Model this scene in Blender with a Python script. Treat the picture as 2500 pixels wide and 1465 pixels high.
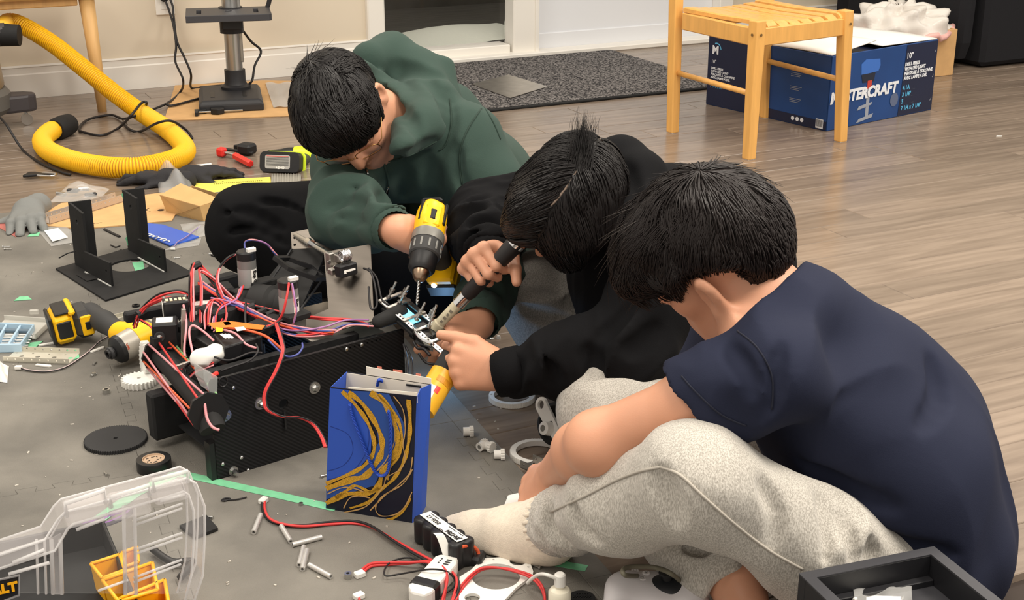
import bpy, bmesh, math, random
import numpy as np
from mathutils import Vector, Matrix, geometry
R_ = random.Random(7)
NR = np.random.RandomState(11)
for o in list(bpy.data.objects):
    bpy.data.objects.remove(o)
SC = bpy.context.scene
COL = SC.collection

# ------------------------------------------------------------------ camera, world, lights, exposure
PITCH = math.radians(20.0); FPX = 3300.0; CH = 1.10
cd = bpy.data.cameras.new('camera'); cam = bpy.data.objects.new('camera', cd); COL.objects.link(cam)
cd.sensor_fit = 'HORIZONTAL'; cd.sensor_width = 36.0; cd.lens = FPX / 2500.0 * 36.0
cd.clip_start = 0.05; cd.clip_end = 60
cam.location = (0, 0, CH); cam.rotation_euler = (math.radians(90) - PITCH, 0, 0)
SC.camera = cam
SC.view_settings.view_transform = 'Standard'
SC.view_settings.look = 'None'
SC.view_settings.exposure = 0.0
SC.view_settings.gamma = 1.0
SC.view_settings.use_curve_mapping = False
W = bpy.data.worlds.new('room_ambient'); SC.world = W; W.use_nodes = True
W.node_tree.nodes['Background'].inputs['Color'].default_value = (1.0, 0.92, 0.82, 1)
W.node_tree.nodes['Background'].inputs['Strength'].default_value = 0.9

def ceiling_lamp(x, y, power, size=0.9, z=2.55, col=(1.0, 0.92, 0.81)):
    l = bpy.data.lights.new('ceiling_lamp', 'AREA'); l.shape = 'DISK'; l.size = size; l.energy = power; l.color = col
    o = bpy.data.objects.new('ceiling_lamp', l); COL.objects.link(o); o.location = (x, y, z)
for (x, y) in ((-1.5, 1.4), (0.5, 1.1), (2.3, 1.6), (-1.6, 3.9), (0.5, 3.6), (2.5, 4.3)):
    ceiling_lamp(x, y, 30)
ceiling_lamp(2.0, 1.6, 60)

# ------------------------------------------------------------------ geometry helpers
FW = np.array([0, math.cos(PITCH), -math.sin(PITCH)]); UPC = np.array([0, math.sin(PITCH), math.cos(PITCH)])
RT = np.array([1.0, 0, 0]); CP = np.array([0, 0, CH])
def ray(u, v): return FW + RT * ((u - 1250) / FPX) - UPC * ((v - 732.5) / FPX)
def G(u, v, z=0.0):
    r = ray(u, v); return CP + r * ((z - CH) / r[2])
def Q(u, v, d): return CP + ray(u, v) * d
def A(*p): return np.array(p, float)
def nrm(v):
    v = np.asarray(v, float); return v / np.linalg.norm(v)

class Fr:
    """a local frame: origin, x, y, z axes"""
    def __init__(s, o, x=(1, 0, 0), z=(0, 0, 1), y=None):
        s.o = np.asarray(o, float)
        if y is not None:
            s.y = nrm(y); zz = np.asarray(z, float); zz = nrm(zz - s.y * (zz @ s.y)); s.z = zz; s.x = np.cross(s.y, s.z)
        else:
            s.z = nrm(z); xx = np.asarray(x, float); s.x = nrm(xx - s.z * (xx @ s.z)); s.y = np.cross(s.z, s.x)
    def p(s, a, b, c): return s.o + s.x * a + s.y * b + s.z * c
    def M(s):
        m = Matrix.Identity(4)
        for i in range(3):
            m[i][0] = s.x[i]; m[i][1] = s.y[i]; m[i][2] = s.z[i]; m[i][3] = s.o[i]
        return m
    def loc(s, P):
        d = np.asarray(P, float) - s.o
        return A(d @ s.x, d @ s.y, d @ s.z)
def frx(o, x, z=(0, 0, 1)):
    """frame whose x axis is exact; z is as near the hint as it can be"""
    f = Fr((0, 0, 0)); f.o = np.asarray(o, float); f.x = nrm(x); zz = np.asarray(z, float); f.z = nrm(zz - f.x * (zz @ f.x)); f.y = np.cross(f.z, f.x); return f
def gfr(p, q, z=0.0):
    """frame standing on height z at pixel ray p, x axis towards pixel ray q"""
    a = G(p[0], p[1], z); b = G(q[0], q[1], z)
    f = Fr(a, b - a); f.len = float(np.linalg.norm(b - a)); return f
def wfr(x, y, z=0.0, ang=0.0): return Fr((x, y, z), (math.cos(ang), math.sin(ang), 0))

def spline(pts, n=8, closed=False):
    P = [np.asarray(p, float) for p in pts]; out = []
    m = len(P); rng = range(m if closed else m - 1)
    for i in rng:
        if closed: p0, p1, p2, p3 = P[(i - 1) % m], P[i], P[(i + 1) % m], P[(i + 2) % m]
        else: p0, p1, p2, p3 = P[max(i - 1, 0)], P[i], P[i + 1], P[min(i + 2, m - 1)]
        for k in range(n):
            t = k / n
            out.append(0.5 * ((2 * p1) + (p2 - p0) * t + (2 * p0 - 5 * p1 + 4 * p2 - p3) * t * t + (3 * p1 - p0 - 3 * p2 + p3) * t ** 3))
    if not closed: out.append(P[-1])
    return out

class MB:
    def __init__(s): s.v = []; s.f = []; s.mi = []; s.m = 0
    def add(s, vs, fs):
        b = len(s.v); s.v.extend([tuple(map(float, v)) for v in vs])
        for f in fs: s.f.append(tuple(i + b for i in f)); s.mi.append(s.m)
        return s
    def box(s, c, size, fr=None, bev=0.0):
        hx, hy, hz = size[0] / 2, size[1] / 2, size[2] / 2
        c = np.asarray(c, float)
        T = (lambda x, y, z: c + A(x, y, z)) if fr is None else (lambda x, y, z: c + fr.x * x + fr.y * y + fr.z * z)
        if bev <= 0:
            vs = [T(x * hx, y * hy, z * hz) for x in (-1, 1) for y in (-1, 1) for z in (-1, 1)]
            return s.add(vs, [(0, 1, 3, 2), (4, 6, 7, 5), (0, 4, 5, 1), (2, 3, 7, 6), (0, 2, 6, 4), (1, 5, 7, 3)])
        b = min(bev, hx * .9, hy * .9, hz * .9); vs = []; ix = {}
        for x in (-1, 1):
            for y in (-1, 1):
                for z in (-1, 1):
                    for a in range(3):
                        q = [x * (hx - b), y * (hy - b), z * (hz - b)]; q[a] = (x, y, z)[a] * (hx, hy, hz)[a]
                        ix[(x, y, z, a)] = len(vs); vs.append(T(*q))
        fs = []
        def orient(f):
            pts = [np.asarray(vs[i], float) for i in f]; n = np.cross(pts[1] - pts[0], pts[2] - pts[0])
            return f if n @ (sum(pts) / len(pts) - c) > 0 else f[::-1]
        for a in range(3):
            o1, o2 = [k for k in range(3) if k != a]
            for sg in (-1, 1):
                f = []
                for (p, q) in ((-1, -1), (1, -1), (1, 1), (-1, 1)):
                    t = [0, 0, 0]; t[a] = sg; t[o1] = p; t[o2] = q; f.append(ix[(*t, a)])
                fs.append(orient(tuple(f)))
            for p in (-1, 1):
                for q in (-1, 1):
                    t = [0, 0, 0]; t[o1] = p; t[o2] = q; f = []
                    for sg, order in ((-1, (o1, o2)), (1, (o2, o1))):
                        t[a] = sg
                        for k in order: f.append(ix[(*t, k)])
                    fs.append(orient(tuple(f)))
        for x in (-1, 1):
            for y in (-1, 1):
                for z in (-1, 1): fs.append(orient(tuple(ix[(x, y, z, a)] for a in range(3))))
        return s.add(vs, fs)
    def lathe(s, prof, seg=24, o=(0, 0, 0), ax=(0, 0, 1), sx=1.0, sy=1.0):
        z = nrm(ax); t = A(1, 0, 0) if abs(z[0]) < .9 else A(0, 1, 0)
        x = nrm(np.cross(t, z)); y = np.cross(z, x); o = np.asarray(o, float); vs = []; fs = []; rings = []
        for (r, h) in prof:
            if r <= 1e-9: rings.append([len(vs)]); vs.append(o + z * h)
            else:
                rings.append(list(range(len(vs), len(vs) + seg)))
                for k in range(seg):
                    a = 2 * math.pi * k / seg; vs.append(o + z * h + x * (math.cos(a) * r * sx) + y * (math.sin(a) * r * sy))
        for i in range(len(rings) - 1):
            p, q = rings[i], rings[i + 1]
            for k in range(seg):
                k2 = (k + 1) % seg
                if len(p) == 1 and len(q) == 1: break
                if len(p) == 1: fs.append((p[0], q[k2], q[k]))
                elif len(q) == 1: fs.append((p[k], p[k2], q[0]))
                else: fs.append((p[k], p[k2], q[k2], q[k]))
        return s.add(vs, fs)
    def cyl(s, a, b, r, r2=None, seg=16):
        a = np.asarray(a, float); b = np.asarray(b, float); L = float(np.linalg.norm(b - a)); r2 = r if r2 is None else r2
        return s.lathe([(0, 0), (r, 0), (r2, L), (0, L)], seg, a, b - a)
    def tube(s, pts, r, seg=8, closed=False, rf=None, flat=1.0):
        P = [np.asarray(p, float) for p in pts]; n = len(P); vs = []; fs = []
        T = []
        for i in range(n):
            if closed: t = P[(i + 1) % n] - P[i - 1]
            else: t = P[min(i + 1, n - 1)] - P[max(i - 1, 0)]
            T.append(t / (np.linalg.norm(t) + 1e-12))
        ref = A(0, 0, 1) if abs(T[0][2]) < .9 else A(1, 0, 0)
        x = nrm(np.cross(ref, T[0]))
        for i in range(n):
            x = x - T[i] * (x @ T[i]); x = x / (np.linalg.norm(x) + 1e-12); y = np.cross(T[i], x)
            rr = r if rf is None else rf(i / (n - 1) if n > 1 else 0)
            for k in range(seg):
                a = 2 * math.pi * k / seg; vs.append(P[i] + x * (math.cos(a) * rr) + y * (math.sin(a) * rr * flat))
        for i in range(n if closed else n - 1):
            for k in range(seg):
                k2 = (k + 1) % seg; j = (i + 1) % n
                fs.append((i * seg + k, i * seg + k2, j * seg + k2, j * seg + k))
        if not closed:
            fs.append(tuple(range(seg))[::-1]); fs.append(tuple((n - 1) * seg + k for k in range(seg)))
        return s.add(vs, fs)
    def prism(s, outer, z0, z1, holes=(), T=None, ngon=False):
        T = T or (lambda x, y, z: A(x, y, z))
        def area(p): return sum(p[i][0] * p[(i + 1) % len(p)][1] - p[(i + 1) % len(p)][0] * p[i][1] for i in range(len(p)))
        loops = [list(outer) if area(outer) > 0 else list(outer)[::-1]] + [list(h) if area(h) < 0 else list(h)[::-1] for h in holes]
        flat = [p for l in loops for p in l]; n = len(flat)
        vs = [T(p[0], p[1], z0) for p in flat] + [T(p[0], p[1], z1) for p in flat]; fs = []
        if len(loops) == 1 and (ngon or len(flat) <= 5): tris = [tuple(range(n))]
        else:
            tris = []
            for t in geometry.tessellate_polygon([[Vector((p[0], p[1], 0)) for p in l] for l in loops]):
                a, b, c = (flat[i] for i in t)
                cr = (b[0] - a[0]) * (c[1] - a[1]) - (b[1] - a[1]) * (c[0] - a[0])
                tris.append(tuple(t) if cr > 0 else tuple(t)[::-1])
        for t in tris: fs.append(tuple(i + n for i in t)); fs.append(t[::-1])
        b = 0
        for l in loops:
            m = len(l)
            for i in range(m):
                j = (i + 1) % m; fs.append((b + i, b + j, b + j + n, b + i + n))
            b += m
        return s.add(vs, fs)
    def quad(s, a, b, c, d): return s.add([a, b, c, d], [(0, 1, 2, 3)])
    def grid(s, fn, nu, nv):
        vs = [fn(i / nu, j / nv) for i in range(nu + 1) for j in range(nv + 1)]
        return s.add(vs, [(i * (nv + 1) + j, (i + 1) * (nv + 1) + j, (i + 1) * (nv + 1) + j + 1, i * (nv + 1) + j + 1) for i in range(nu) for j in range(nv)])
    def mesh(s, name, mats, smooth=False):
        me = bpy.data.meshes.new(name); me.from_pydata(s.v, [], s.f)
        for m in (mats if isinstance(mats, (list, tuple)) else [mats]): me.materials.append(m)
        if any(s.mi): me.polygons.foreach_set('material_index', s.mi)
        if smooth: me.polygons.foreach_set('use_smooth', [True] * len(s.f))
        me.update(); return me

def finish(o, smooth, bevel, solid, sub=0):
    if solid:
        m = o.modifiers.new('thickness', 'SOLIDIFY'); m.thickness = solid; m.offset = 0
    if bevel:
        m = o.modifiers.new('edges', 'BEVEL'); m.width = bevel; m.segments = 2; m.limit_method = 'ANGLE'; m.angle_limit = math.radians(35)
    if sub:
        m = o.modifiers.new('smooth', 'SUBSURF'); m.levels = sub; m.render_levels = sub
    if smooth == 'auto': auto_smooth(o.data)
def auto_smooth(me, ang=0.6):
    me.polygons.foreach_set('use_smooth', [True] * len(me.polygons))
    try: me.set_sharp_from_angle(angle=ang)
    except Exception: pass
def obj(name, data): 
    o = bpy.data.objects.new(name, data); COL.objects.link(o); return o
def tag(o, label, cat, group=None):
    o['label'] = label; o['category'] = cat
    if group: o['group'] = group
    return o
def thing(name, label, cat, fr, group=None):
    o = obj(name, None); o.empty_display_size = .02
    o.matrix_world = fr.M() if isinstance(fr, Fr) else Matrix.Translation(Vector(fr))
    return tag(o, label, cat, group)
def part(name, mb, mat, parent, smooth=False, bevel=0, solid=0, label=None, sub=0, kind=None):
    o = obj(name, mb.mesh(name, mat, bool(smooth)) if isinstance(mb, MB) else mb); o.parent = parent
    finish(o, smooth, bevel, solid, sub)
    if label: o['label'] = label
    if kind: o['kind'] = kind
    return o
def single(name, label, cat, mb, mat, fr=None, smooth=False, bevel=0, solid=0, group=None, sub=0):
    o = obj(name, mb.mesh(name, mat, bool(smooth)))
    if fr is not None: o.matrix_world = fr.M() if isinstance(fr, Fr) else Matrix.Translation(Vector(fr))
    finish(o, smooth, bevel, solid, sub)
    return tag(o, label, cat, group)
def struct(name, mb, mat, parent=None, smooth=False, bevel=0):
    o = obj(name, mb.mesh(name, mat, bool(smooth)) if mb is not None else None); o.parent = parent
    finish(o, smooth, bevel, 0)
    if parent is None: o['kind'] = 'structure'
    return o
def text(name, body, size, mat, parent, fr, align='LEFT', ext=0.0003, shear=0.0, sx=1.0, bold=0.0):
    c = bpy.data.curves.new(name, 'FONT'); c.body = body; c.size = size; c.extrude = ext; c.align_x = align; c.align_y = 'CENTER'
    c.shear = shear; c.offset = bold; c.resolution_u = 2; c.materials.append(mat)
    tmp = bpy.data.objects.new('tmp', c); COL.objects.link(tmp); bpy.context.view_layer.update()
    me = bpy.data.meshes.new_from_object(tmp.evaluated_get(bpy.context.evaluated_depsgraph_get())); bpy.data.objects.remove(tmp); bpy.data.curves.remove(c)
    o = obj(name, me); o.parent = parent
    if not me.materials: me.materials.append(mat)
    m = fr.M() if isinstance(fr, Fr) else fr
    o.matrix_local = m @ Matrix.Diagonal((sx, 1, 1, 1)); return o
def height_over(P, v):
    """height above foot point P at which its vertical meets pixel row v"""
    lo, hi = 0.0, 2.0
    for _ in range(40):
        z = (lo + hi) / 2; q = np.asarray(P) + A(0, 0, z) - CP; d = q @ FW; vv = 732.5 - FPX * (q @ UPC) / d
        if vv > v: lo = z
        else: hi = z
    return lo
def on_plane(u, v, o, n):
    r = ray(u, v); return CP + r * (((np.asarray(o) - CP) @ n) / (r @ n))
def copy_thing(o, loc=None, fr=None, label=None, group=None, link=None):
    r = o.copy(); COL.objects.link(r)
    if fr is not None: r.matrix_world = fr.M()
    if label: r['label'] = label
    if group: r['group'] = group
    for ch in list(o.children):
        c = ch.copy(); COL.objects.link(c); c.parent = r
        for g in list(ch.children):
            e = g.copy(); COL.objects.link(e); e.parent = c
    return r
def circle(r, n=24, cx=0, cy=0, a0=0): return [(cx + r * math.cos(a0 + 2 * math.pi * k / n), cy + r * math.sin(a0 + 2 * math.pi * k / n)) for k in range(n)]
def rrect(w, h, r, n=4, cx=0, cy=0):
    out = []
    for (sx, sy, a0) in ((1, 1, 0), (-1, 1, 90), (-1, -1, 180), (1, -1, 270)):
        for k in range(n + 1):
            a = math.radians(a0 + 90 * k / n); out.append((cx + sx * (w / 2 - r) + r * math.cos(a), cy + sy * (h / 2 - r) + r * math.sin(a)))
    return out
def gear_outline(r, teeth, depth, w=.5):
    out = []
    for k in range(teeth):
        a = 2 * math.pi * k / teeth; st = 2 * math.pi / teeth
        for (t, rr) in ((0, r - depth), (.18, r), (.18 + w * .55, r), (.36 + w * .55, r - depth)):
            out.append((rr * math.cos(a + st * t), rr * math.sin(a + st * t)))
    return out

# ------------------------------------------------------------------ implicit surfaces for bodies and cloth
def lattice_noise(P, scale, seed=0):
    rs = np.random.RandomState(seed); L = rs.rand(32, 32, 32).astype(np.float32) * 2 - 1
    q = P * scale + seed * 3.7; i = np.floor(q).astype(np.int32); f = (q - i).astype(np.float32); f = f * f * (3 - 2 * f); i &= 31; j = (i + 1) & 31
    out = 0
    for a in (0, 1):
        wx = f[:, 0] if a else 1 - f[:, 0]; X = j[:, 0] if a else i[:, 0]
        for b in (0, 1):
            wy = f[:, 1] if b else 1 - f[:, 1]; Y = j[:, 1] if b else i[:, 1]
            for c in (0, 1):
                wz = f[:, 2] if c else 1 - f[:, 2]; Z = j[:, 2] if c else i[:, 2]
                out = out + L[X, Y, Z] * wx * wy * wz
    return out
class SDF:
    def __init__(s): s.ops = []; s.k = .02; s.disp = []
    def _b(s, pts, r):
        P = np.array(pts); return P.min(0) - r, P.max(0) + r
    def cap(s, a, b, ra, rb=None, k=None, op='u'):
        a = np.asarray(a, float); b = np.asarray(b, float); rb = ra if rb is None else rb
        def fn(X, Y, Z):
            ba = b - a; L = ba @ ba + 1e-12
            px, py, pz = X - a[0], Y - a[1], Z - a[2]
            h = np.clip((px * ba[0] + py * ba[1] + pz * ba[2]) / L, 0, 1)
            return np.sqrt((px - h * ba[0]) ** 2 + (py - h * ba[1]) ** 2 + (pz - h * ba[2]) ** 2) - (ra + (rb - ra) * h)
        s.ops.append((op, fn, *s._b([a, b], max(ra, rb)), s.k if k is None else k)); return s
    def chain(s, pts, rs, k=None, op='u'):
        for i in range(len(pts) - 1): s.cap(pts[i], pts[i + 1], rs[i], rs[i + 1], k, op)
        return s
    def sph(s, c, r, k=None, op='u'): return s.cap(c, c, r, r, k, op)
    def ell(s, c, r, ax=None, k=None, op='u'):
        c = np.asarray(c, float); ax = ax or (A(1, 0, 0), A(0, 1, 0), A(0, 0, 1)); ax = [nrm(a) for a in ax]
        def fn(X, Y, Z):
            px, py, pz = X - c[0], Y - c[1], Z - c[2]; q0 = 0; q1 = 0
            for i in range(3):
                t = (px * ax[i][0] + py * ax[i][1] + pz * ax[i][2]) / r[i]; q0 = q0 + t * t; q1 = q1 + (t / r[i]) ** 2
            k0 = np.sqrt(q0); k1 = np.sqrt(q1) + 1e-9
            return k0 * (k0 - 1) / k1
        m = max(r); s.ops.append((op, fn, c - m, c + m, s.k if k is None else k)); return s
    def plane(s, o, n, k=.004):
        """keep the side the normal points away from"""
        o = np.asarray(o, float); n = nrm(n)
        def fn(X, Y, Z): return (X - o[0]) * n[0] + (Y - o[1]) * n[1] + (Z - o[2]) * n[2]
        s.ops.append(('i', fn, None, None, k)); return s
    def mesh(s, name, mat, h=.005, org=(0, 0, 0), smooth=1):
        lo = np.min([o[2] for o in s.ops if o[0] == 'u'], 0) - 4 * h - .01; hi = np.max([o[3] for o in s.ops if o[0] == 'u'], 0) + 4 * h + .01
        n = np.ceil((hi - lo) / h).astype(int) + 1
        d = np.full(n, .5, np.float32)
        xs = [(lo[i] + h * np.arange(n[i])).astype(np.float32) for i in range(3)]
        for op, fn, a, b, k in s.ops:
            if a is None: sl = [slice(0, n[i]) for i in range(3)]
            else:
                m = k + 3 * h
                sl = [slice(max(0, int((a[i] - m - lo[i]) / h)), min(n[i], int((b[i] + m - lo[i]) / h) + 2)) for i in range(3)]
                if any(q.stop <= q.start for q in sl): continue
            X = xs[0][sl[0]][:, None, None]; Y = xs[1][sl[1]][None, :, None]; Z = xs[2][sl[2]][None, None, :]
            e = fn(X, Y, Z).astype(np.float32); c = d[sl[0], sl[1], sl[2]]
            if op == 's' or op == 'i':
                if op == 's': e = -e
                hh = np.maximum(k - np.abs(c - e), 0) / k; r = np.maximum(c, e) + hh * hh * (k * .25)
            else:
                hh = np.maximum(k - np.abs(c - e), 0) / k; r = np.minimum(c, e) - hh * hh * (k * .25)
            d[sl[0], sl[1], sl[2]] = r
        if s.disp:
            I = np.argwhere(np.abs(d) < .035); P = lo + I * h; t = 0
            for fn in s.disp: t = t + fn(P)
            d[I[:, 0], I[:, 1], I[:, 2]] -= t
        return s.nets(d, lo, h, name, mat, np.asarray(org, float), smooth)
    def nets(s, d, lo, h, name, mat, org, smooth):
        sg = d < 0
        cnt = np.zeros(tuple(np.array(d.shape) - 1), np.int8)
        for i in (0, 1):
            for j in (0, 1):
                for k in (0, 1):
                    cnt += sg[i:d.shape[0] - 1 + i, j:d.shape[1] - 1 + j, k:d.shape[2] - 1 + k]
        act = np.argwhere((cnt > 0) & (cnt < 8)); idx = np.full(cnt.shape, -1, np.int32); idx[act[:, 0], act[:, 1], act[:, 2]] = np.arange(len(act))
        C = [(i, j, k) for i in (0, 1) for j in (0, 1) for k in (0, 1)]
        V = [d[act[:, 0] + c[0], act[:, 1] + c[1], act[:, 2] + c[2]] for c in C]
        acc = np.zeros((len(act), 3)); num = np.zeros(len(act))
        for p in range(8):
            for q in range(p + 1, 8):
                df = np.abs(np.array(C[p]) - np.array(C[q]))
                if df.sum() != 1: continue
                m = (V[p] < 0) != (V[q] < 0); t = np.where(m, V[p] / (V[p] - V[q] + 1e-12), 0)
                pos = np.array(C[p])[None] + t[:, None] * (np.array(C[q]) - np.array(C[p]))[None]
                acc += pos * m[:, None]; num += m
        vert = lo + (act + acc / num[:, None]) * h
        faces = []
        for ax in range(3):
            o1, o2 = [(1, 2), (2, 0), (0, 1)][ax]
            a = [slice(None)] * 3; b = [slice(None)] * 3; a[ax] = slice(0, -1); b[ax] = slice(1, None)
            ch = np.argwhere(sg[tuple(a)] != sg[tuple(b)])
            ch = ch[(ch[:, o1] > 0) & (ch[:, o2] > 0) & (ch[:, o1] < cnt.shape[o1]) & (ch[:, o2] < cnt.shape[o2])]
            fl = sg[ch[:, 0], ch[:, 1], ch[:, 2]]
            def cell(da, db):
                c = ch.copy(); c[:, o1] -= da; c[:, o2] -= db; return idx[c[:, 0], c[:, 1], c[:, 2]]
            q = np.stack([cell(1, 1), cell(0, 1), cell(0, 0), cell(1, 0)], 1)
            q[~fl] = q[~fl][:, ::-1]; faces.append(q)
        F = np.concatenate(faces); F = F[(F >= 0).all(1)]
        for _ in range(smooth):
            for lam in (.5, -.52):
                sm = np.zeros_like(vert); w = np.zeros(len(vert))
                for e in range(4):
                    p, q = F[:, e], F[:, (e + 1) % 4]
                    for c in range(3):
                        sm[:, c] += np.bincount(p, vert[q, c], len(vert)) + np.bincount(q, vert[p, c], len(vert))
                    w += np.bincount(p, minlength=len(vert)) + np.bincount(q, minlength=len(vert))
                vert = vert + lam * (sm / np.maximum(w, 1)[:, None] - vert)
        return np_mesh(name, vert - org, F, mat)
def np_mesh(name, vert, F, mat):
    me = bpy.data.meshes.new(name); nv, nf, k = len(vert), len(F), F.shape[1]
    me.vertices.add(nv); me.vertices.foreach_set('co', np.asarray(vert, np.float32).ravel())
    me.loops.add(nf * k); me.loops.foreach_set('vertex_index', F.astype(np.int32).ravel())
    me.polygons.add(nf); me.polygons.foreach_set('loop_start', np.arange(0, nf * k, k, dtype=np.int32)); me.polygons.foreach_set('loop_total', np.full(nf, k, np.int32))
    me.update(calc_edges=True); me.validate(); me.polygons.foreach_set('use_smooth', np.ones(len(me.polygons), bool))
    for m in (mat if isinstance(mat, (list, tuple)) else [mat]): me.materials.append(m)
    return me
# ------------------------------------------------------------------ materials
def srgb(r, g, b):
    f = lambda c: (c / 255 / 12.92) if c / 255 <= .04045 else ((c / 255 + .055) / 1.055) ** 2.4
    return (f(r), f(g), f(b), 1)
MATS = {}
def mat(name, col, rough=.5, metal=0.0, var=0.0, vscale=40, bump=0.0, bscale=200, coat=0.0, trans=0.0, alpha=1.0, sheen=0.0, emit=0.0, ior=1.45, stretch=None, sss=0.0, spec=.5):
    if name in MATS: return MATS[name]
    m = bpy.data.materials.new(name); m.use_nodes = True; nt = m.node_tree; b = nt.nodes['Principled BSDF']
    c = srgb(*col); I = b.inputs
    I['Base Color'].default_value = c; I['Roughness'].default_value = rough; I['Metallic'].default_value = metal
    I['IOR'].default_value = ior; I['Specular IOR Level'].default_value = spec
    if coat: I['Coat Weight'].default_value = coat; I['Coat Roughness'].default_value = .15
    if trans: I['Transmission Weight'].default_value = trans
    if alpha < 1: I['Alpha'].default_value = alpha
    if sheen: I['Sheen Weight'].default_value = sheen; I['Sheen Roughness'].default_value = .6
    if emit: I['Emission Color'].default_value = c; I['Emission Strength'].default_value = emit
    if sss:
        I['Subsurface Weight'].default_value = sss; I['Subsurface Radius'].default_value = (.012, .005, .003); I['Subsurface Scale'].default_value = .5
    tc = None
    if var or bump:
        tc = nt.nodes.new('ShaderNodeTexCoord'); mp = nt.nodes.new('ShaderNodeMapping'); nt.links.new(tc.outputs['Object'], mp.inputs['Vector'])
        if stretch: mp.inputs['Scale'].default_value = stretch
    if var:
        n = nt.nodes.new('ShaderNodeTexNoise'); n.inputs['Scale'].default_value = vscale; n.inputs['Detail'].default_value = 5; nt.links.new(mp.outputs['Vector'], n.inputs['Vector'])
        r = nt.nodes.new('ShaderNodeValToRGB'); r.color_ramp.elements[0].position = .3; r.color_ramp.elements[1].position = .7
        lo = [max(0, x * (1 - var)) for x in c[:3]]; hi = [min(1, x * (1 + var)) for x in c[:3]]
        r.color_ramp.elements[0].color = (*lo, 1); r.color_ramp.elements[1].color = (*hi, 1)
        nt.links.new(n.outputs['Fac'], r.inputs['Fac']); nt.links.new(r.outputs['Color'], I['Base Color'])
    if bump:
        n2 = nt.nodes.new('ShaderNodeTexNoise'); n2.inputs['Scale'].default_value = bscale; n2.inputs['Detail'].default_value = 3; nt.links.new(mp.outputs['Vector'], n2.inputs['Vector'])
        bp = nt.nodes.new('ShaderNodeBump'); bp.inputs['Strength'].default_value = bump; bp.inputs['Distance'].default_value = .002
        nt.links.new(n2.outputs['Fac'], bp.inputs['Height']); nt.links.new(bp.outputs['Normal'], I['Normal'])
    MATS[name] = m; return m
def nodes(m): return m.node_tree.nodes, m.node_tree.links, m.node_tree.nodes['Principled BSDF']
BLACK = mat('black_plastic', (24, 24, 26), .45)
BLACKM = mat('black_matte', (22, 22, 23), .75, var=.3, vscale=30)
DGREY = mat('dark_grey_plastic', (52, 52, 54), .5)
GREYP = mat('grey_plastic', (120, 120, 118), .5)
WHITE = mat('white_plastic', (232, 230, 224), .4)
WHITEP = mat('white_print', (238, 236, 230), .55, bump=.1, bscale=400)
STEEL = mat('steel', (196, 196, 194), .28, 1.0)
CHROME = mat('chrome', (222, 222, 222), .12, 1.0)
ALU = mat('aluminium', (186, 182, 176), .38, 1.0, var=.12, vscale=25)
YEL = mat('tool_yellow', (250, 192, 12), .4)
RED = mat('red_plastic', (222, 52, 44), .4)
REDW = mat('red_wire', (214, 62, 62), .45)
PINKW = mat('pink_wire', (226, 150, 156), .45)
BLKW = mat('black_wire', (30, 28, 30), .5)
BLUEW = mat('blue_wire', (76, 84, 150), .45)
ORNW = mat('orange_wire', (226, 96, 56), .45)
GRNW = mat('green_wire', (140, 190, 130), .45)
TAPE = mat('green_tape', (122, 198, 152), .6, var=.08, vscale=60)
CARD = mat('cardboard', (206, 164, 112), .85, var=.08, vscale=18)
KRAFT = mat('kraft_card', (200, 162, 108), .8, var=.05, vscale=20)
PAPER = mat('white_paper', (240, 238, 232), .8)
INK = mat('black_ink', (28, 26, 26), .6)
GOLDL = mat('amber_plastic', (246, 176, 20), .4)
# ------------------------------------------------------------------ the room
WD = nrm((2.819, 1.389, 0)); WN = A(WD[1], -WD[0], 0)          # along the back wall, and out of it into the room
W0 = G(20, 243)
def wall_hit(u, v, off=0.0):
    r = ray(u, v); t = ((W0 + WN * off - CP) @ WN) / (r @ WN); P = CP + r * t
    return float((P - W0) @ WD), float(P[2])
WF = Fr(W0, WD, (0, 0, 1))                                       # x along wall, y into the wall, z up

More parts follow.
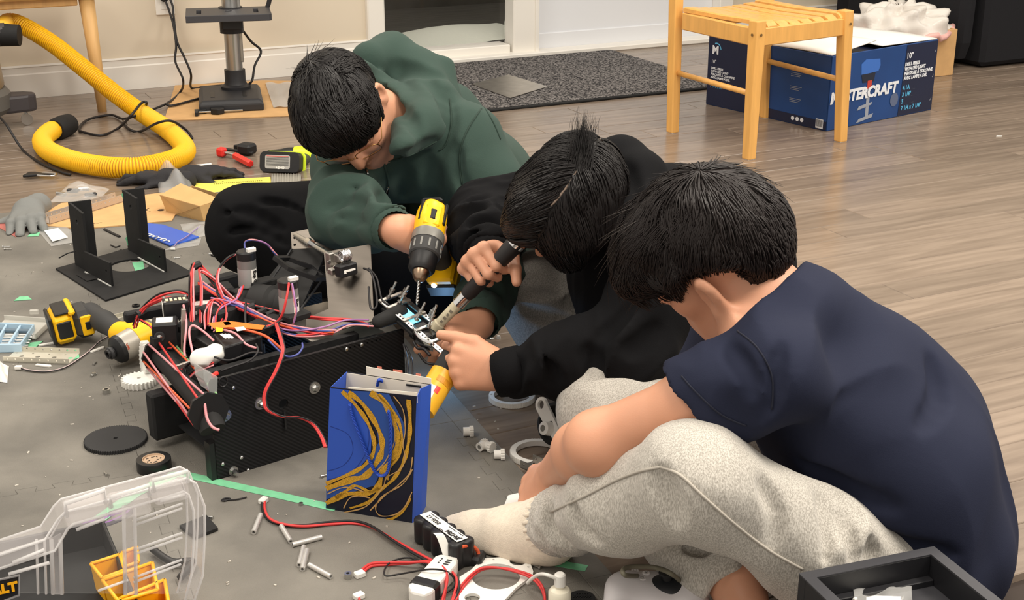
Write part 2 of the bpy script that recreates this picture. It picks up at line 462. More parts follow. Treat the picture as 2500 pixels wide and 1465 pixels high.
def wood_floor_mat():
    m = mat('floor_wood', (134, 117, 103), .24, bump=.06, bscale=60); N, L, b = nodes(m)
    tc = N.new('ShaderNodeTexCoord'); mp = N.new('ShaderNodeMapping'); mp.inputs['Rotation'].default_value = (0, 0, -math.atan2(WD[1], WD[0])); 
    L.new(tc.outputs['Generated'], mp.inputs['Vector'])
    geo = N.new('ShaderNodeNewGeometry'); mp2 = N.new('ShaderNodeMapping'); mp2.vector_type = 'POINT'
    rot = N.new('ShaderNodeVectorRotate'); rot.rotation_type = 'Z_AXIS'; rot.inputs['Angle'].default_value = -math.atan2(WD[1], WD[0])
    L.new(geo.outputs['Position'], rot.inputs['Vector']); L.new(rot.outputs['Vector'], mp2.inputs['Vector']); mp2.inputs['Scale'].default_value = (2.2, 26, 1)
    oi = N.new('ShaderNodeObjectInfo'); ad = N.new('ShaderNodeVectorMath'); ad.operation = 'ADD'
    sc = N.new('ShaderNodeVectorMath'); sc.operation = 'SCALE'; sc.inputs[0].default_value = (37, 19, 0); L.new(oi.outputs['Random'], sc.inputs['Scale'])
    L.new(mp2.outputs['Vector'], ad.inputs[0]); L.new(sc.outputs['Vector'], ad.inputs[1])
    n = N.new('ShaderNodeTexNoise'); n.inputs['Scale'].default_value = 1.6; n.inputs['Detail'].default_value = 7; n.inputs['Distortion'].default_value = .6; L.new(ad.outputs['Vector'], n.inputs['Vector'])
    r = N.new('ShaderNodeValToRGB'); e = r.color_ramp.elements; e[0].position = .25; e[0].color = srgb(110, 96, 84); e[1].position = .68; e[1].color = srgb(140, 125, 111)
    L.new(n.outputs['Fac'], r.inputs['Fac'])
    hs = N.new('ShaderNodeHueSaturation'); mr = N.new('ShaderNodeMapRange'); mr.inputs['To Min'].default_value = .86; mr.inputs['To Max'].default_value = 1.14
    L.new(oi.outputs['Random'], mr.inputs['Value']); L.new(mr.outputs['Result'], hs.inputs['Value']); L.new(r.outputs['Color'], hs.inputs['Color']); L.new(hs.outputs['Color'], b.inputs['Base Color'])
    return m
WOOD = wood_floor_mat()
FLOORB = mat('floor_joint', (52, 42, 36), .8)
mb = MB(); mb.box((0.3, 4.2, -.03), (9.6, 8.4, .03))
floor = struct('floor', mb, FLOORB)
def floor_planks():
    pw = .114; rr = random.Random(3); n = 0; ends = A(-.441, .897)
    bn = lambda P: float(P @ A(-WD[1], WD[0], 0)); bw = lambda P: float(P @ WD)
    nw = bn(W0)
    row = 0; y = nw - pw
    while y > 1.0:
        x = -4.2 + rr.uniform(0, 1.2)
        while x < 6.2:
            L = rr.choice((.9, 1.05, 1.2, 1.35)); x1 = x + L; c = []
            for (a, b2) in ((x, y), (x1, y), (x, y + pw), (x1, y + pw), ((x + x1) / 2, y + pw / 2), (x + .25 * L, y), (x + .75 * L, y)):
                P = WD * a + A(-WD[1], WD[0], 0) * b2; q = P - CP; d = q @ FW
                if d < .3: continue
                c.append((1250 + FPX * (q @ RT) / d, 732.5 - FPX * (q @ UPC) / d, P))
            vis = [t for t in c if -60 < t[0] < 2560 and -30 < t[1] < 1520]
            um = [t for t in vis if not (t[2] @ MX < MEDGE - .03 and t[2] @ MY < 3.9)]
            if um and n < 298:
                me = MB(); g = .0012
                P = WD * (x + L / 2) + A(-WD[1], WD[0], 0) * (y + pw / 2)
                me.box((0, 0, -.008), (L - g, pw - g, .016), None, .0016)
                o = struct('floor_plank', me, WOOD, floor); o.matrix_world = Fr((P[0], P[1], rr.uniform(-.0006, 0)), WD).M(); n += 1
            x = x1
        y -= pw
MX = nrm((.93, .37, 0)); MY = A(-MX[1], MX[0], 0); MEDGE = .80
floor_planks()

# back wall, baseboard
WALL = mat('wall_paint', (218, 206, 186), .7, var=.03, vscale=1.2, bump=.03, bscale=300)
TRIM = mat('trim_paint', (236, 232, 224), .4)
sL = wall_hit(893, 60)[0]; sG0 = wall_hit(935, 60)[0]; sG1 = wall_hit(1243, 60)[0]; sD0 = wall_hit(1309, 60)[0]; sD1 = wall_hit(1746, 40)[0]; zG = wall_hit(1100, 125)[1]; zB = wall_hit(240, 150)[1]
mb = MB(); mb.box(((sL - 3) / 2, .06, 1.35), (sL + 3, .12, 2.7)); mb.box(((sD1 + .08 + 7) / 2, .06, 1.35), (7 - sD1 - .08, .12, 2.7)); mb.box(((sL + sD1 + .08) / 2, .06, 2.4), (sD1 - sL + .08, .12, .6))
wb = struct('wall_back', mb, WALL); wb.matrix_world = WF.M()
def baseboard(name, x0, x1):
    prof = [(0, 0), (-.016, 0), (-.016, .095), (-.012, .1), (-.012, .122), (-.016, .126), (-.014, .134), (-.006, zB - .006), (0, zB)]
    mb = MB(); mb.add([(x, p[0], p[1]) for x in (x0, x1) for p in prof], [(i, i + 1, i + 1 + len(prof), i + len(prof))[::-1] for i in range(len(prof) - 1)])
    o = struct(name, mb, TRIM); o.matrix_world = WF.M()
baseboard('baseboard_back', -3, sL)
baseboard('baseboard_right', sD1 + .08, 7)
# glazed patio door (window) and solid door
GLASS = mat('window_glass', (255, 255, 255), .02, trans=1.0, ior=1.2)
WHITED = mat('white_door_paint', (226, 228, 232), .4)
win = struct('window_1', None, None); win.matrix_world = WF.M()
mb = MB(); mb.box(((sL + sG0) / 2, .02, 1.1), (sG0 - sL, .1, 2.2), None, .006); mb.box(((sG1 + sD0) / 2, .02, 1.1), (sD0 - sG1 - .02, .1, 2.2), None, .006)
mb.box(((sL + sD0) / 2, .02, 2.15), (sD0 - sL, .1, .1)); 
struct('window_frame', mb, TRIM, win)
mb = MB(); mb.box(((sG0 + sG1) / 2, .045, .03), (sG1 - sG0, .12, .06), None, .004); mb.box(((sG0 + sG1) / 2, .035, zG / 2), (sG1 - sG0, .05, zG), None, .004); mb.box(((sL + sD1) / 2, -.03, .012), (sD1 - sL + .05, .1, .024), None, .004)
struct('window_sill', mb, TRIM, win)
mb = MB(); mb.box(((sG0 + sG1) / 2, .05, 1.1), (sG1 - sG0, .006, 2.2)); struct('window_pane', mb, GLASS, win)
door = struct('door_1', None, None); door.matrix_world = WF.M()
mb = MB(); mb.box(((sD0 + sD1) / 2, .05, 1.06), (sD1 - sD0, .045, 2.08), None, .003); struct('door_leaf', mb, WHITED, door)
mb = MB(); mb.box(((sD0 + sD1) / 2, .024, .055), (sD1 - sD0 - .02, .012, .08), None, .003); struct('door_sweep', mb, WHITED, door)
mb = MB(); mb.box((sD0 - .012, .01, 1.06), (.02, .1, 2.1), None, .003); mb.box((sD1 + .04, .01, 1.06), (.08, .1, 2.1), None, .003); struct('door_casing', mb, TRIM, door)
# outside, behind the glass: a snowy step; deck and backdrop coloured dark for night
NIGHT = mat('night_decking', (74, 72, 66), .8, var=.25, vscale=4, stretch=(1, 8, 1)); SNOW = mat('snow', (205, 208, 196), .9, bump=.3, bscale=60)
mb = MB(); mb.box(((sL + sD1) / 2, .92, -.04), (3.2, 1.6, .08)); mb.box(((sL + sD1) / 2, 1.75, 1.1), (3.2, .06, 2.4))
ex = struct('exterior_ground', mb, NIGHT); ex.matrix_world = WF.M()
mb = MB(); mb.grid(lambda a, b: A(sG0 - .1 + a * (sG1 - sG0 + .2), .1 + b * .5, .02 + .10 * math.sin(math.pi * min(1, b * .9 + .12)) * (.45 + .55 * a) + .012 * math.sin(9 * a + 4 * b)), 24, 10)
ex = struct('exterior_snow', mb, SNOW, None, True); ex.matrix_world = WF.M()
# wall socket plate with plugs
fr = Fr(W0 + WD * wall_hit(402, 12)[0] + A(0, 0, wall_hit(402, 12)[1] + .02), WD)
t = thing('wall_socket', 'white double wall socket above the baseboard with two black plugs', 'socket', fr)
mb = MB(); mb.box((0, -.004, 0), (.078, .008, .12), None, .003); part('face_plate', mb, TRIM, t)
for dz in (-.022, .022):
    mb = MB(); mb.box((0, -.0085, dz), (.034, .003, .03), None, .001); part('outlet', mb, WHITE, t)

# interlocking foam floor mats
MATF = mat('foam_mat', (116, 113, 106), .72, bump=.5, bscale=500)
def foam_mat_nodes(m):
    N, L, b = nodes(m); geo = N.new('ShaderNodeNewGeometry')
    a = N.new('ShaderNodeTexNoise'); a.inputs['Scale'].default_value = 5.5; a.inputs['Detail'].default_value = 6; a.inputs['Distortion'].default_value = .3; L.new(geo.outputs['Position'], a.inputs['Vector'])
    r = N.new('ShaderNodeValToRGB'); e = r.color_ramp.elements; e[0].position = .33; e[0].color = srgb(100, 97, 91); e[1].position = .68; e[1].color = srgb(128, 124, 116); L.new(a.outputs['Fac'], r.inputs['Fac']); L.new(r.outputs['Color'], b.inputs['Base Color'])
foam_mat_nodes(MATF)
MZ = .010
def mat_edge(p, q, tabs, straight, seed):
    p = A(*p); q = A(*q); d = q - p; L = np.linalg.norm(d); d = d / L; n = A(-d[1], d[0]); out = [p]
    if not straight:
        st = L / tabs
        for k in range(1, tabs - 1):
            s0 = k * st
            for (f, off) in ((.18, 0), (.26, .5), (.22, 1), (.78, 1), (.74, .5), (.82, 0)) if False else ((.27, 0), (.2, .017), (.8, .017), (.73, 0)):
                out.append(p + d * (s0 + f * st) + n * (off * (1 if k % 1 == 0 else -1)))
    return out
us = [-2.2, -1.6, -1.0, -.4, .2, .755, .80]; vs_ = [.95, 1.6, 2.2, 2.8, 3.4, 4.0]
matroot = thing('foam_floor_mat', 'grey interlocking foam floor mat under the robot with puzzle-cut tile edges', 'floor mat', Fr((0, 0, 0)))
for i in range(len(us) - 1):
    for j in range(len(vs_) - 1):
        a0, a1, b0, b1 = us[i], us[i + 1], vs_[j], vs_[j + 1]; narrow = a1 - a0 < .1
        tu = 1 if narrow else 10
        e1 = mat_edge((a0, b0), (a1, b0), tu, j == 0 or narrow, 0); e2 = mat_edge((a1, b0), (a1, b1), 10, i == len(us) - 2, 1)
        e3 = mat_edge((a0, b1), (a1, b1), tu, j == len(vs_) - 2 or narrow, 0)[1:] ; e4 = mat_edge((a0, b0), (a0, b1), 10, i == 0, 1)[1:]
        poly = e1 + e2 + [A(a1, b1)] + e3[::-1] + [A(a0, b1)] + e4[::-1]
        c = A((a0 + a1) / 2, (b0 + b1) / 2); P = MX * c[0] + MY * c[1]
        # skip tiles wholly outside the view
        pts = [MX * x + MY * y for x in (a0, a1, c[0]) for y in (b0, b1, c[1])]; ok = False
        for q in pts:
            q = q - CP; d = q @ FW
            if d > .3 and -150 < 1250 + FPX * (q @ RT) / d < 2600 and -100 < 732.5 - FPX * (q @ UPC) / d < 1600: ok = True
        if not ok: continue
        mb = MB(); mb.prism([tuple(p - c) for p in poly], 0, MZ, ngon=True)
        o = part('border_strip' if narrow else 'foam_tile', mb, MATF, matroot, bevel=.0013); o.matrix_world = Fr(P, MX).M()
# ------------------------------------------------------------------ people
from mathutils.bvhtree import BVHTree
SKIN = mat('skin', (208, 152, 122), .5, var=.05, vscale=14, bump=.08, bscale=500, sss=.15)
SCALP = mat('scalp', (120, 104, 92), .6)
HAIR = mat('black_hair', (21, 18, 18), .42, spec=.4)
HAIR2 = mat('dark_brown_hair', (30, 24, 23), .42, spec=.4)
NAVY = mat('navy_cotton', (34, 38, 56), .85, bump=.12, bscale=700, spec=.2)
GREEN = mat('green_fleece', (54, 72, 65), .9, bump=.2, bscale=600, spec=.2, sheen=.04)
BLKF = mat('black_fleece', (17, 17, 19), .9, bump=.2, bscale=600, spec=.15)
BLKP = mat('black_trousers', (17, 17, 19), .9, bump=.15, bscale=500, spec=.15)
def heather(name, c0, c1):
    m = mat(name, c0, .92, bump=.25, bscale=420, sheen=.2); N, L, b = nodes(m)
    tc = N.new('ShaderNodeTexCoord'); mp = N.new('ShaderNodeMapping'); mp.inputs['Scale'].default_value = (1, 1, .3); mp.inputs['Rotation'].default_value = (0.3, .5, 0); L.new(tc.outputs['Object'], mp.inputs['Vector'])
    n = N.new('ShaderNodeTexNoise'); n.inputs['Scale'].default_value = 620; n.inputs['Detail'].default_value = 3; L.new(mp.outputs['Vector'], n.inputs['Vector'])
    r = N.new('ShaderNodeValToRGB'); e = r.color_ramp.elements; e[0].position = .38; e[0].color = srgb(*c0); e[1].position = .62; e[1].color = srgb(*c1); L.new(n.outputs['Fac'], r.inputs['Fac']); L.new(r.outputs['Color'], b.inputs['Base Color']); return m
GREYF = heather('heather_light', (158, 153, 144), (200, 195, 186)); GREYD = heather('heather_dark', (122, 119, 114), (158, 154, 147))
SOCK = mat('sock_knit', (226, 214, 196), .95, var=.06, vscale=160, bump=.4, bscale=700)
NAIL = mat('nail', (236, 186, 158), .3)
LIPS = mat('brow_hair', (40, 30, 26), .6)

def folds(amp, scale, stretch=None, seed=0):
    """cloth relief: stretched noise, sharpened so that the ridges read as folds"""
    st = np.eye(3) if stretch is None else stretch
    def fn(P):
        n = lattice_noise(P @ st.T, scale, seed); return amp * (1 - np.abs(n) * 2.2)
    return fn
def along(v, f):
    """stretch matrix: noise runs f times longer along v"""
    v = nrm(v); return np.eye(3) - np.outer(v, v) * (1 - 1 / f)
def local_folds(amp, scale, c, rad, st=None, seed=0):
    g = folds(amp, scale, st, seed)
    def fn(P): return g(P) * np.exp(-((P - np.asarray(c)) ** 2).sum(1) / rad ** 2)
    return fn
def creases(S, lines, r=.008, k=.022):
    """sew folds into a garment: each line is laid on the garment's own surface and pressed in"""
    d_ = S.disp; S.disp = []; me = S.mesh('draft', SKIN, .011, (0, 0, 0), 0); S.disp = d_
    t = BVHTree.FromPolygons([v.co for v in me.vertices], [p.vertices for p in me.polygons]); bpy.data.meshes.remove(me)
    for l in lines:
        rr = l[0] if isinstance(l[0], float) else r; pts = [q for q in l if not isinstance(q, float)]; out = []
        for q in spline([A(u, v, 0) for (u, v) in pts], 3):
            g = nrm(ray(q[0], q[1])); h = t.ray_cast(Vector(CP), Vector(g))
            if h[0] is not None: out.append(A(*h[0]) - g * rr * .35)
        n = len(out)
        if n > 2: S.chain(out, [rr * (.35 + .65 * math.sin(math.pi * (i + .4) / (n - .2))) for i in range(n)], k, 's')
class Head:
    def __init__(s, c, f, u, k=1.0):
        s.c = np.asarray(c, float); s.f = nrm(f); u = np.asarray(u, float); s.u = nrm(u - s.f * (u @ s.f)); s.l = np.cross(s.u, s.f); s.k = k
    def p(s, l, f, u): return s.c + (s.l * l + s.f * f + s.u * u) * s.k
    def ax(s): return (s.l, s.f, s.u)
def sdf_head(S, H, neck, ear=1.0):
    k = H.k; p = H.p; R = lambda *r: tuple(x * k for x in r)
    S.ell(p(0, -.006, .012), R(.074, .094, .088), H.ax(), .02)
    S.ell(p(0, .038, -.052), R(.056, .055, .066), H.ax(), .03)
    S.chain([p(.052, .0, -.06), p(.035, .055, -.098), p(0, .077, -.106)], R(.018, .016, .017), .03)
    S.chain([p(-.052, .0, -.06), p(-.035, .055, -.098), p(0, .077, -.106)], R(.018, .016, .017), .03)
    for sgn in (1, -1):
        S.sph(p(sgn * .036, .062, -.044), .026 * k, .03)
        S.ell(p(sgn * .032, .098, -.016), R(.019, .014, .012), H.ax(), .016, 's')
        S.ell(p(sgn * .032, .077, -.018), R(.017, .013, .010), H.ax(), .006)
        S.cap(p(sgn * .014, .089, .0), p(sgn * .046, .076, .001), .008 * k, .006 * k, .014)
        S.sph(p(sgn * .012, .098, -.052), .0085 * k, .008)
        # ear
        a = nrm(H.l * sgn * .45 - H.f * .9) if ear <= 1 else nrm(H.l * sgn * .6 - H.f * .8); b = H.u; n = np.cross(a, b)
        e = p(sgn * (.079 + .007 * (ear > 1)), -.008 + .022 * (ear > 1), -.022 - .008 * (ear > 1))
        S.ell(e + a * .004 * k, R(.018 * ear, .033 * ear, .0078 * ear), (a, b, n), .008)
        out = H.l * sgn
        S.ell(e + (out if ear <= 1 else nrm(out * .8 + H.f * .6)) * (.006 if ear <= 1 else .0095) * k + H.f * .001, R(.010 * ear, .02 * ear, .007), (a, b, n), .006 if ear <= 1 else .003, 's')
        S.chain([e + a * .013 * k + b * .018 * k + out * .004, e + a * .002 * k + b * .031 * k + out * .004, e - a * .010 * k + b * .02 * k + out * .002], R(.004, .0045, .004), .005)
        S.sph(e - a * .002 * k - b * .028 * k, .0075 * k, .008)
    S.chain([p(0, .09, -.008), p(0, .104, -.034), p(0, .112, -.048)], R(.0085, .0095, .0105), .012)
    S.chain([p(-.022, .086, -.078), p(0, .094, -.075), p(.022, .086, -.078)], R(.004, .0065, .004), .009)
    S.chain([p(-.018, .086, -.086), p(0, .092, -.087), p(.018, .086, -.086)], R(.004, .007, .004), .009)
    S.cap(p(-.02, .097, -.0815), p(.02, .097, -.0815), .002 * k, .002 * k, .004, 's')
    S.cap(p(0, -.02, -.045), neck, (.054 if ear <= 1 else .047) * k, .058 * k, .035 if ear <= 1 else .015)
def sdf_hand(S, w, Fv, Nv, side, curls, thumb, k=1.0, spread=.06, nails=None):
    """w wrist, Fv towards the fingers, Nv out of the back of the hand, side +1/-1 picks the thumb side (Nv x Fv)*side"""
    Fv = nrm(Fv); Nv = nrm(np.asarray(Nv, float) - Fv * (np.asarray(Nv, float) @ Fv)); Sv = np.cross(Nv, Fv) * side
    P = lambda f, s, n: np.asarray(w, float) + (Fv * f + Sv * s + Nv * n) * k
    kn = [P(.088, .030, .002), P(.092, .010, .005), P(.087, -.010, .004), P(.078, -.028, 0)]
    st = [P(.01, .016, 0), P(.01, .006, 0), P(.01, -.006, 0), P(.01, -.016, 0)]
    for i in range(4): S.cap(st[i], kn[i], .0165 * k, .0118 * k, .014)
    S.cap(P(.03, .02, -.006), P(.07, .012, -.008), .014 * k, .013 * k, .015); S.cap(P(.03, -.016, -.007), P(.065, -.02, -.006), .014 * k, .011 * k, .015)
    LN = [(.043, .026, .021), (.047, .030, .022), (.043, .028, .021), (.034, .021, .019)]
    for i in range(4):
        ang = 0; a = kn[i]; r = [.0098, .0092, .0085, .0075]
        sp = (1.5 - i) * spread
        S.sph(a + Nv * .002 * k, .0115 * k, .006)
        for j in range(3):
            ang += math.radians(curls[i][j]); d = Fv * math.cos(ang) - Nv * math.sin(ang)
            if j == 0: base = nrm(d + Sv * sp)
            d = nrm(d + Sv * sp * (1 - .25 * j))
            b = a + d * LN[i][j] * k; sc = (.88 if i == 3 else 1) * k
            S.cap(a, b, r[j] * sc, r[j + 1] * sc, .0035)
            if nails is not None and j == 2:
                dn = nrm(Nv * math.cos(ang) + Fv * math.sin(ang)); nails.append((a + (b - a) * .75 + dn * r[3] * sc * .72, d, dn, sc))
            a = b
    # thumb: list of three direction triples (f, s, n)
    a = P(.022, .022, -.008); tl = (.046, .036, .027); tr = (.0165, .0125, .0108, .0092)
    for j in range(3):
        t = thumb[j]; d = nrm(Fv * t[0] + Sv * t[1] + Nv * t[2]); b = a + d * tl[j] * k
        S.cap(a, b, tr[j] * k, tr[j + 1] * k, .012 if j == 0 else .004)
        if nails is not None and j == 2:
            dn = nrm(Nv - d * (Nv @ d)) if len(t) < 6 else nrm(A(*t[3:6])); nails.append((a + (b - a) * .72 + dn * tr[3] * k * .78, d, dn, 1.3 * k))
        a = b
def nail_parts(p, nails, org):
    for q in nails: part('fingernail', nail_mesh([q], org), NAIL, p, True)
def nail_mesh(nails, org):
    mb = MB()
    for (c, d, n, sc) in nails:
        x = np.cross(d, n); g = []
        mb.add([c - org + d * (.0055 * sc * math.sin(t)) + x * (.0038 * sc * math.cos(t)) + n * (.0012 - .0011 * abs(math.cos(t))) for t in [2 * math.pi * k / 10 for k in range(10)]] + [c - org + n * .0016], [(k, (k + 1) % 10, 10) for k in range(10)])
    return mb
def hair_strands(cap, H, org, whorl, n, length, seed, drop=0.0, keep=None, r0=.0007, off=.003, lift=0.0, clump=.35, tang=None, lenf=None, seg=7):
    """tapered strands laid on the hair's own surface, flowing away from the whorl; drop pulls the tips down, lift raises them"""
    rs = np.random.RandomState(seed); V = []; F = []
    C = H.p(0, -.006, .014); ax = H.ax(); rad = A(.078, .098, .092) * H.k
    bv = BVHTree.FromPolygons([v.co for v in cap.vertices], [p.vertices for p in cap.polygons]); c0 = Vector(C - org); wl = nrm(whorl)
    def world(q):
        d = ax[0] * q[0] * rad[0] + ax[1] * q[1] * rad[1] + ax[2] * q[2] * rad[2]; L = np.linalg.norm(d); h = bv.ray_cast(c0, Vector(d / L))
        return (h[3] / L if h[0] is not None else 0), d
    cl = nrm_rows(rs.randn(120, 3)); made = 0; tries = 0
    while made < n and tries < n * 8:
        tries += 1
        q = nrm(rs.randn(3))
        if keep is not None and not keep(q): continue
        s0, d0 = world(q)
        if s0 < .985: continue
        pts = []; cur = q.copy(); L = length * (.65 + .7 * rs.rand()) * (1 if lenf is None else lenf(q)); last = s0
        ci = int(np.argmax(cl @ q)); crs = np.random.RandomState(ci + seed * 100); cj = crs.randn(3); jit = cj * clump + rs.randn(3) * .12; ch = off * (.3 + 1.2 * crs.rand())
        for k in range(seg):
            t = k / (seg - 1); s1, d = world(cur)
            offc = s1 < .985
            if offc: s1 = last * .997
            last = s1
            pts.append(C + d * s1 + nrm(d) * (ch * math.sin(min(1, t * 1.2 + .1) * math.pi) * .8 + .0004 + lift * t * t) + A(0, 0, -drop * t * t))
            tg = cur - wl; tg = tg - cur * (tg @ cur); tg = tg / (np.linalg.norm(tg) + .05) + jit * .5
            if tang is not None: tg = tang(cur, tg)
            tg = tg - cur * (tg @ cur); cur = nrm(cur + tg / (np.linalg.norm(tg) + 1e-6) * (L / seg / .09) * (.10 if offc else 1))
        P = np.array(pts); b = len(V)
        T = np.gradient(P, axis=0); T /= np.linalg.norm(T, axis=1)[:, None] + 1e-9
        x = np.cross(T, P - C); x /= np.linalg.norm(x, axis=1)[:, None] + 1e-9; y = np.cross(T, x); w = .8 + .6 * rs.rand()
        for k in range(seg):
            t = k / (seg - 1); r = r0 * (1.0 - .85 * t ** 2) * w
            for (cx, cy) in ((1.8, 0), (-.9, .7), (-.9, -.7)): V.append(P[k] + x[k] * r * cx + y[k] * r * cy)
        for k in range(seg - 1):
            for e in range(3): F.append((b + k * 3 + e, b + k * 3 + (e + 1) % 3, b + k * 3 + 3 + (e + 1) % 3, b + k * 3 + 3 + e))
        made += 1
    return V, F
def cut(S, p, d, r=.11): S.cap(p + d * r, p + d * (r + .1), r, r * .9, .003, 's')
def nrm_rows(a): return a / np.linalg.norm(a, axis=1)[:, None]
def hair_object(parent, cap, org, sets, m, name='hair'):
    sv = np.zeros(len(cap.vertices) * 3); cap.vertices.foreach_get('co', sv); sv = [sv.reshape(-1, 3)]
    sf = np.zeros(len(cap.loops), np.int32); cap.loops.foreach_get('vertex_index', sf); sf = [sf.reshape(-1, 4)]; n = len(sv[0])
    bpy.data.meshes.remove(cap)
    for V, F in sets:
        sv.append(np.array(V) - org); sf.append(np.array(F, np.int32) + n); n += len(V)
    return part(name, np_mesh(name, np.concatenate(sv), np.concatenate(sf), m), None, parent)
def addm(parent, name, S, m, h, org, label=None, smooth=1):
    return part(name, S.mesh(name, m, h, org, smooth), None, parent, label=label)
def seam(mb, pts, r=.0022, n=8): mb.tube(spline(pts, n), r, 5)
HH = .0036 if not globals().get('COARSE') else .006

# ---------- person in the navy T-shirt
def person_navy():
    org = A(.6, 1.78, 0)
    p = thing('person', 'person in a navy T-shirt and light grey sweatpants with one socked foot stretched forward', 'person', org)
    pel = A(.585, 1.78, .12); waist = A(.55, 1.80, .225); chest = A(.47, 1.78, .31); nb = Q(1876, 748, 1.87)
    shL = Q(1890, 915, 1.745); shR = A(.35, 1.93, .36)
    H = Head(Q(1730, 598, 1.87), (-.78, .30, -.55), (-.60, -.15, .77), .92)
    elb = Q(1455, 1075, 1.86); wr = Q(1352, 1158, 2.09)
    kL = Q(1700, 1168, 1.74); aL = Q(1345, 1285, 2.07); hL = A(.60, 1.68, .06); kR = A(.16, 2.12, .13); hR = A(.60, 1.90, .10); aR = Q(1800, 1425, 1.93)
    B = SDF(); B.k = .03
    sdf_head(B, H, nb + (nb - H.c) * .05, 1.22)
    B.chain([pel, waist, chest, nb], [.10, .095, .10, .05], .05); B.cap(shL, shR, .055, .055, .05)
    B.chain([shL, shL + (elb - shL) * .45, elb], [.048, .0445, .0375], .02)
    B.chain([elb, elb + (wr - elb) * .3, wr], [.0385, .041, .0265], .02)
    B.sph(elb + A(.008, -.01, -.01), .030, .04)
    nails = []
    sdf_hand(B, wr, nrm(Q(1290, 1195, 2.17) - wr), A(-.1, -.55, .8), -1, [(55, 80, 50)] * 4, [(.75, .35, -.55), (.95, -.1, -.5), (.9, -.35, -.5)], .98, .03, nails)
    elR = Q(1690, 975, 2.04); wrR = Q(1490, 1090, 2.06)
    B.cap(shR, elR, .042, .036); B.cap(elR, wrR, .036, .026); B.cap(wrR, wrR + A(-.06, .01, -.04), .03, .02)
    B.chain([hL, kL, aL], [.05, .034, .032]); B.chain([hR, kR, aR], [.05, .034, .034])
    toe = Q(1092, 1300, 2.2); heel = Q(1372, 1335, 2.06)
    B.chain([aL, aL * .6 + toe * .4 - A(0, 0, .01), toe], [.034, .03, .02])
    footR = aR + A(.02, -.16, -.02); B.cap(aR, footR, .034, .028)
    addm(p, 'body', B, SKIN, HH, org)
    nail_parts(p, nails, org)
    # T-shirt
    S = SDF(); S.k = .05
    nd = nrm(H.c - nb)
    S.chain([pel + A(.0, .01, .02), waist, chest, nb - nd * .035], [.128, .13, .118, .084], .08)
    S.cap(A(.605, 1.76, .07), A(.615, 1.88, .07), .122, .118, .05); S.chain([A(.60, 1.69, .10), A(.55, 1.695, .22), A(.46, 1.69, .30)], [.095, .095, .085], .06)
    S.chain([A(.61, 1.90, .09), A(.57, 1.90, .22), A(.46, 1.88, .32)], [.098, .098, .085], .06)
    S.cap(shL, shR, .058, .058, .09); S.cap(shR, shR * .4 + elR * .6, .066, .058, .04)
    S.cap(nb - nd * .03, nb + nd * .004, .080, .066, .03)
    ad = nrm(elb - shL); hem = shL + ad * .088
    S.chain([shL, hem, hem + ad * .03], [.056, .059, .061], .035); cut(S, hem, nrm(ad + A(.0, 0, -.25)), .14)
    cut(S, nb, nd, .36)
    S.plane((0, 0, .022), (0, 0, -1))
    S.disp = [folds(.004, 9, along(A(.1, .1, 1), 2.5), 3), local_folds(.012, 14, nb * .5 + shL * .5, .15, along(shL - shR, 3), 5), local_folds(.016, 13, (.6, 1.72, .10), .16, along(A(-.6, .2, .8), 3.5), 6), local_folds(.004, 18, hem, .08, along(ad, 3), 7)]
    creases(S, [[.011, (1905, 850), (1890, 930), (1870, 1020)], [.008, (1780, 850), (1820, 900), (1840, 960)], [.008, (2110, 1290), (2220, 1340), (2330, 1350)], [.009, (1960, 1130), (2060, 1190), (2180, 1240)], [.008, (2280, 880), (2300, 960), (2250, 1040)]])
    sh = addm(p, 't_shirt', S, NAVY, .0048, org)
    stitched(p, sh, [[(1664, 918), (1700, 958), (1760, 1012), (1822, 1040)], [(1800, 808), (1850, 850), (1885, 920), (1885, 1000)]], mat('navy_stitch', (26, 29, 44), .9), .0013)
    mb = MB(); # neck rib and sleeve hem stitching
    c = nb + nd * .006; f = Fr(c, A(1, 0, 0), nd)
    ring = [f.p((.0625) * math.cos(t), (.0625) * math.sin(t), 0) - org for t in [2 * math.pi * k / 40 for k in range(40)]]
    mb.tube(ring, .0055, 6, True); part('collar', mb, NAVY, p, True)
    # sweatpants
    T = SDF(); T.k = .05
    T.chain([hL, hL + (kL - hL) * .5 - A(0, 0, .02), kL], [.078, .074, .063], .05)
    T.chain([kL, kL + (aL - kL) * .5, aL + (kL - aL) * .16], [.066, .060, .050], .05)
    T.cap(aL + (kL - aL) * .16, aL + (kL - aL) * .03, .05, .043, .02)
    T.chain([hR, kR], [.08, .075], .05); T.chain([kR, Q(1672, 1310, 2.0), Q(1752, 1400, 1.95)], [.07, .046, .043], .05)
    T.cap(pel, pel + A(.01, 0, 0), .10, .10, .06); T.chain([A(.59, 1.70, .09), A(.60, 1.90, .09)], [.078, .085], .06)
    sd = nrm(aL - kL); T.plane((0, 0, .014), (0, 0, -1))
    T.cap(aL + sd * .034, aL + sd * .12, .056, .05, .003, 's'); ar = Q(1760, 1425, 1.94); T.sph(ar + A(.02, -.05, -.01), .058, .004, 's')
    T.disp = [folds(.0035, 11, along(kL - hL, 2.5), 8), local_folds(.014, 15, Q(1640, 1200, 1.85), .10, along(A(.2, .1, 1), 3), 9), local_folds(.012, 15, Q(2010, 1320, 1.8), .13, along(A(.1, .1, 1), 4), 10), local_folds(.010, 20, Q(1340, 1290, 2.05), .07, along(sd, .4), 11), local_folds(.012, 16, Q(1700, 1350, 1.95), .1, along(A(.5, -.5, .3), 3), 12)]
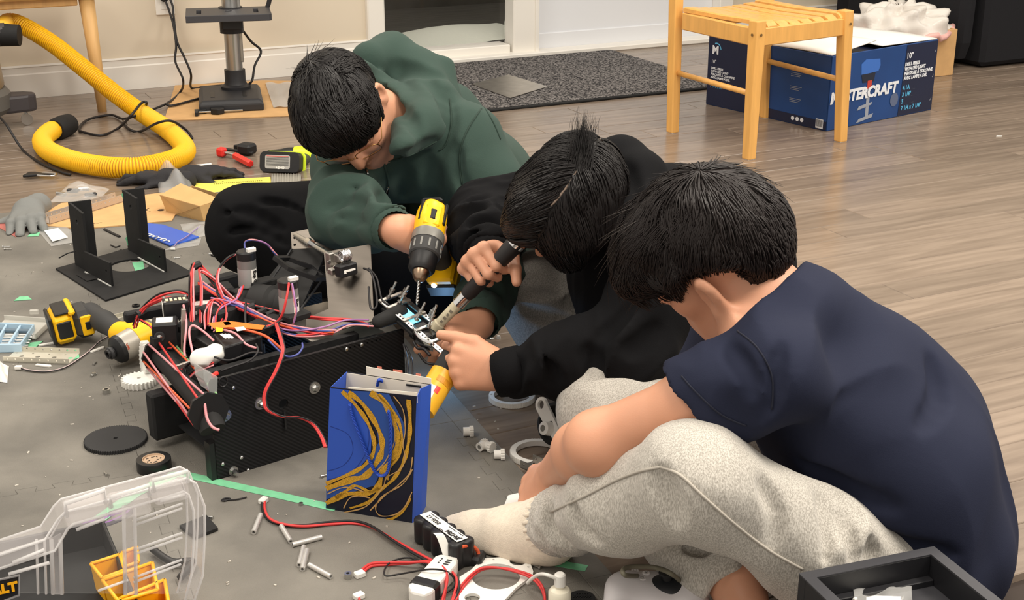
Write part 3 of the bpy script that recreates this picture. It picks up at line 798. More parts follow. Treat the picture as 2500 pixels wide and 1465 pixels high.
    creases(T, [[.015, (1604, 1160), (1618, 1215), (1642, 1285)], [.009, (1995, 1215), (2020, 1300), (2012, 1385)], [.008, (2055, 1262), (2078, 1330), (2082, 1370)], [.007, (2110, 1295), (2124, 1345), (2128, 1365)], [.008, (1338, 1240), (1345, 1290), (1378, 1335)], [.007, (1400, 1230), (1420, 1290), (1460, 1320)], [.009, (1650, 1325), (1690, 1350), (1730, 1350)], [.007, (1860, 1180), (1900, 1260), (1890, 1330)]])
    addm(p, 'sweatpants', T, GREYF, .0048, org)
    sp = [o for o in p.children if o.name.startswith('sweatpants')][0]
    stitched(p, sp, [[(1345, 1250), (1420, 1215), (1500, 1175), (1560, 1152), (1612, 1140)], [(1612, 1140), (1660, 1160), (1720, 1215), (1800, 1285), (1880, 1345), (1960, 1390)]], mat('grey_seam', (176, 170, 160), .95), .0022)
    # sock with ribbed cuff
    K = SDF(); K.k = .03
    mid = aL * .5 + toe * .5
    K.chain([aL + A(0, 0, .0), aL * .65 + toe * .35 - A(0, 0, .012), aL * .3 + toe * .7 - A(0, 0, .012), toe + A(.012, 0, 0)], [.043, .043, .037, .027], .03)
    K.chain([heel + A(-.015, .03, .01), aL], [.036, .042], .03); K.chain([heel + A(-.02, .01, 0), toe + A(.04, -.03, -.008), toe + A(.02, -.01, -.006)], [.030, .026, .022], .03)
    K.plane((0, 0, .0115), (0, 0, -1))
    K.disp = [folds(.0015, 20, None, 2)]
    addm(p, 'sock', K, SOCK, .004, org, 'off-white knitted sock')
    mb = MB(); f = Fr(aL + (kL - aL) * .0 - sd * 0, A(0, 0, 1), -sd)
    for i in range(26):
        t = 2 * math.pi * i / 26; mb.tube([f.p(.0445 * math.cos(t), .0445 * math.sin(t), -.016) - org, f.p(.0478 * math.cos(t), .0478 * math.sin(t), .004) - org, f.p(.0465 * math.cos(t), .0465 * math.sin(t), .026) - org], .0042, 5)
    part('sock_cuff', mb, SOCK, p, True)
    # hair
    R = SDF(); R.k = .02
    R.ell(H.p(0, -.006, .018), (.082, .106, .099), H.ax(), .02)
    R.ell(H.p(0, -.05, -.015), (.070, .065, .075), H.ax(), .03)
    R.chain([H.p(.03, .07, .06), H.p(.038, .105, .03), H.p(.03, .118, .0)], [.035, .026, .010], .03); R.chain([H.p(-.03, .07, .06), H.p(-.03, .11, .03), H.p(-.02, .12, -.01)], [.035, .028, .012], .03)
    R.chain([H.p(.066, .045, .02), H.p(.072, .032, -.03)], [.02, .010], .02)
    R.plane(H.p(0, .09, -.030), nrm(-H.u * 1.0 + H.f * .0), .01) if False else None
    R.cap(H.p(.100, .018, -.028), H.p(.10, -.020, -.036), .044, .036, .008, 's'); R.cap(H.p(-.098, .012, -.032), H.p(-.10, -.03, -.04), .040, .036, .008, 's')
    R.ell(H.p(0, .075, -.085), (.11, .085, .080), H.ax(), .012, 's')
    R.plane(H.p(0, -.07, -.082), -H.u + H.f * .15, .01)
    wl = A(-.05, -.45, .89); cap = R.mesh('hair', HAIR2, HH, org, 2)
    lf = lambda q: min(1.0, max(.16 if q[1] > -.45 else .42, (q[2] + .28) / .8))
    sets = [hair_strands(cap, H, org, wl, 7000, .075, 5, off=.005, clump=.55, lenf=lf), hair_strands(cap, H, org, wl, 1500, .085, 6, .004, lambda q: q[1] > .2 and q[2] > .1, off=.007, clump=.5),
            hair_strands(cap, H, org, wl, 70, .05, 8, 0, lambda q: q[1] > .3 and q[0] < .4, lift=.03, clump=.3), hair_strands(cap, H, org, wl, 120, .05, 9, 0, lambda q: q[1] < 0 and q[2] > .3 and q[0] < -.1, lift=.014, clump=.3)]
    hair_object(p, cap, org, sets, HAIR2)
    # sewn side seam of the sweatpants
    return p

def on_surface(o, pix, off=.001, n=6):
    """points on a garment's own surface, for seams and creases sewn into it"""
    me = o.data; org = A(*o.parent.location)
    t = BVHTree.FromPolygons([v.co for v in me.vertices], [p.vertices for p in me.polygons]); out = []
    P = spline([A(u, v, 0) for (u, v) in pix], n)
    for q in P:
        r = nrm(ray(q[0], q[1])); h = t.ray_cast(Vector(CP - org), Vector(r))
        if h[0] is not None: out.append(A(*h[0]) - r * off)
    return out
def stitched(parent, o, lines, m, r=.0016, name='seam'):
    mb = MB()
    for l in lines:
        p = on_surface(o, l)
        if len(p) > 2: mb.tube(p, r, 5)
    if mb.v: part(name, mb, m, parent, True)
def glasses(parent, H, m, org, w=.052, hgt=.036):
    mb = MB(); f0 = .108; u0 = -.022
    for sgn in (1, -1):
        mb.tube([H.p(sgn * (.034) + a, f0 - .012 * abs(sgn * .034 + a) / .06, u0 + b) - org for (a, b) in rrect(w, hgt, .012, 4)], .0011, 6, True)
        mb.tube([H.p(sgn * .059, f0 - .011, u0 + .01) - org, H.p(sgn * .072, f0 - .02, u0 + .012) - org, H.p(sgn * .079, .04, u0 + .008) - org, H.p(sgn * .080, .004, u0 + .008) - org, H.p(sgn * .078, -.02, u0 - .02) - org], .0012, 6)
    mb.tube([H.p(-.009, f0 - .001, u0 + .006) - org, H.p(0, f0 + .002, u0 + .01) - org, H.p(.009, f0 - .001, u0 + .006) - org], .0012, 6)
    part('glasses', mb, m, parent, True)
    for sgn in (1, -1):
        g = MB(); pts = [H.p(sgn * .034 + a, f0 - .012 * abs(sgn * .034 + a) / .06, u0 + b) - org for (a, b) in rrect(w - .001, hgt - .001, .012, 4)]
        g.add(pts, [tuple(range(len(pts)))])
        part('lens', g, LENS, parent)
LENS = mat('lens', (255, 255, 255), .02, alpha=.12)
GOLDR = mat('gold_rim', (190, 140, 90), .3, 1.0)

# ---------- person in the green hoodie
def person_green():
    org = A(-.2, 3.1, 0)
    p = thing('person', 'person in a dark green hoodie and glasses sitting cross-legged with a yellow drill', 'person', org)
    pel = A(-.18, 3.22, .13); waist = A(-.18, 3.17, .25); chest = A(-.2, 3.0, .38); nb = Q(985, 300, 2.88)
    shL = Q(1122, 352, 2.86); shR = Q(865, 400, 2.86)
    H = Head(Q(828, 262, 2.70), (.21, -.54, -.82), (-.336, -.82, .46), 1.0)
    elL = Q(1224, 560, 2.84); wrL = Q(1170, 788, 2.55); elR = Q(846, 512, 2.74); wrR = Q(965, 562, 2.56)
    hL = A(-.08, 3.2, .11); hR = A(-.28, 3.2, .11); kR = Q(612, 562, 3.22); kL = Q(1115, 650, 3.05)
    B = SDF(); B.k = .03
    sdf_head(B, H, nb + (H.c - nb) * .15)
    B.chain([pel, waist, chest, nb], [.10, .095, .10, .05], .05); B.cap(shL, shR, .055, .055, .05)
    B.chain([shL, elL, wrL], [.046, .038, .028]); B.chain([shR, elR, wrR], [.046, .038, .029])
    nails = []
    sdf_hand(B, wrR, Q(1052, 590, 2.585) - wrR, A(-.35, -.75, .55), 1, [(40, 50, 30), (62, 70, 40), (65, 70, 40), (65, 75, 40)], [(.7, .2, -.7), (.7, -.1, -.7), (.7, -.2, -.7)], .98, .03, nails)
    sdf_hand(B, wrL, Q(1085, 838, 2.45) - wrL, A(.1, -.55, .85), -1, [(40, 70, 45), (42, 72, 45), (45, 75, 45), (48, 75, 45)], [(.75, .5, -.4), (.9, .1, -.4), (.95, -.1, -.3)], 1.0, .05, nails)
    B.chain([hL, kL, A(-.25, 2.93, .06)], [.06, .045, .03]); B.chain([hR, kR, A(-.27, 2.93, .06)], [.06, .045, .03])
    addm(p, 'body', B, SKIN, HH, org)
    nail_parts(p, nails, org)
    S = SDF(); S.k = .05
    S.chain([pel + A(0, 0, .03), waist, chest, nb + A(.01, .03, -.05)], [.16, .15, .14, .085], .08)
    S.chain([A(-.06, 3.18, .15), A(-.07, 3.08, .27), Q(1105, 400, 2.88)], [.11, .11, .09], .06); S.chain([A(-.3, 3.18, .15), A(-.31, 3.08, .27), Q(870, 420, 2.90)], [.11, .11, .08], .06)
    S.cap(shL, shR, .082, .075, .06)
    S.chain([shL, shL * .5 + elL * .5 + A(.012, 0, 0), elL, elL * .55 + wrL * .45, wrL + (elL - wrL) * .12], [.084, .078, .068, .054, .046], .03)
    S.chain([shR, elR + A(-.005, 0, 0), elR * .5 + wrR * .5, wrR + (elR - wrR) * .14], [.068, .057, .049, .042], .025)
    S.sph(elR + A(0, 0, 0), .054)
    for (w, e) in ((wrL, elL), (wrR, elR)):
        d = nrm(w - e); cut(S, w - d * .03, d)
    # hood lying round the neck
    hood = [Q(905, 150, 2.90), Q(955, 148, 2.97), Q(1020, 190, 2.95), Q(1050, 255, 2.86), Q(1030, 315, 2.75), Q(985, 362, 2.66)]
    S.chain(hood, [.040, .056, .062, .058, .045, .026], .022)
    S.chain([Q(880, 175, 2.82), Q(935, 210, 2.86), Q(990, 275, 2.80), Q(985, 345, 2.70)], [.028, .034, .034, .022], .014)
    S.chain([Q(1080, 165, 2.95), Q(1085, 240, 2.93), Q(1060, 330, 2.80)], [.026, .03, .024], .016)
    S.cap(nb * .5 + H.c * .5, H.c, .068, .07, .01, 's')
    S.plane((0, 0, .025), (0, 0, -1))
    S.disp = [folds(.004, 8, along(A(.1, .1, 1), 2), 21), local_folds(.020, 14, Q(830, 480, 2.72), .13, along(A(1, .2, -.3), 4), 22), local_folds(.012, 17, Q(890, 520, 2.6), .1, along(A(.2, .1, 1), 2), 23), local_folds(.016, 14, Q(1180, 650, 2.62), .16, along(elL - wrL, .6), 24), local_folds(.014, 13, Q(960, 460, 2.75), .16, along(A(.1, 0, 1), 4), 25)]
    creases(S, [[.012, (890, 200), (950, 172), (1020, 168), (1082, 180)], [.010, (905, 215), (955, 245), (1000, 290), (1030, 335)], [.008, (1040, 185), (1075, 230), (1085, 290)], [.009, (1098, 225), (1102, 290), (1094, 335), (1076, 372)], [.013, (885, 405), (910, 455), (945, 495), (975, 525)], [(790, 470), (835, 452), (880, 462)], [(800, 512), (850, 490), (905, 505)], [(805, 545), (850, 535), (900, 545)], [.011, (1118, 360), (1124, 430), (1140, 500), (1150, 560)], [.010, (940, 395), (1000, 384), (1062, 350)], [(980, 420), (985, 470), (1000, 520)], [(1050, 400), (1055, 460), (1050, 530)], [(1150, 640), (1190, 625), (1225, 640)], [(1150, 700), (1185, 690), (1220, 705)]])
    sw = addm(p, 'hoodie', S, GREEN, .005, org)
    for nm, w, e in (('cuff', wrL, elL), ('cuff', wrR, elR)):
        d = nrm(e - w); f = Fr(w + d * .004 - org, A(0, 0, 1), d)
        mb = MB(); n = 48
        for (a, b) in ((0, 1), (1, 2)): pass
        mb.add([f.p((r + .0012 * (k % 2)) * math.cos(2 * math.pi * k / n), (r + .0012 * (k % 2)) * math.sin(2 * math.pi * k / n), z) for (r, z) in ((.036, -.004), (.041, -.001), (.043, .02), (.043, .045), (.035, .05)) for k in range(n)],
               [(i * n + k, i * n + (k + 1) % n, (i + 1) * n + (k + 1) % n, (i + 1) * n + k) for i in range(4) for k in range(n)])
        part(nm, mb, GREEN, p, True)
    stitched(p, sw, [[(1128, 450), (1122, 380), (1140, 320), (1180, 258)], [(1180, 258), (1205, 300), (1222, 340)], [(1098, 240), (1102, 300), (1090, 350), (1072, 368)], [(945, 395), (1000, 380), (1066, 345)]], mat('green_seam', (40, 58, 50), .9), .0018)
    for l in ([(888, 392), (893, 408), (898, 425)], [(938, 400), (948, 440), (945, 472)]):
        q = on_surface(sw, l, .003, 5)
        if len(q) > 4:
            mb = MB(); tips = MB(); mb.tube(q[:-3], .0026, 6); tips.tube(q[-4:], .0028, 6)
            o = part('drawstring', mb, GREEN, p, True); part('drawstring_tip', tips, CHROME, o, True)
    T = SDF(); T.k = .05
    T.cap(pel, pel, .15, .15); T.chain([hR, hR * .4 + kR * .6, kR], [.115, .105, .088], .05); T.chain([kR, kR * .5 + A(-.32, 3.0, .06) * .5, A(-.25, 2.93, .06)], [.086, .08, .06], .06)
    T.chain([hL, kL], [.11, .085], .05); T.chain([kL, A(-.12, 2.95, .075), A(-.3, 2.9, .06)], [.082, .075, .055], .05); T.cap(Q(960, 640, 2.93), Q(1080, 670, 2.93), .075, .08, .05)
    T.plane((0, 0, .014), (0, 0, -1))
    T.disp = [folds(.004, 10, along(kR - hR, 2), 31), local_folds(.016, 13, Q(620, 560, 3.15), .2, along(A(.5, -.1, -.5), 4), 32)]
    creases(T, [[.012, (545, 520), (610, 520), (690, 560)], [.012, (560, 570), (620, 560), (700, 600)], [.010, (640, 490), (700, 500), (760, 530)]])
    addm(p, 'trousers', T, BLKP, .0055, org)
    R = SDF(); R.k = .02
    R.ell(H.p(0, -.006, .016), (.082, .103, .096), H.ax(), .02); R.ell(H.p(0, -.05, -.01), (.068, .06, .07), H.ax(), .03)
    R.ell(H.p(0, .028, .026), (.079, .078, .078), H.ax(), .03); R.ell(H.p(.071, .028, -.012), (.008, .012, .030), H.ax(), .01); R.ell(H.p(-.071, .028, -.012), (.008, .012, .030), H.ax(), .01)
    R.ell(H.p(0, .105, -.072), (.082, .072, .104), H.ax(), .01, 's'); R.ell(H.p(0, .07, -.095), (.1, .05, .08), H.ax(), .01, 's')
    for sgn in (1, -1): R.cap(H.p(sgn * .09, .004, -.05), H.p(sgn * .1, -.02, -.03), .036, .03, .006, 's')
    R.plane(H.p(0, -.06, -.085), -H.u + H.f * .1, .01)
    wl = A(0, -.62, .78); cap = R.mesh('hair', HAIR, HH, org, 2)
    lf = lambda q: min(1.0, max(.3, (q[2] + .6) / .8))
    sets = [hair_strands(cap, H, org, wl, 7000, .05, 15, off=.004, clump=.7, lenf=lf), hair_strands(cap, H, org, wl, 160, .04, 16, 0, lambda q: (q - nrm(wl)) @ (q - nrm(wl)) < .07, lift=.022, clump=.8),
            hair_strands(cap, H, org, wl, 700, .05, 17, .004, lambda q: q[1] > .35 and q[2] > .1, off=.005, clump=.6)]
    hair_object(p, cap, org, sets, HAIR)
    for sgn in (1, -1):
        mb = MB(); mb.tube([H.p(sgn * .014, .096, .004) - org, H.p(sgn * .03, .094, .009) - org, H.p(sgn * .048, .078, .005) - org], .003, 5); part('eyebrow', mb, LIPS, p, True); mb = MB(); mb.tube([H.p(sgn * (.018 + .007 * k), .0905 - abs(k - 2) * .002 - .004 * k * .5, -.0225 - .002 * math.sin(k)) - org for k in range(5)], .0014, 5)
        part('eyelashes', mb, LIPS, p, True)
    glasses(p, H, GOLDR, org)
    return p

# ---------- person in the black hoodie
def person_black():
    org = A(.3, 2.5, 0)
    p = thing('person', 'person in a black hoodie and grey trousers gripping a black-handled tool', 'person', org)
    pel = A(.42, 2.62, .13); waist = A(.40, 2.58, .24); chest = A(.30, 2.47, .325); nb = Q(1510, 490, 2.48)
    shR = A(.10, 2.58, .37); shL = Q(1665, 625, 2.36)
    H = Head(Q(1388, 486, 2.36), (-.50, -.24, -.83), (-.1, -.93, .35), .93)
    hdl = Q(1183, 664, 2.42); Sx = nrm(Q(1256, 596, 2.40) - Q(1118, 722, 2.45)); Fx = A(-.55, -.78, -.1); Fx = nrm(Fx - Sx * (Fx @ Sx)); Nx = np.cross(Fx, Sx)
    wrR = hdl - Fx * .088 + Nx * .030 - Sx * .002
    elR = Q(1190, 530, 2.68); elL = Q(1535, 850, 2.31); wrL = Q(1235, 910, 2.345)
    hR = A(.38, 2.72, .11); hL = A(.40, 2.52, .11); kR = Q(1325, 730, 2.75); kL = Q(1482, 938, 2.52)
    B = SDF(); B.k = .03
    sdf_head(B, H, nb + (H.c - nb) * .1)
    B.chain([pel, waist, chest, nb], [.10, .095, .10, .05], .05); B.cap(shL, shR, .055, .055, .05)
    B.chain([shL, elL, wrL], [.046, .038, .027]); B.chain([shR, elR, wrR], [.046, .038, .027])
    nails = []
    sdf_hand(B, wrR, Fx, Nx, 1, [(72, 82, 55), (74, 84, 55), (76, 84, 55), (78, 84, 55)], [(.55, .55, -.65), (.75, -.05, -.7), (.6, -.3, -.75)], 1.0, .015, nails)
    sdf_hand(B, wrL, Q(1130, 897, 2.36) - wrL, A(-.1, -.93, .3), -1, [(48, 82, 50), (52, 84, 50), (55, 84, 50), (58, 84, 50)], [(.85, .52, .05), (.98, .12, .05), (.98, .05, -.05)], 1.0, .03, nails)
    B.chain([hL, kL, A(.2, 2.45, .06)], [.08, .06, .04]); B.chain([hR, kR, A(.15, 2.5, .06)], [.08, .06, .04])
    addm(p, 'body', B, SKIN, HH, org)
    nail_parts(p, nails, org)
    S = SDF(); S.k = .05
    S.chain([pel + A(0, 0, .03), waist, chest, nb + A(.02, .03, -.03)], [.15, .145, .13, .07], .08)
    S.cap(shL, shR, .078, .07, .06)
    S.chain([A(.3, 2.5, .3), A(.22, 2.42, .27), A(.24, 2.38, .16)], [.12, .10, .10], .06)
    S.chain([shR, elR, elR * .5 + wrR * .5 + A(-.004, 0, .0), wrR + (elR - wrR) * .18], [.08, .068, .058, .048], .03)
    S.chain([shL, shL * .5 + elL * .5, elL, elL * .5 + wrL * .5, wrL + (elL - wrL) * .1], [.08, .075, .066, .056, .042], .03)
    for (w, e) in ((wrL, elL), (wrR, elR)):
        d = nrm(w - e); cut(S, w - d * .012, d)
    S.chain([Q(1440, 392, 2.50), Q(1510, 392, 2.46), Q(1555, 440, 2.42), Q(1555, 520, 2.36), Q(1530, 620, 2.30)], [.03, .045, .05, .045, .03], .02)
    S.chain([Q(1520, 400, 2.50), Q(1545, 470, 2.46), Q(1510, 590, 2.3)], [.006, .008, .006], .012, 's')
    S.plane((0, 0, .025), (0, 0, -1))
    S.disp = [folds(.004, 9, along(A(.1, .1, 1), 2), 41), local_folds(.02, 17, Q(1180, 590, 2.55), .12, along(elR - wrR, .35), 42), local_folds(.018, 14, elL, .14, along(A(.4, .1, .6), 3), 43), local_folds(.008, 16, Q(1330, 890, 2.33), .10, along(elL - wrL, .5), 44)]
    creases(S, [[(1145, 560), (1185, 545), (1222, 558)], [(1138, 588), (1178, 574), (1212, 592)], [(1132, 612), (1168, 604), (1205, 618)], [(1325, 850), (1342, 890), (1345, 940)], [.010, (1430, 860), (1460, 890), (1470, 930)], [(1250, 880), (1262, 915), (1262, 960)], [.012, (1560, 740), (1510, 790), (1465, 820)], [.010, (1600, 800), (1560, 840), (1520, 850)], [.010, (1520, 400), (1550, 470), (1530, 560), (1500, 640)]])
    addm(p, 'hoodie', S, BLKF, .005, org)
    for nm, w, e in (('cuff', wrL, elL), ('cuff', wrR, elR)):
        d = nrm(e - w); f = Fr(w - d * .016 - org, A(0, 0, 1), d); mb = MB(); n = 48
        mb.add([f.p((r + .0012 * (k % 2)) * math.cos(2 * math.pi * k / n), (r + .0012 * (k % 2)) * math.sin(2 * math.pi * k / n), z) for (r, z) in ((.033, -.004), (.039, -.001), (.042, .02), (.042, .045), (.035, .05)) for k in range(n)],
               [(i * n + k, i * n + (k + 1) % n, (i + 1) * n + (k + 1) % n, (i + 1) * n + k) for i in range(4) for k in range(n)])
        part(nm, mb, BLKF, p, True)
    T = SDF(); T.k = .05
    T.cap(pel, pel, .15, .15); T.chain([hR, hR * .4 + kR * .6, kR], [.11, .098, .08], .05); T.chain([kR, A(.1, 2.6, .07), A(.2, 2.42, .06)], [.08, .07, .055], .06)
    T.chain([hL, hL * .4 + kL * .6, kL], [.115, .10, .082], .05); T.chain([kL, A(.25, 2.36, .06)], [.078, .06], .05)
    T.plane((0, 0, .004), (0, 0, -1))
    T.disp = [folds(.004, 10, along(kR - hR, 2), 51), local_folds(.016, 13, Q(1330, 740, 2.7), .14, along(A(.6, -.1, .1), 4), 52), local_folds(.008, 15, kL, .12, along(A(.4, -.1, .5), 3), 53)]
    creases(T, [[.010, (1268, 690), (1320, 690), (1375, 720)], [.010, (1268, 735), (1310, 765), (1390, 790)], [(1380, 990), (1440, 960), (1520, 930)], [(1560, 880), (1580, 900), (1580, 930)]])
    addm(p, 'trousers', T, GREYD, .0055, org)
    R = SDF(); R.k = .02
    R.ell(H.p(0, -.006, .014), (.086, .106, .098), H.ax(), .02); R.ell(H.p(0, -.05, -.012), (.072, .064, .074), H.ax(), .03)
    for sgn in (1, -1): R.chain([H.p(sgn * .05, .055, .05), H.p(sgn * .05, .085, .0), H.p(sgn * .045, .095, -.02)], [.035, .024, .010], .03); R.chain([H.p(sgn * .07, .02, .02), H.p(sgn * .08, .01, -.05)], [.025, .012], .03)
    R.ell(H.p(0, .085, -.085), (.07, .07, .075), H.ax(), .01, 's'); R.plane(H.p(0, -.06, -.09), -H.u + H.f * .1, .01)
    
    def tang(cur, tg):
        sd = 1 if cur[0] > -.05 else -1
        return tg * .5 + A(sd * .8, .45, 0)
    wl = A(0, -.55, .83); cap = R.mesh('hair', HAIR, HH, org, 2)
    sets = [hair_strands(cap, H, org, wl, 7500, .11, 25, off=.006, clump=.35, tang=tang), hair_strands(cap, H, org, wl, 2500, .10, 26, .003, lambda q: q[1] > .1, off=.008, clump=.4, tang=tang)]
    V = []; F = []
    sp = MB(); sp.tube([H.p(x, y, z + .0060) - org for (x, y, z) in ((-.002, -.05, .1065), (-.003, -.01, .1115), (-.008, .02, .1105), (-.016, .048, .103))], .0034, 6, rf=lambda t: .0036 * (1 - .75 * abs(2 * t - .9))); part('scalp_parting', sp, SCALP, p, True)
    # the tuft sticking up behind the crown
    rs = np.random.RandomState(9); bv = BVHTree.FromPolygons([v.co for v in cap.vertices], [q.vertices for q in cap.polygons]); rr = nrm(ray(1412, 408)); hit = bv.ray_cast(Vector(CP - org), Vector(rr)); base = (A(*hit[0]) + org if hit[0] is not None else H.p(0, -.06, .09)); dd = float((base - CP) @ FW); tipd = nrm(Q(1428, 297, dd + .01) - base); b0 = 0
    for k in range(300):
        a = base + (H.l * rs.randn() * .010 + H.f * rs.randn() * .009) - tipd * .03; L = .112 * (.35 + .65 * rs.rand()); sd = nrm(tipd + rs.randn(3) * .09 + H.l * (.25 if rs.rand() > .8 else 0)); x = nrm(np.cross(sd, H.f)); y = np.cross(sd, x); b = len(V)
        for j in range(5):
            t = j / 4; c = a + sd * L * t + (H.l * .006 * t * t * rs.randn()); c = c * (1 - .5 * t) + (base + tipd * L * t) * .5 * t
            for (cx, cy) in ((1, 0), (-.5, .86), (-.5, -.86)): V.append(c + (x * cx + y * cy) * .0013 * (1 - .9 * t))
        for j in range(4):
            for e in range(3): F.append((b + j * 3 + e, b + j * 3 + (e + 1) % 3, b + j * 3 + 3 + (e + 1) % 3, b + j * 3 + 3 + e))
    sets.append((V, F)); hair_object(p, cap, org, sets, HAIR)
    glasses(p, H, BLACK, org)
    return p
# ------------------------------------------------------------------ background: tools and furniture along the wall
WOODL = mat('light_wood', (222, 168, 92), .38, var=.1, vscale=8, stretch=(6, 6, .8), coat=.2)
WOODP = mat('pale_wood', (206, 164, 106), .5, var=.1, vscale=8, stretch=(6, 6, .8))
def square_leg(p, q, w0, w1, ax):
    """tapered square leg from foot p to top q"""
    p = np.asarray(p); q = np.asarray(q); y = np.cross(A(0, 0, 1), ax); mb = MB(); vs = []
    for (c, w) in ((p, w0), (q, w1)):
        for (i, j) in ((-1, -1), (1, -1), (1, 1), (-1, 1)): vs.append(c + ax * (i * w / 2) + y * (j * w / 2))
    return mb.add(vs, [(3, 2, 1, 0), (4, 5, 6, 7)] + [(i, (i + 1) % 4, 4 + (i + 1) % 4, 4 + i) for i in range(4)])
def wooden_chair():
    a, b, c, d = G(1828, 388), G(2052, 345), G(1642, 323), G(1868, 287)
    fr = Fr((a + b + c + d) / 4, b - a); t = thing('wooden_chair', 'honey-coloured wooden chair with a slatted seat standing before the blue box', 'chair', fr)
    la, lb, lc, ld = [fr.loc(q) for q in (a, b, c, d)]; X = A(1, 0, 0); ins = A(0, 0, 0)
    tops = {}
    for nm, q, w, h in (('a', la, .042, .455), ('b', lb, .042, .455), ('c', lc, .042, .86), ('d', ld, .042, .86)):
        inn = q * .93; top = A(inn[0], inn[1] + (.05 if h > .6 else 0), h); tops[nm] = A(q[0] * .95, q[1] * .95, .43)
        part('leg', square_leg(q, top, .034, w, X), WOODL, t, bevel=.004)
    TA, TB, TC, TD = (tops[k] for k in 'abcd')
    for (p, q) in ((TA, TB), (TC, TD), (TA, TC), (TB, TD)):
        m = (p + q) / 2; L = np.linalg.norm(q - p); f = Fr((0, 0, 0), q - p); mb = MB(); mb.box(m - A(0, 0, .03), (L - .03, .02, .058), f, .003); part('apron', mb, WOODL, t)
    n = 7; w = .052
    for i in range(n):
        u = -.172 + .344 * i / (n - 1); dip = -.010 * (1 - (u / .165) ** 2); mb = MB(); L = .43
        sec = [(-w / 2 + .002, .442), (-w / 2 + .002, .456), (-w / 2 + .008, .460), (w / 2 - .008, .460), (w / 2 - .002, .456), (w / 2 - .002, .442)]
        st = [(-.215, -.016), (-.205, -.006), (-.19, 0), (0, -.004), (.19, 0), (.2, -.002)]
        vs = [A(u + x * .9, y, z + dz * (1 if z > .45 else .3) + dip) for (y, dz) in st for (x, z) in sec]; vs = [v - A(0, 0, .012) for v in vs]; m = len(sec)
        mb.add(vs, [(k * m + j, k * m + (j + 1) % m, (k + 1) * m + (j + 1) % m, (k + 1) * m + j)[::-1] for k in range(len(st) - 1) for j in range(m)] + [tuple(range(m)), tuple((len(st) - 1) * m + j for j in range(m))[::-1]])
        part('seat_slat', mb, WOODL, t)
    for (p, q) in ((la, lc), (lb, ld)):
        mb = MB(); mb.cyl(A(p[0] * .96, p[1] * .96, .215), A(q[0] * .96, q[1] * .96, .215), .010, seg=10); part('stretcher', mb, WOODL, t, 1)
    BC = A(lc[0] * .93, lc[1] * .93 + .05, 0); BD = A(ld[0] * .93, ld[1] * .93 + .05, 0)
    for z in (.62, .72, .82):
        mb = MB(); mb.box((BC + BD) / 2 + A(0, -.01, z), (np.linalg.norm(BD - BC), .016, .045), None, .003); part('back_slat', mb, WOODL, t)
    for q in (TA, TB):
        for (dx, dy) in ((0, -.0205), ((.0205 if q is TB else -.0205), 0)):
            mb = MB(); mb.cyl(q + A(dx, dy, -.02), q + A(dx * 1.06, dy * 1.06, -.02), .005, seg=10); part('screw_plug', mb, mat('plug_dark', (112, 84, 44), .5), t)
    for q in (la, lb, lc, ld):
        mb = MB(); mb.box((q[0], q[1], .002), (.03, .03, .004)); part('felt_pad', mb, WHITE, t)
wooden_chair()

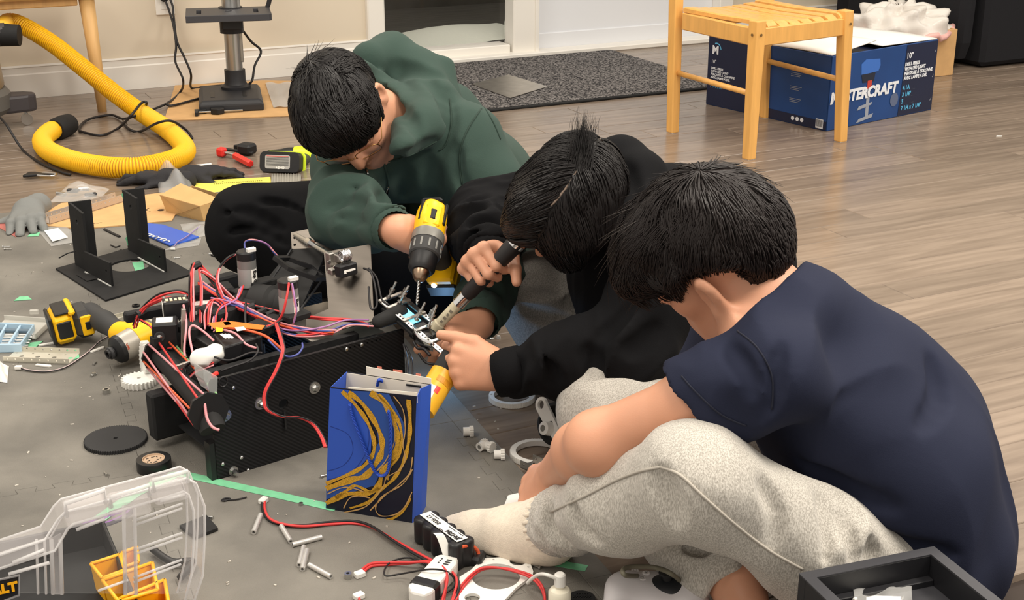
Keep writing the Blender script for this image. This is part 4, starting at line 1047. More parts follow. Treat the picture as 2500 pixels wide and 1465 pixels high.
# blue carton of the drill press
NAVYB = mat('carton_navy', (22, 30, 58), .45, var=.06, vscale=12); BLUEB = mat('carton_blue', (24, 64, 122), .45, var=.12, vscale=5); CYAN = mat('print_cyan', (92, 178, 222), .5); PRINTW = mat('print_white', (228, 232, 238), .5)
PRINTB = mat('print_blue', (58, 108, 190), .5); PRINTG = mat('print_grey', (150, 156, 168), .5); PRINTD = mat('print_dark', (30, 36, 52), .5)
def carton():
    N, Rr, L = G(2017, 321), G(2273, 268), G(1751, 249); x = nrm(Rr - N); fr = Fr(N, x); w = np.linalg.norm(Rr - N); dp = abs(fr.loc(L)[1]); h = .272
    t = thing('drill_press_carton', 'blue printed cardboard carton with white-lined flaps behind the wooden chair', 'box', fr)
    th = .005
    mb = MB(); mb.box((w / 2, th / 2, h / 2), (w, th, h), None, .002); part('side_panel', mb, BLUEB, t, label='blue printed side of the carton')
    mb = MB(); mb.box((th / 2, dp / 2, h / 2), (th, dp, h), None, .002); part('side_panel', mb, BLUEB, t)
    mb = MB(); mb.box((w / 2, dp - th / 2, h / 2), (w, th, h), None, .002); part('side_panel', mb, NAVYB, t)
    mb = MB(); mb.box((w - th / 2, dp / 2, h / 2), (th, dp, h), None, .002); part('side_panel', mb, NAVYB, t)
    mb = MB(); mb.box((w / 2, dp / 2, .003), (w - .01, dp - .01, .006)); part('bottom', mb, CARD, t)
    # flaps, white inside turned up, with a dark gap between them
    for (x0, x1, tilt) in ((.004, w * .40, .030), (w * .46, w - .004, .006)):
        mb = MB(); mb.grid(lambda a, b: A(x0 + a * (x1 - x0), .004 + b * (dp - .012), h + .002 + tilt * (a if x0 < .1 else 1 - a) * (1 - .5 * b) + .003 * math.sin(7 * b)), 6, 8); part('top_flap', mb, PAPER, t, True, solid=.004, label='white lining of a carton flap')
    mb = MB(); mb.box((w / 2, dp / 2, h - .015), (w - .02, dp - .02, .01)); part('inner_flap', mb, NAVYB, t)
    # front face print (x-z plane, y=0)
    F = lambda x0, z0, y=-.0019: Fr((x0, y, z0), (1, 0, 0), (0, -1, 0))
    def sh(poly, m, name, y=-.0006, parent=None):
        mb = MB(); mb.prism(poly, 0, .0006, T=lambda a, b, c: A(a, y - c, b)); part(name, mb, m, parent or t)
    x1 = w * .66
    sh([(x1, .004), (w - .002, .004), (w - .002, h - .004), (x1 + .02, h - .004)], NAVYB, 'print_panel')
    p = (w * .36)
    sh([(p - .05, .185), (p + .045, .19), (p + .055, .21), (p + .05, .235), (p - .03, .24), (p - .055, .225)], PRINTB, 'printed_motor_head')
    sh([(p - .04, .155), (p + .025, .155), (p + .03, .187), (p - .05, .187)], PRINTD, 'printed_dark_band')  # dark printed band below the motor head
    sh([(p - .012, .13), (p + .012, .135), (p + .014, .16), (p - .012, .16)], mat('print_red', (190, 66, 52), .5), 'printed_dial', -.0012)
    sh([(p - .010, .025), (p + .008, .025), (p + .008, .155), (p - .010, .155)], PRINTG, 'printed_column')
    sh([(p - .06, .055), (p + .02, .068), (p + .026, .078), (p - .05, .07)], PRINTG, 'printed_table', -.0012)
    sh([(p - .06, .008), (p + .03, .02), (p + .036, .034), (p - .045, .022)], PRINTG, 'printed_base', -.0012)
    text('lettering', 'MASTERCRAFT', .056, PRINTW, t, F(w * .010, .116, -.0022), shear=.12, sx=1.02, bold=.0028)
    sh([(x1 - .03 + .026 * math.cos(a) * .9, .07 + .026 * math.sin(a)) for a in [2 * math.pi * k / 20 for k in range(20)]], mat('print_seal', (92, 104, 132), .5), 'printed_seal', -.0012)
    xt = x1 + .012
    text('lettering', '10"', .03, PRINTW, t, F(xt + .008, h - .045), bold=.0006)
    for i, l in enumerate(('DRILL PRESS', 'WITH LED LIGHT', 'PERCEUSE À COLONNE', 'AVEC LAMPE À DEL')): text('lettering', l, .0175, PRINTW, t, F(xt + .004, h - .076 - i * .0175), shear=.15, sx=.92, bold=.0008)
    for i, l in enumerate(('4.1A', '3 1/4"', '5', '7 1/4 x 7 1/4"')): text('lettering', l, .022, CYAN, t, F(xt + .003, .108 - i * .026), bold=.0007)
    for i in range(4): sh([(xt + .003, .097 - i * .026), (xt + .08, .098 - i * .026), (xt + .08, .0988 - i * .026), (xt + .003, .0978 - i * .026)], PRINTG, 'printed_rule')
    for z in (.04, .13, .225): sh([(w - .018, z), (w - .010, z + .012), (w - .008, z + .011), (w - .016, z - .001)], PRINTW, 'printed_dash')
    # left face print (plane x=0, runs back along y)
    FL = lambda y0, z0, d=.0008: Fr((-d, y0, z0), (0, -1, 0), (-1, 0, 0))
    def shl(poly, m, name, d=.0006):
        mb = MB(); mb.prism(poly, 0, .0006, T=lambda a, b, c: A(-d - c, a, b)); part(name, mb, m, t)
    shl([(dp - .002, .003), (dp * .62, .003), (dp * .62, h - .003), (dp - .002, h - .003)], NAVYB, 'print_panel')
    shl([(.003, .003), (dp * .62, .003), (dp * .62, .04), (.003, .034)], NAVYB, 'print_panel')
    text('logo', 'M', .045, PRINTW, t, FL(dp - .022, h - .055, .0014), bold=.0015)
    shl([(dp - .045 - .026 * math.cos(a), h - .055 + .03 * math.sin(a)) for a in [.2 + k * .16 for k in range(12)]] + [(dp - .045 - .022 * math.cos(a), h - .055 + .026 * math.sin(a)) for a in [.2 + k * .16 for k in range(11, -1, -1)]], CYAN, 'logo_arc', .0012)
    text('lettering', '10"', .02, PRINTW, t, FL(dp - .02, h - .10, .0014))
    for i, l in enumerate(('DRILL PRESS', 'WITH LED LIGHT', 'PERCEUSE À COLONNE', 'AVEC LAMPE À DEL')): text('lettering', l, .012, PRINTW, t, FL(dp - .02, h - .125 - i * .012, .0014), shear=.15, bold=.0003)
    text('lettering', '7 1/4 x 7 1/4"', .012, CYAN, t, FL(dp - .02, .075, .0014))
    q = dp * .55
    for poly, m in (([(q - .03, .195), (q + .03, .195), (q + .03, .225), (q - .03, .225)], PRINTD), ([(q - .006, .07), (q + .004, .07), (q + .004, .195), (q - .006, .195)], PRINTG), ([(q - .01, .115), (q + .05, .112), (q + .05, .12), (q - .01, .122)], PRINTG), ([(q - .015, .062), (q + .05, .066), (q + .05, .074), (q - .015, .07)], PRINTG)): shl(poly, m, 'printed_drawing')
    for (y, z) in ((dp * .3, .19), (dp * .3, .14), (dp * .3, .095)):
        for k in range(3): shl([(y, z - k * .006), (y - .055 + .006 * k, z - k * .006), (y - .055 + .006 * k, z - .0018 - k * .006), (y, z - .0018 - k * .006)], PRINTG, 'printed_line')
    for k in range(3): shl([(.16 - k * .022 + .008 * math.cos(a), .022 + .008 * math.sin(a)) for a in [2 * math.pi * j / 12 for j in range(12)]], PRINTW, 'printed_symbol', .0014)
    shl([(.05, .006), (.016, .006), (.016, .04), (.05, .04)], PRINTW, 'barcode_label', .0014)
    for k in range(9): shl([(.047 - k * .0034, .012), (.0455 - k * .0034, .012), (.0455 - k * .0034, .037), (.047 - k * .0034, .037)], INK, 'barcode_bar', .002)
carton()

# brown carton with a plastic bag stuffed on top, dark sofa, dark cushion
def far_right():
    b = G(2326, 183); fr = Fr(b, A(-.80, -.60, 0)); fr = Fr(b, -fr.x)  # x along its front to the right
    fr = Fr(b - WD * .36, WD); 
    t = thing('brown_carton', 'plain brown cardboard box topped with a crumpled plastic bag', 'box', fr); h = .20
    for (c, s_) in (((.18, .003, h / 2), (.36, .006, h)), ((.18, .297, h / 2), (.36, .006, h)), ((.003, .15, h / 2), (.006, .29, h)), ((.357, .15, h / 2), (.006, .29, h)), ((.18, .15, .003), (.35, .29, .006))):
        mb = MB(); mb.box(c, s_, None, .0015); part('side_panel', mb, CARD, t)
    BAG = mat('bag_film', (222, 216, 208), .3, trans=.1); PINK = mat('pink_bag_film', (232, 178, 170), .35)
    t = thing('plastic_bag', 'crumpled white plastic bag with a pink hem stuffed in the brown carton', 'bag', Fr(fr.p(.14, .13, h - .03), WD))
    def f(a, b):
        th = a * 2 * math.pi; r = (.02 + .21 * math.sin(b * math.pi / 2)); n = .018 * math.sin(5 * th + 9 * b) + .011 * math.sin(11 * th - 7 * b) + .010 * math.sin(17 * b + 3 * th)
        return A((r * 1.05 + n) * math.cos(th), (r * .8 + n) * math.sin(th), .13 * (1 - b ** 2.2) + n * .6 + .0)
    mb = MB(); mb.grid(f, 64, 20); part('bag_film', mb, BAG, t, True)
    mb = MB(); mb.tube([A(*(f(k / 40, .97) + A(0, 0, .008 * math.sin(k * 1.7)))) for k in range(40)], .014, 6, True); part('bag_hem', mb, PINK, t, True)
    s0 = G(2372, 172); fs = Fr(s0, WD)
    SOFA = mat('black_sofa_cloth', (34, 34, 37), .95, bump=.2, bscale=300, spec=.2)
    t = thing('black_sofa', 'black upholstered sofa end at the edge of the wood floor', 'sofa', fs)
    mb = MB(); mb.box((-.02, .42, .27), (.12, .8, .50), None, .03); part('armrest', mb, SOFA, t, sub=1)
    mb = MB(); mb.box((.78, .40, .20), (1.45, .8, .38), None, .02); part('base', mb, SOFA, t)
    mb = MB(); mb.box((.78, .42, .44), (1.4, .72, .10), None, .03); part('seat_cushion', mb, SOFA, t)
    mb = MB(); mb.box((.78, .82, .45), (1.4, .12, .75), None, .03); part('backrest', mb, SOFA, t)
    c = G(2045, 150); f2 = Fr(A(*(W0 + WD * (wall_hit(2045, 60)[0]) + WN * .22)) * A(1, 1, 0), WD)
    mb = MB(); mb.box((0, 0, .16), (.26, .24, .32), None, .04); single('storage_cube', 'black cloth storage cube by the wall behind the wooden chair', 'storage cube', mb, SOFA, f2)
    mb = MB(); mb.prism([(0, 0), (.022, .003), (.026, .012), (.006, .014)], 0, .002); single('plastic_scrap', 'white plastic scrap alone on the wood floor by the blue carton', 'scrap', mb, WHITE, Fr(G(2432, 334, .0003), (1, 0, 0)))
far_right()

# speckled rug, and the sheet of metal on it
RUGM = mat('rug_pile', (74, 72, 74), .95, bump=1.0, bscale=500, spec=.1)
N_, L_, B_ = nodes(RUGM); tc = N_.new('ShaderNodeNewGeometry'); n_ = N_.new('ShaderNodeTexNoise'); n_.inputs['Scale'].default_value = 120; n_.inputs['Detail'].default_value = 4; L_.new(tc.outputs['Position'], n_.inputs['Vector'])
r_ = N_.new('ShaderNodeValToRGB'); e_ = r_.color_ramp.elements; e_[0].position = .42; e_[0].color = srgb(38, 37, 40); e_[1].position = .6; e_[1].color = srgb(142, 138, 136); L_.new(n_.outputs['Fac'], r_.inputs['Fac']); L_.new(r_.outputs['Color'], B_.inputs['Base Color'])
def rug():
    a, b = WF.loc(G(1220, 276)), WF.loc(G(1660, 222)); x0 = WF.loc(G(1000, 170))[0] - .3; x1 = WF.loc(G(1800, 220))[0]; yn = (a[1] + b[1]) / 2; yf = -.085
    t = thing('rug', 'dark grey speckled door rug lying along the glass door', 'rug', Fr(W0, WD)); 
    mb = MB(); mb.grid(lambda u, v: A(x0 + u * (x1 - x0), yn + .012 + v * (yf - yn - .024), .011 + .0015 * math.sin(u * 300) * math.sin(v * 90)), 90, 24); part('pile', mb, RUGM, t, True)
    mb = MB(); mb.box(((x0 + x1) / 2, (yn + yf) / 2, .005), (x1 - x0, yf - yn, .01), None, .003); part('rubber_backing', mb, BLACKM, t)
    q = [G(1152, 206, .013), G(1241, 183, .013), G(1337, 212, .013), G(1246, 240, .013)]; f = Fr(sum(q) / 4, q[2] - q[0])
    mb = MB(); mb.prism([tuple(f.loc(p)[:2]) for p in q], 0, .002); single('metal_sheet', 'flat grey metal sheet lying on the speckled rug', 'metal sheet', mb, ALU, f)
rug()

# drill press on its cardboard
IRON = mat('cast_iron_black', (40, 40, 43), .5, bump=.1, bscale=200); IRONT = mat('iron_table', (66, 66, 70), .45, .2)
def press():
    q = [G(427, 211), G(640, 199), G(735, 200), G(745, 283), G(401, 296)]; f = Fr(sum(q) / 5, q[3] - q[4])
    mb = MB(); mb.prism([tuple(f.loc(p)[:2]) for p in q], 0, .005); single('cardboard_sheet', 'brown cardboard sheet laid under the drill press', 'cardboard', mb, CARD, f, bevel=.001)
    a = G(487, 277, .005); b = G(645, 270, .005); fr = Fr(a, b - a); w = np.linalg.norm(b - a); dp = .33
    t = thing('drill_press', 'black bench drill press with a steel column standing on brown cardboard', 'drill press', fr)
    mb = MB(); vs = []
    for (z, i) in ((0, 0), (.03, 0), (.045, .012)):
        vs += [A(i, i, z), A(w - i, i, z), A(w - i, dp - i, z), A(i, dp - i, z)]
    mb.add(vs, [(3, 2, 1, 0), (8, 9, 10, 11)] + [(k * 4 + j, k * 4 + (j + 1) % 4, (k + 1) * 4 + (j + 1) % 4, (k + 1) * 4 + j) for k in (0, 1) for j in range(4)]); part('base', mb, IRON, t, bevel=.006)
    for x in (.22, .72):
        mb = MB(); mb.box((w * x, dp * .38, .0452), (.016, .11, .002)); part('base_slot', mb, BLACK, t)
    cx, cy = w * .60, dp * .74
    mb = MB(); mb.lathe([(0, .045), (.058, .045), (.06, .055), (.045, .062), (.041, .075), (.041, .12), (0, .12)], 24, (cx, cy, 0)); part('column_flange', mb, IRON, t, 'auto')
    mb = MB(); mb.cyl((cx, cy, .1), (cx, cy, .80), .0325, seg=28); part('column', mb, STEEL, t, 'auto')
    mb = MB(); mb.box((cx + .032, cy - .012, .45), (.012, .016, .6), None, .002); part('rack', mb, ALU, t)
    tz = .335
    mb = MB(); mb.prism([(-.17, -.20), (.14, -.20), (.15, -.19), (.15, .02), (-.17, .02)], tz, tz + .026, [[(-.13, -.15), (-.112, -.15), (-.112, -.04), (-.13, -.04)], [(.085, -.15), (.103, -.15), (.103, -.04), (.085, -.04)], circle(.014, 12, -.01, -.09)], T=lambda x, y, z: A(cx + x, cy + y, z)); part('table', mb, IRONT, t, bevel=.002)
    mb = MB(); mb.cyl((cx, cy, tz - .07), (cx, cy, tz + .03), .046, seg=24); mb.box((cx, cy - .07, tz - .02), (.08, .12, .045), None, .006); part('table_bracket', mb, IRON, t, 'auto')
    o = [A(cx + .05, cy, tz + .0), A(cx + .12, cy, tz + .0), A(cx + .145, cy - .005, tz + .03), A(cx + .16, cy - .01, tz + .085), A(cx + .165, cy - .01, tz + .10)]
    mb = MB(); mb.tube(spline(o, 5), .009, 8); part('crank_arm', mb, IRON, t, True)
    mb = MB(); mb.cyl(o[-1] - A(.01, 0, 0), o[-1] + A(.11, .0, .004), .013, seg=14); part('crank_handle', mb, BLACK, t, 'auto')
    mb = MB(); mb.lathe([(0, 0), (.03, 0), (.03, .02), (.012, .03), (0, .03)], 14, (cx - .045, cy - .01, tz + .13), (-1, -.2, 0)); part('lock_knob', mb, STEEL, t, 'auto')
    mb = MB(); mb.box((cx, cy - .05, .80), (.17, .30, .16), None, .025); part('head', mb, mat('press_blue', (48, 92, 170), .4), t)
    mb = MB(); mb.lathe([(0, 0), (.012, 0), (.02, .03), (.022, .06), (.03, .07), (.03, .14), (0, .14)], 18, (cx, cy - .14, .60)); part('chuck', mb, STEEL, t, 'auto')
    pts = [fr.p(cx + .03, cy + .05, tz - .05), Q(612, 100, 5.45), Q(637, 125, 5.45), Q(622, 160, 5.43), Q(616, 195, 5.4), G(606, 207, .06), G(596, 213, .055)]
    mb = MB(); mb.tube([fr.loc(p) for p in spline(pts, 6)], .005, 6); part('power_cord', mb, BLKW, t, True)
    # small bar clamp leaning on the base
    fc = Fr(G(476, 282, .006), A(1, .25, 0)); t = thing('small_clamp', 'small black trigger clamp against the drill press base', 'clamp', fc)
    mb = MB(); mb.box((.09, .02, .008), (.18, .012, .006), None, .001); part('bar', mb, STEEL, t)
    mb = MB(); mb.prism([(0, -.02), (.012, -.02), (.016, .02), (.045, .03), (.045, .045), (0, .04)], 0, .016); part('fixed_jaw', mb, BLACK, t, bevel=.002)
    mb = MB(); mb.prism([(.06, 0), (.085, -.012), (.11, .0), (.11, .05), (.09, .06), (.06, .04)], .002, .022); part('sliding_jaw', mb, BLACK, t, bevel=.002)
    mb = MB(); mb.prism([(.05, .055), (.09, .05), (.075, .11), (.055, .10)], .002, .02); part('trigger', mb, BLACK, t, bevel=.002)
    SH = mat('crinkled_film', (196, 192, 186), .2, alpha=.75)
    q = [G(648, 205, .006), G(710, 203, .006), G(712, 262, .006), G(668, 264, .006)]; f = Fr(q[0], q[1] - q[0]); L = [f.loc(p) for p in q]
    mb = MB(); mb.grid(lambda a, b: (L[0] * (1 - a) + L[1] * a) * (1 - b) + (L[3] * (1 - a) + L[2] * a) * b + A(0, 0, .004 + .004 * math.sin(9 * a + 5 * b) * math.sin(7 * b + 2)), 14, 14); single('clear_film_sheet', 'crinkled clear film beside the drill press base', 'film', mb, SH, f, True)
press()

# plugs and cords from the socket
def cords():
    s, z = wall_hit(402, 12, .03); base = W0 + WD * s + WN * .03 + A(0, 0, z + .03)
    pl = MB(); pl.box((0, 0, 0), (.03, .035, .034), None, .008)
    P1 = [base + A(0, 0, .0), Q(412, 24, 5.53), Q(423, 60, 5.50), Q(430, 110, 5.47), Q(428, 150, 5.44), Q(447, 195, 5.38), G(440, 225, .006), G(408, 252, .012), G(360, 272, .012), G(330, 283, .05), G(300, 290, .012), G(270, 281, .006), G(215, 292, .006), G(193, 315, .006), G(212, 325, .006), G(250, 330, .006), G(290, 312, .006), G(320, 282, .075), G(345, 252, .095), G(358, 251, .095), G(352, 268, .05)]
    f = Fr(base, WD); t = thing('power_cable', 'black power cord from the wall socket looped round the yellow hose', 'cord', f)
    part('plug', pl, BLACK, t, bevel=0); mb = MB(); mb.tube([f.loc(p) for p in spline(P1, 8)], .0048, 6); part('cable', mb, BLKW, t, True)
    b2 = base + A(0, 0, .045) + WD * .004
    P2 = [b2, Q(420, 10, 5.53), Q(424, 40, 5.52), Q(432, 100, 5.48), Q(450, 140, 5.45), Q(466, 180, 5.43), G(467, 214, .012), G(500, 212, .012), G(555, 208, .05), G(560, 214, .05), G(530, 228, .012), G(470, 245, .012), G(420, 258, .012), G(405, 254, .014)]
    f = Fr(b2, WD); t = thing('power_cable', 'black power cord from the wall socket to the drill press', 'cord', f)
    pl = MB(); pl.box((0, 0, 0), (.03, .035, .034), None, .008); part('plug', pl, BLACK, t); mb = MB(); mb.tube([f.loc(p) for p in spline(P2, 8)], .0048, 6); part('cable', mb, BLKW, t, True)
    P3 = [G(300, 300, .006), G(320, 318, .006), G(345, 320, .006), G(385, 300, .085), G(420, 296, .085), G(455, 318, .03), G(470, 338, .006)]
    f = Fr(P3[0]); mb = MB(); mb.tube([f.loc(p) for p in spline(P3, 8)], .0045, 6); single('loose_cable', 'loose black cord end lying over the bend of the yellow hose', 'cord', mb, BLKW, f, True)
cords()

# pale wooden bench leg and frame by the socket wall
def bench():
    p = G(250, 273); fr = Fr(p, WD); t = thing('wooden_bench', 'pale wooden bench with round tapered legs at the left of the wall', 'bench', fr); v = nrm((p - CP) * A(1, 1, 0)); 
    back = fr.loc(p + v * .17)
    for q in (A(0, 0, 0), back, A(-1.0, 0, 0), A(-1.0, .17, 0)):
        mb = MB(); mb.tube([q + A(0, 0, .0), q + A(-.004, 0, .15), q + A(-.016, .0, .44)], .02, 14, rf=lambda a: .0165 + .0125 * a); part('leg', mb, WOODP, t, True)
    mb = MB(); mb.box((-.52, .085, .455), (1.12, .27, .03), None, .008); part('seat', mb, WOODP, t)
    mb = MB(); mb.box((-.53, .0, .425), (.96, .02, .035), None, .003); part('rail', mb, WOODP, t)
bench()

# canister vacuum and its yellow hose
def vacuum():
    VG = mat('vacuum_grey', (92, 90, 86), .5); VD = mat('vacuum_dark', (62, 58, 60), .5); TANK = mat('tank_smoke', (150, 128, 96), .3, alpha=.92)
    c = G(-95, 318); fr = Fr(c, A(1, .2, 0)); t = thing('canister_vacuum', 'grey canister vacuum on casters at the left edge', 'vacuum', fr)
    mb = MB(); mb.lathe([(0, .06), (.17, .06), (.185, .08), (.185, .13), (.17, .15), (0, .15)], 32); part('base', mb, VG, t, 'auto')
    mb = MB(); mb.lathe([(.158, .14), (.168, .16), (.160, .26), (.152, .285), (0, .29)], 32); part('tank', mb, TANK, t, True)
    mb = MB(); mb.lathe([(0, .285), (.168, .285), (.172, .31), (.155, .365), (.09, .392), (0, .397)], 32); part('motor_head', mb, VD, t, 'auto')
    for (a, L) in ((12, .27), (-62, .24), (100, .25), (190, .25)):
        f = Fr((0, 0, 0), (math.cos(math.radians(a)), math.sin(math.radians(a)), 0)); mb = MB()
        sec = [(.10, -.07), (L - .03, -.042), (L, -.02), (L, .02), (L - .03, .042), (.10, .07)]
        mb.prism(sec, .055, .118, T=lambda x, y, z: f.p(x, y, z)); o = part('caster_arm', mb, VD, t, bevel=.01)
        mb = MB(); w = f.p(L - .04, 0, .022); mb.cyl(w - f.y * .011, w + f.y * .011, .021, seg=16); mb.cyl(w, w + A(0, 0, .035), .006, seg=8); part('caster', mb, STEEL, o, 'auto')
    mb = MB(); mb.cyl(A(.10, .02, .335), A(.19, .03, .335), .042, seg=20); part('hose_inlet', mb, VD, t, 'auto')
    # hose
    pts = [fr.p(.17, .03, .335), Q(20, 54, 5.08), Q(62, 66, 5.05), Q(130, 108, 5.03), Q(200, 163, 5.0), Q(280, 228, 4.98), Q(345, 275, 4.94), G(402, 312, .036), G(440, 345, .036), G(452, 372, .036), G(405, 396, .036), G(310, 410, .036), G(200, 398, .036), G(125, 372, .036), G(103, 345, .036), G(122, 322, .036), G(140, 315, .036)]
    P = spline(pts, 26); d = np.cumsum([0] + [np.linalg.norm(P[i + 1] - P[i]) for i in range(len(P) - 1)]); tot = d[-1]; step = .0021; n = int(tot / step)
    S = [A(*[np.interp(k * step, d, [p[c] for p in P]) for c in range(3)]) for k in range(n)]
    f = Fr(pts[-1]); mb = MB(); seg = 16; x = nrm(np.cross(A(0, 0, 1), S[1] - S[0])); vs = []; 
    for i in range(n):
        T_ = nrm(S[min(i + 1, n - 1)] - S[max(i - 1, 0)]); x = nrm(x - T_ * (x @ T_)); y = np.cross(T_, x); r = (.0335, .0335, .0305, .0305)[i % 4]
        for k in range(seg): vs.append(f.loc(S[i] + x * (r * math.cos(2 * math.pi * k / seg)) + y * (r * math.sin(2 * math.pi * k / seg))))
    mb.add(vs, []); 
    for i in range(n - 1):
        for k in range(seg): mb.f.append((i * seg + k, i * seg + (k + 1) % seg, (i + 1) * seg + (k + 1) % seg, (i + 1) * seg + k)); mb.mi.append(1 if i % 4 in (2,) else 0)
    t2 = thing('vacuum_hose', 'yellow ribbed vacuum hose curled on the floor with a black end cuff', 'hose', f)
    part('ribbed_hose', mb, [mat('hose_yellow', (244, 190, 22), .45), mat('hose_groove', (178, 120, 14), .6)], t2, 'auto')
    e = f.loc(G(140, 315, .036)); g = f.loc(G(168, 303, .036)); dd = nrm(g - e); mb = MB(); mb.lathe([(0, -.02), (.036, -.02), (.040, 0), (.040, .05), (.036, .085), (.030, .085), (.028, .03), (0, .03)], 20, e, dd); part('end_cuff', mb, BLACKM, t2, 'auto')
    mb = MB(); mb.cyl(f.loc(fr.p(.15, .03, .335)), f.loc(fr.p(.24, .02, .332)), .042, .038, 20); part('inlet_cuff', mb, BLACKM, t2, 'auto')
    P3 = [Q(-20, 270, 4.8), Q(12, 300, 4.65), G(55, 365, .006), G(100, 398, .006), G(150, 420, .006), G(172, 426, .006)]
    f = Fr(P3[-1]); mb = MB(); mb.tube([f.loc(p) for p in spline(P3, 8)], .0045, 6); single('power_cable', 'thin black cord running from the vacuum under the yellow hose', 'cord', mb, BLKW, f, True)
vacuum()
# ------------------------------------------------------------------ clutter on the left half of the mats
FILM = mat('clear_film', (236, 236, 234), .12, alpha=.30); GLOVE = mat('glove_grey', (122, 124, 122), .85, bump=.3, bscale=300); GLOVEB = mat('glove_black', (38, 37, 40), .8, bump=.3, bscale=300)
REDF = mat('red_film', (206, 120, 112), .3, alpha=.8); LIME = mat('lime_plastic', (214, 240, 40), .4); GREYL = mat('label_grey', (168, 166, 162), .5); BLUEP = mat('blue_pouch', (40, 88, 190), .3); YELC = mat('yellow_card', (240, 226, 96), .75)
DRUB = mat('tool_rubber', (56, 56, 56), .7)
def flat(name, label, cat, pix, m, z=MZ + .0005, th=.0012, bevel=0, group=None, holes=()):
    q = [G(u, v, z) for (u, v) in pix]; f = Fr(sum(q) / len(q), q[1] - q[0]); mb = MB(); mb.prism([tuple(f.loc(p)[:2]) for p in q], 0, th)
    return single(name, label, cat, mb, m, f, bevel=bevel, group=group)
def film(name, label, pix, m=None, z=MZ + .001, amp=.012, n=18, seed=1, cat='bag'):
    q = [G(u, v, z) for (u, v) in pix]; f = Fr(q[0], q[1] - q[0]); L = [f.loc(p) for p in q]; r = random.Random(seed); ph = [r.uniform(0, 6) for _ in range(6)]
    def fn(a, b):
        e = math.sin(math.pi * a) * math.sin(math.pi * b)
        return (L[0] * (1 - a) + L[1] * a) * (1 - b) + (L[3] * (1 - a) + L[2] * a) * b + A(0, 0, amp * (e ** .5 * (1 + .5 * math.sin(8 * a + ph[0] + 5 * b) + .4 * math.sin(13 * b - 6 * a + ph[1])) * .6) + .0006)
    mb = MB(); mb.grid(fn, n, n); return single(name, label, cat, mb, m or FILM, f, True)
def strip(name, label, cat, pts, w, m, z=MZ + .0004, th=.0004):
    P = [G(u, v, z) for (u, v) in pts]; f = Fr(P[0]); mb = MB(); L = [f.loc(p) for p in P]; vs = []
    for i in range(len(L)):
        t = nrm((L[min(i + 1, len(L) - 1)] - L[max(i - 1, 0)]) * A(1, 1, 0)); nn = A(-t[1], t[0], 0)
        vs += [L[i] + nn * w / 2, L[i] - nn * w / 2]
    vs = [A(*v) for v in vs]; n = len(vs); mb.add(vs + [v + A(0, 0, th) for v in vs], [(2 * i + n, 2 * i + 1 + n, 2 * i + 3 + n, 2 * i + 2 + n) for i in range(len(L) - 1)] + [(2 * i, 2 * i + n, 2 * i + 2 + n, 2 * i + 2) for i in range(len(L) - 1)] + [(2 * i + 1, 2 * i + 3, 2 * i + 3 + n, 2 * i + 1 + n) for i in range(len(L) - 1)])
    return single(name, label, cat, mb, m, f)
def channel(name, label, p, q, w=.035, hgt=.03, m=None, z=MZ, up=1, roll=0, pitch=.016):
    """perforated U channel from p to q, built as a floor with holes and two side walls with holes"""
    a, b = G(*p, z), G(*q, z); f = Fr(a, b - a); L = float(np.linalg.norm(b - a)); t = thing(name, label, 'channel', f); m = m or ALU
    n = max(2, int(L / pitch)); hs = []
    for i in range(n):
        x = (i + .5) * L / n
        if i % 2: hs.append(circle(.0052, 10, x, w / 2))
        else: hs += [circle(.0022, 8, x, w * .22), circle(.0022, 8, x, w * .78)]
    mb = MB(); mb.prism([(0, 0), (L, 0), (L, w), (0, w)], 0, .002, hs); part('web', mb, m, t)
    for y in (0, w - .002):
        mb = MB(); mb.prism([(0, 0), (L, 0), (L, hgt), (0, hgt)], 0, .002, [circle(.0022, 8, (i + .5) * L / n, hgt * .62) for i in range(n)], T=lambda X, Y, Z: A(X, y + Z, Y)); part('flange', mb, m, t)
    return t
def small_screw(p, ang, L=.014, label='', tilt=0):
    f = Fr(G(*p, MZ + .0025), (math.cos(ang), math.sin(ang), 0)); mb = MB(); mb.lathe([(0, 0), (.0028, 0), (.0028, .003), (.0014, .0035), (.0014, L), (0, L + .001)], 8, (0, 0, 0), (1, 0, tilt)); return single('screw', label, 'screw', mb, STEEL, f)
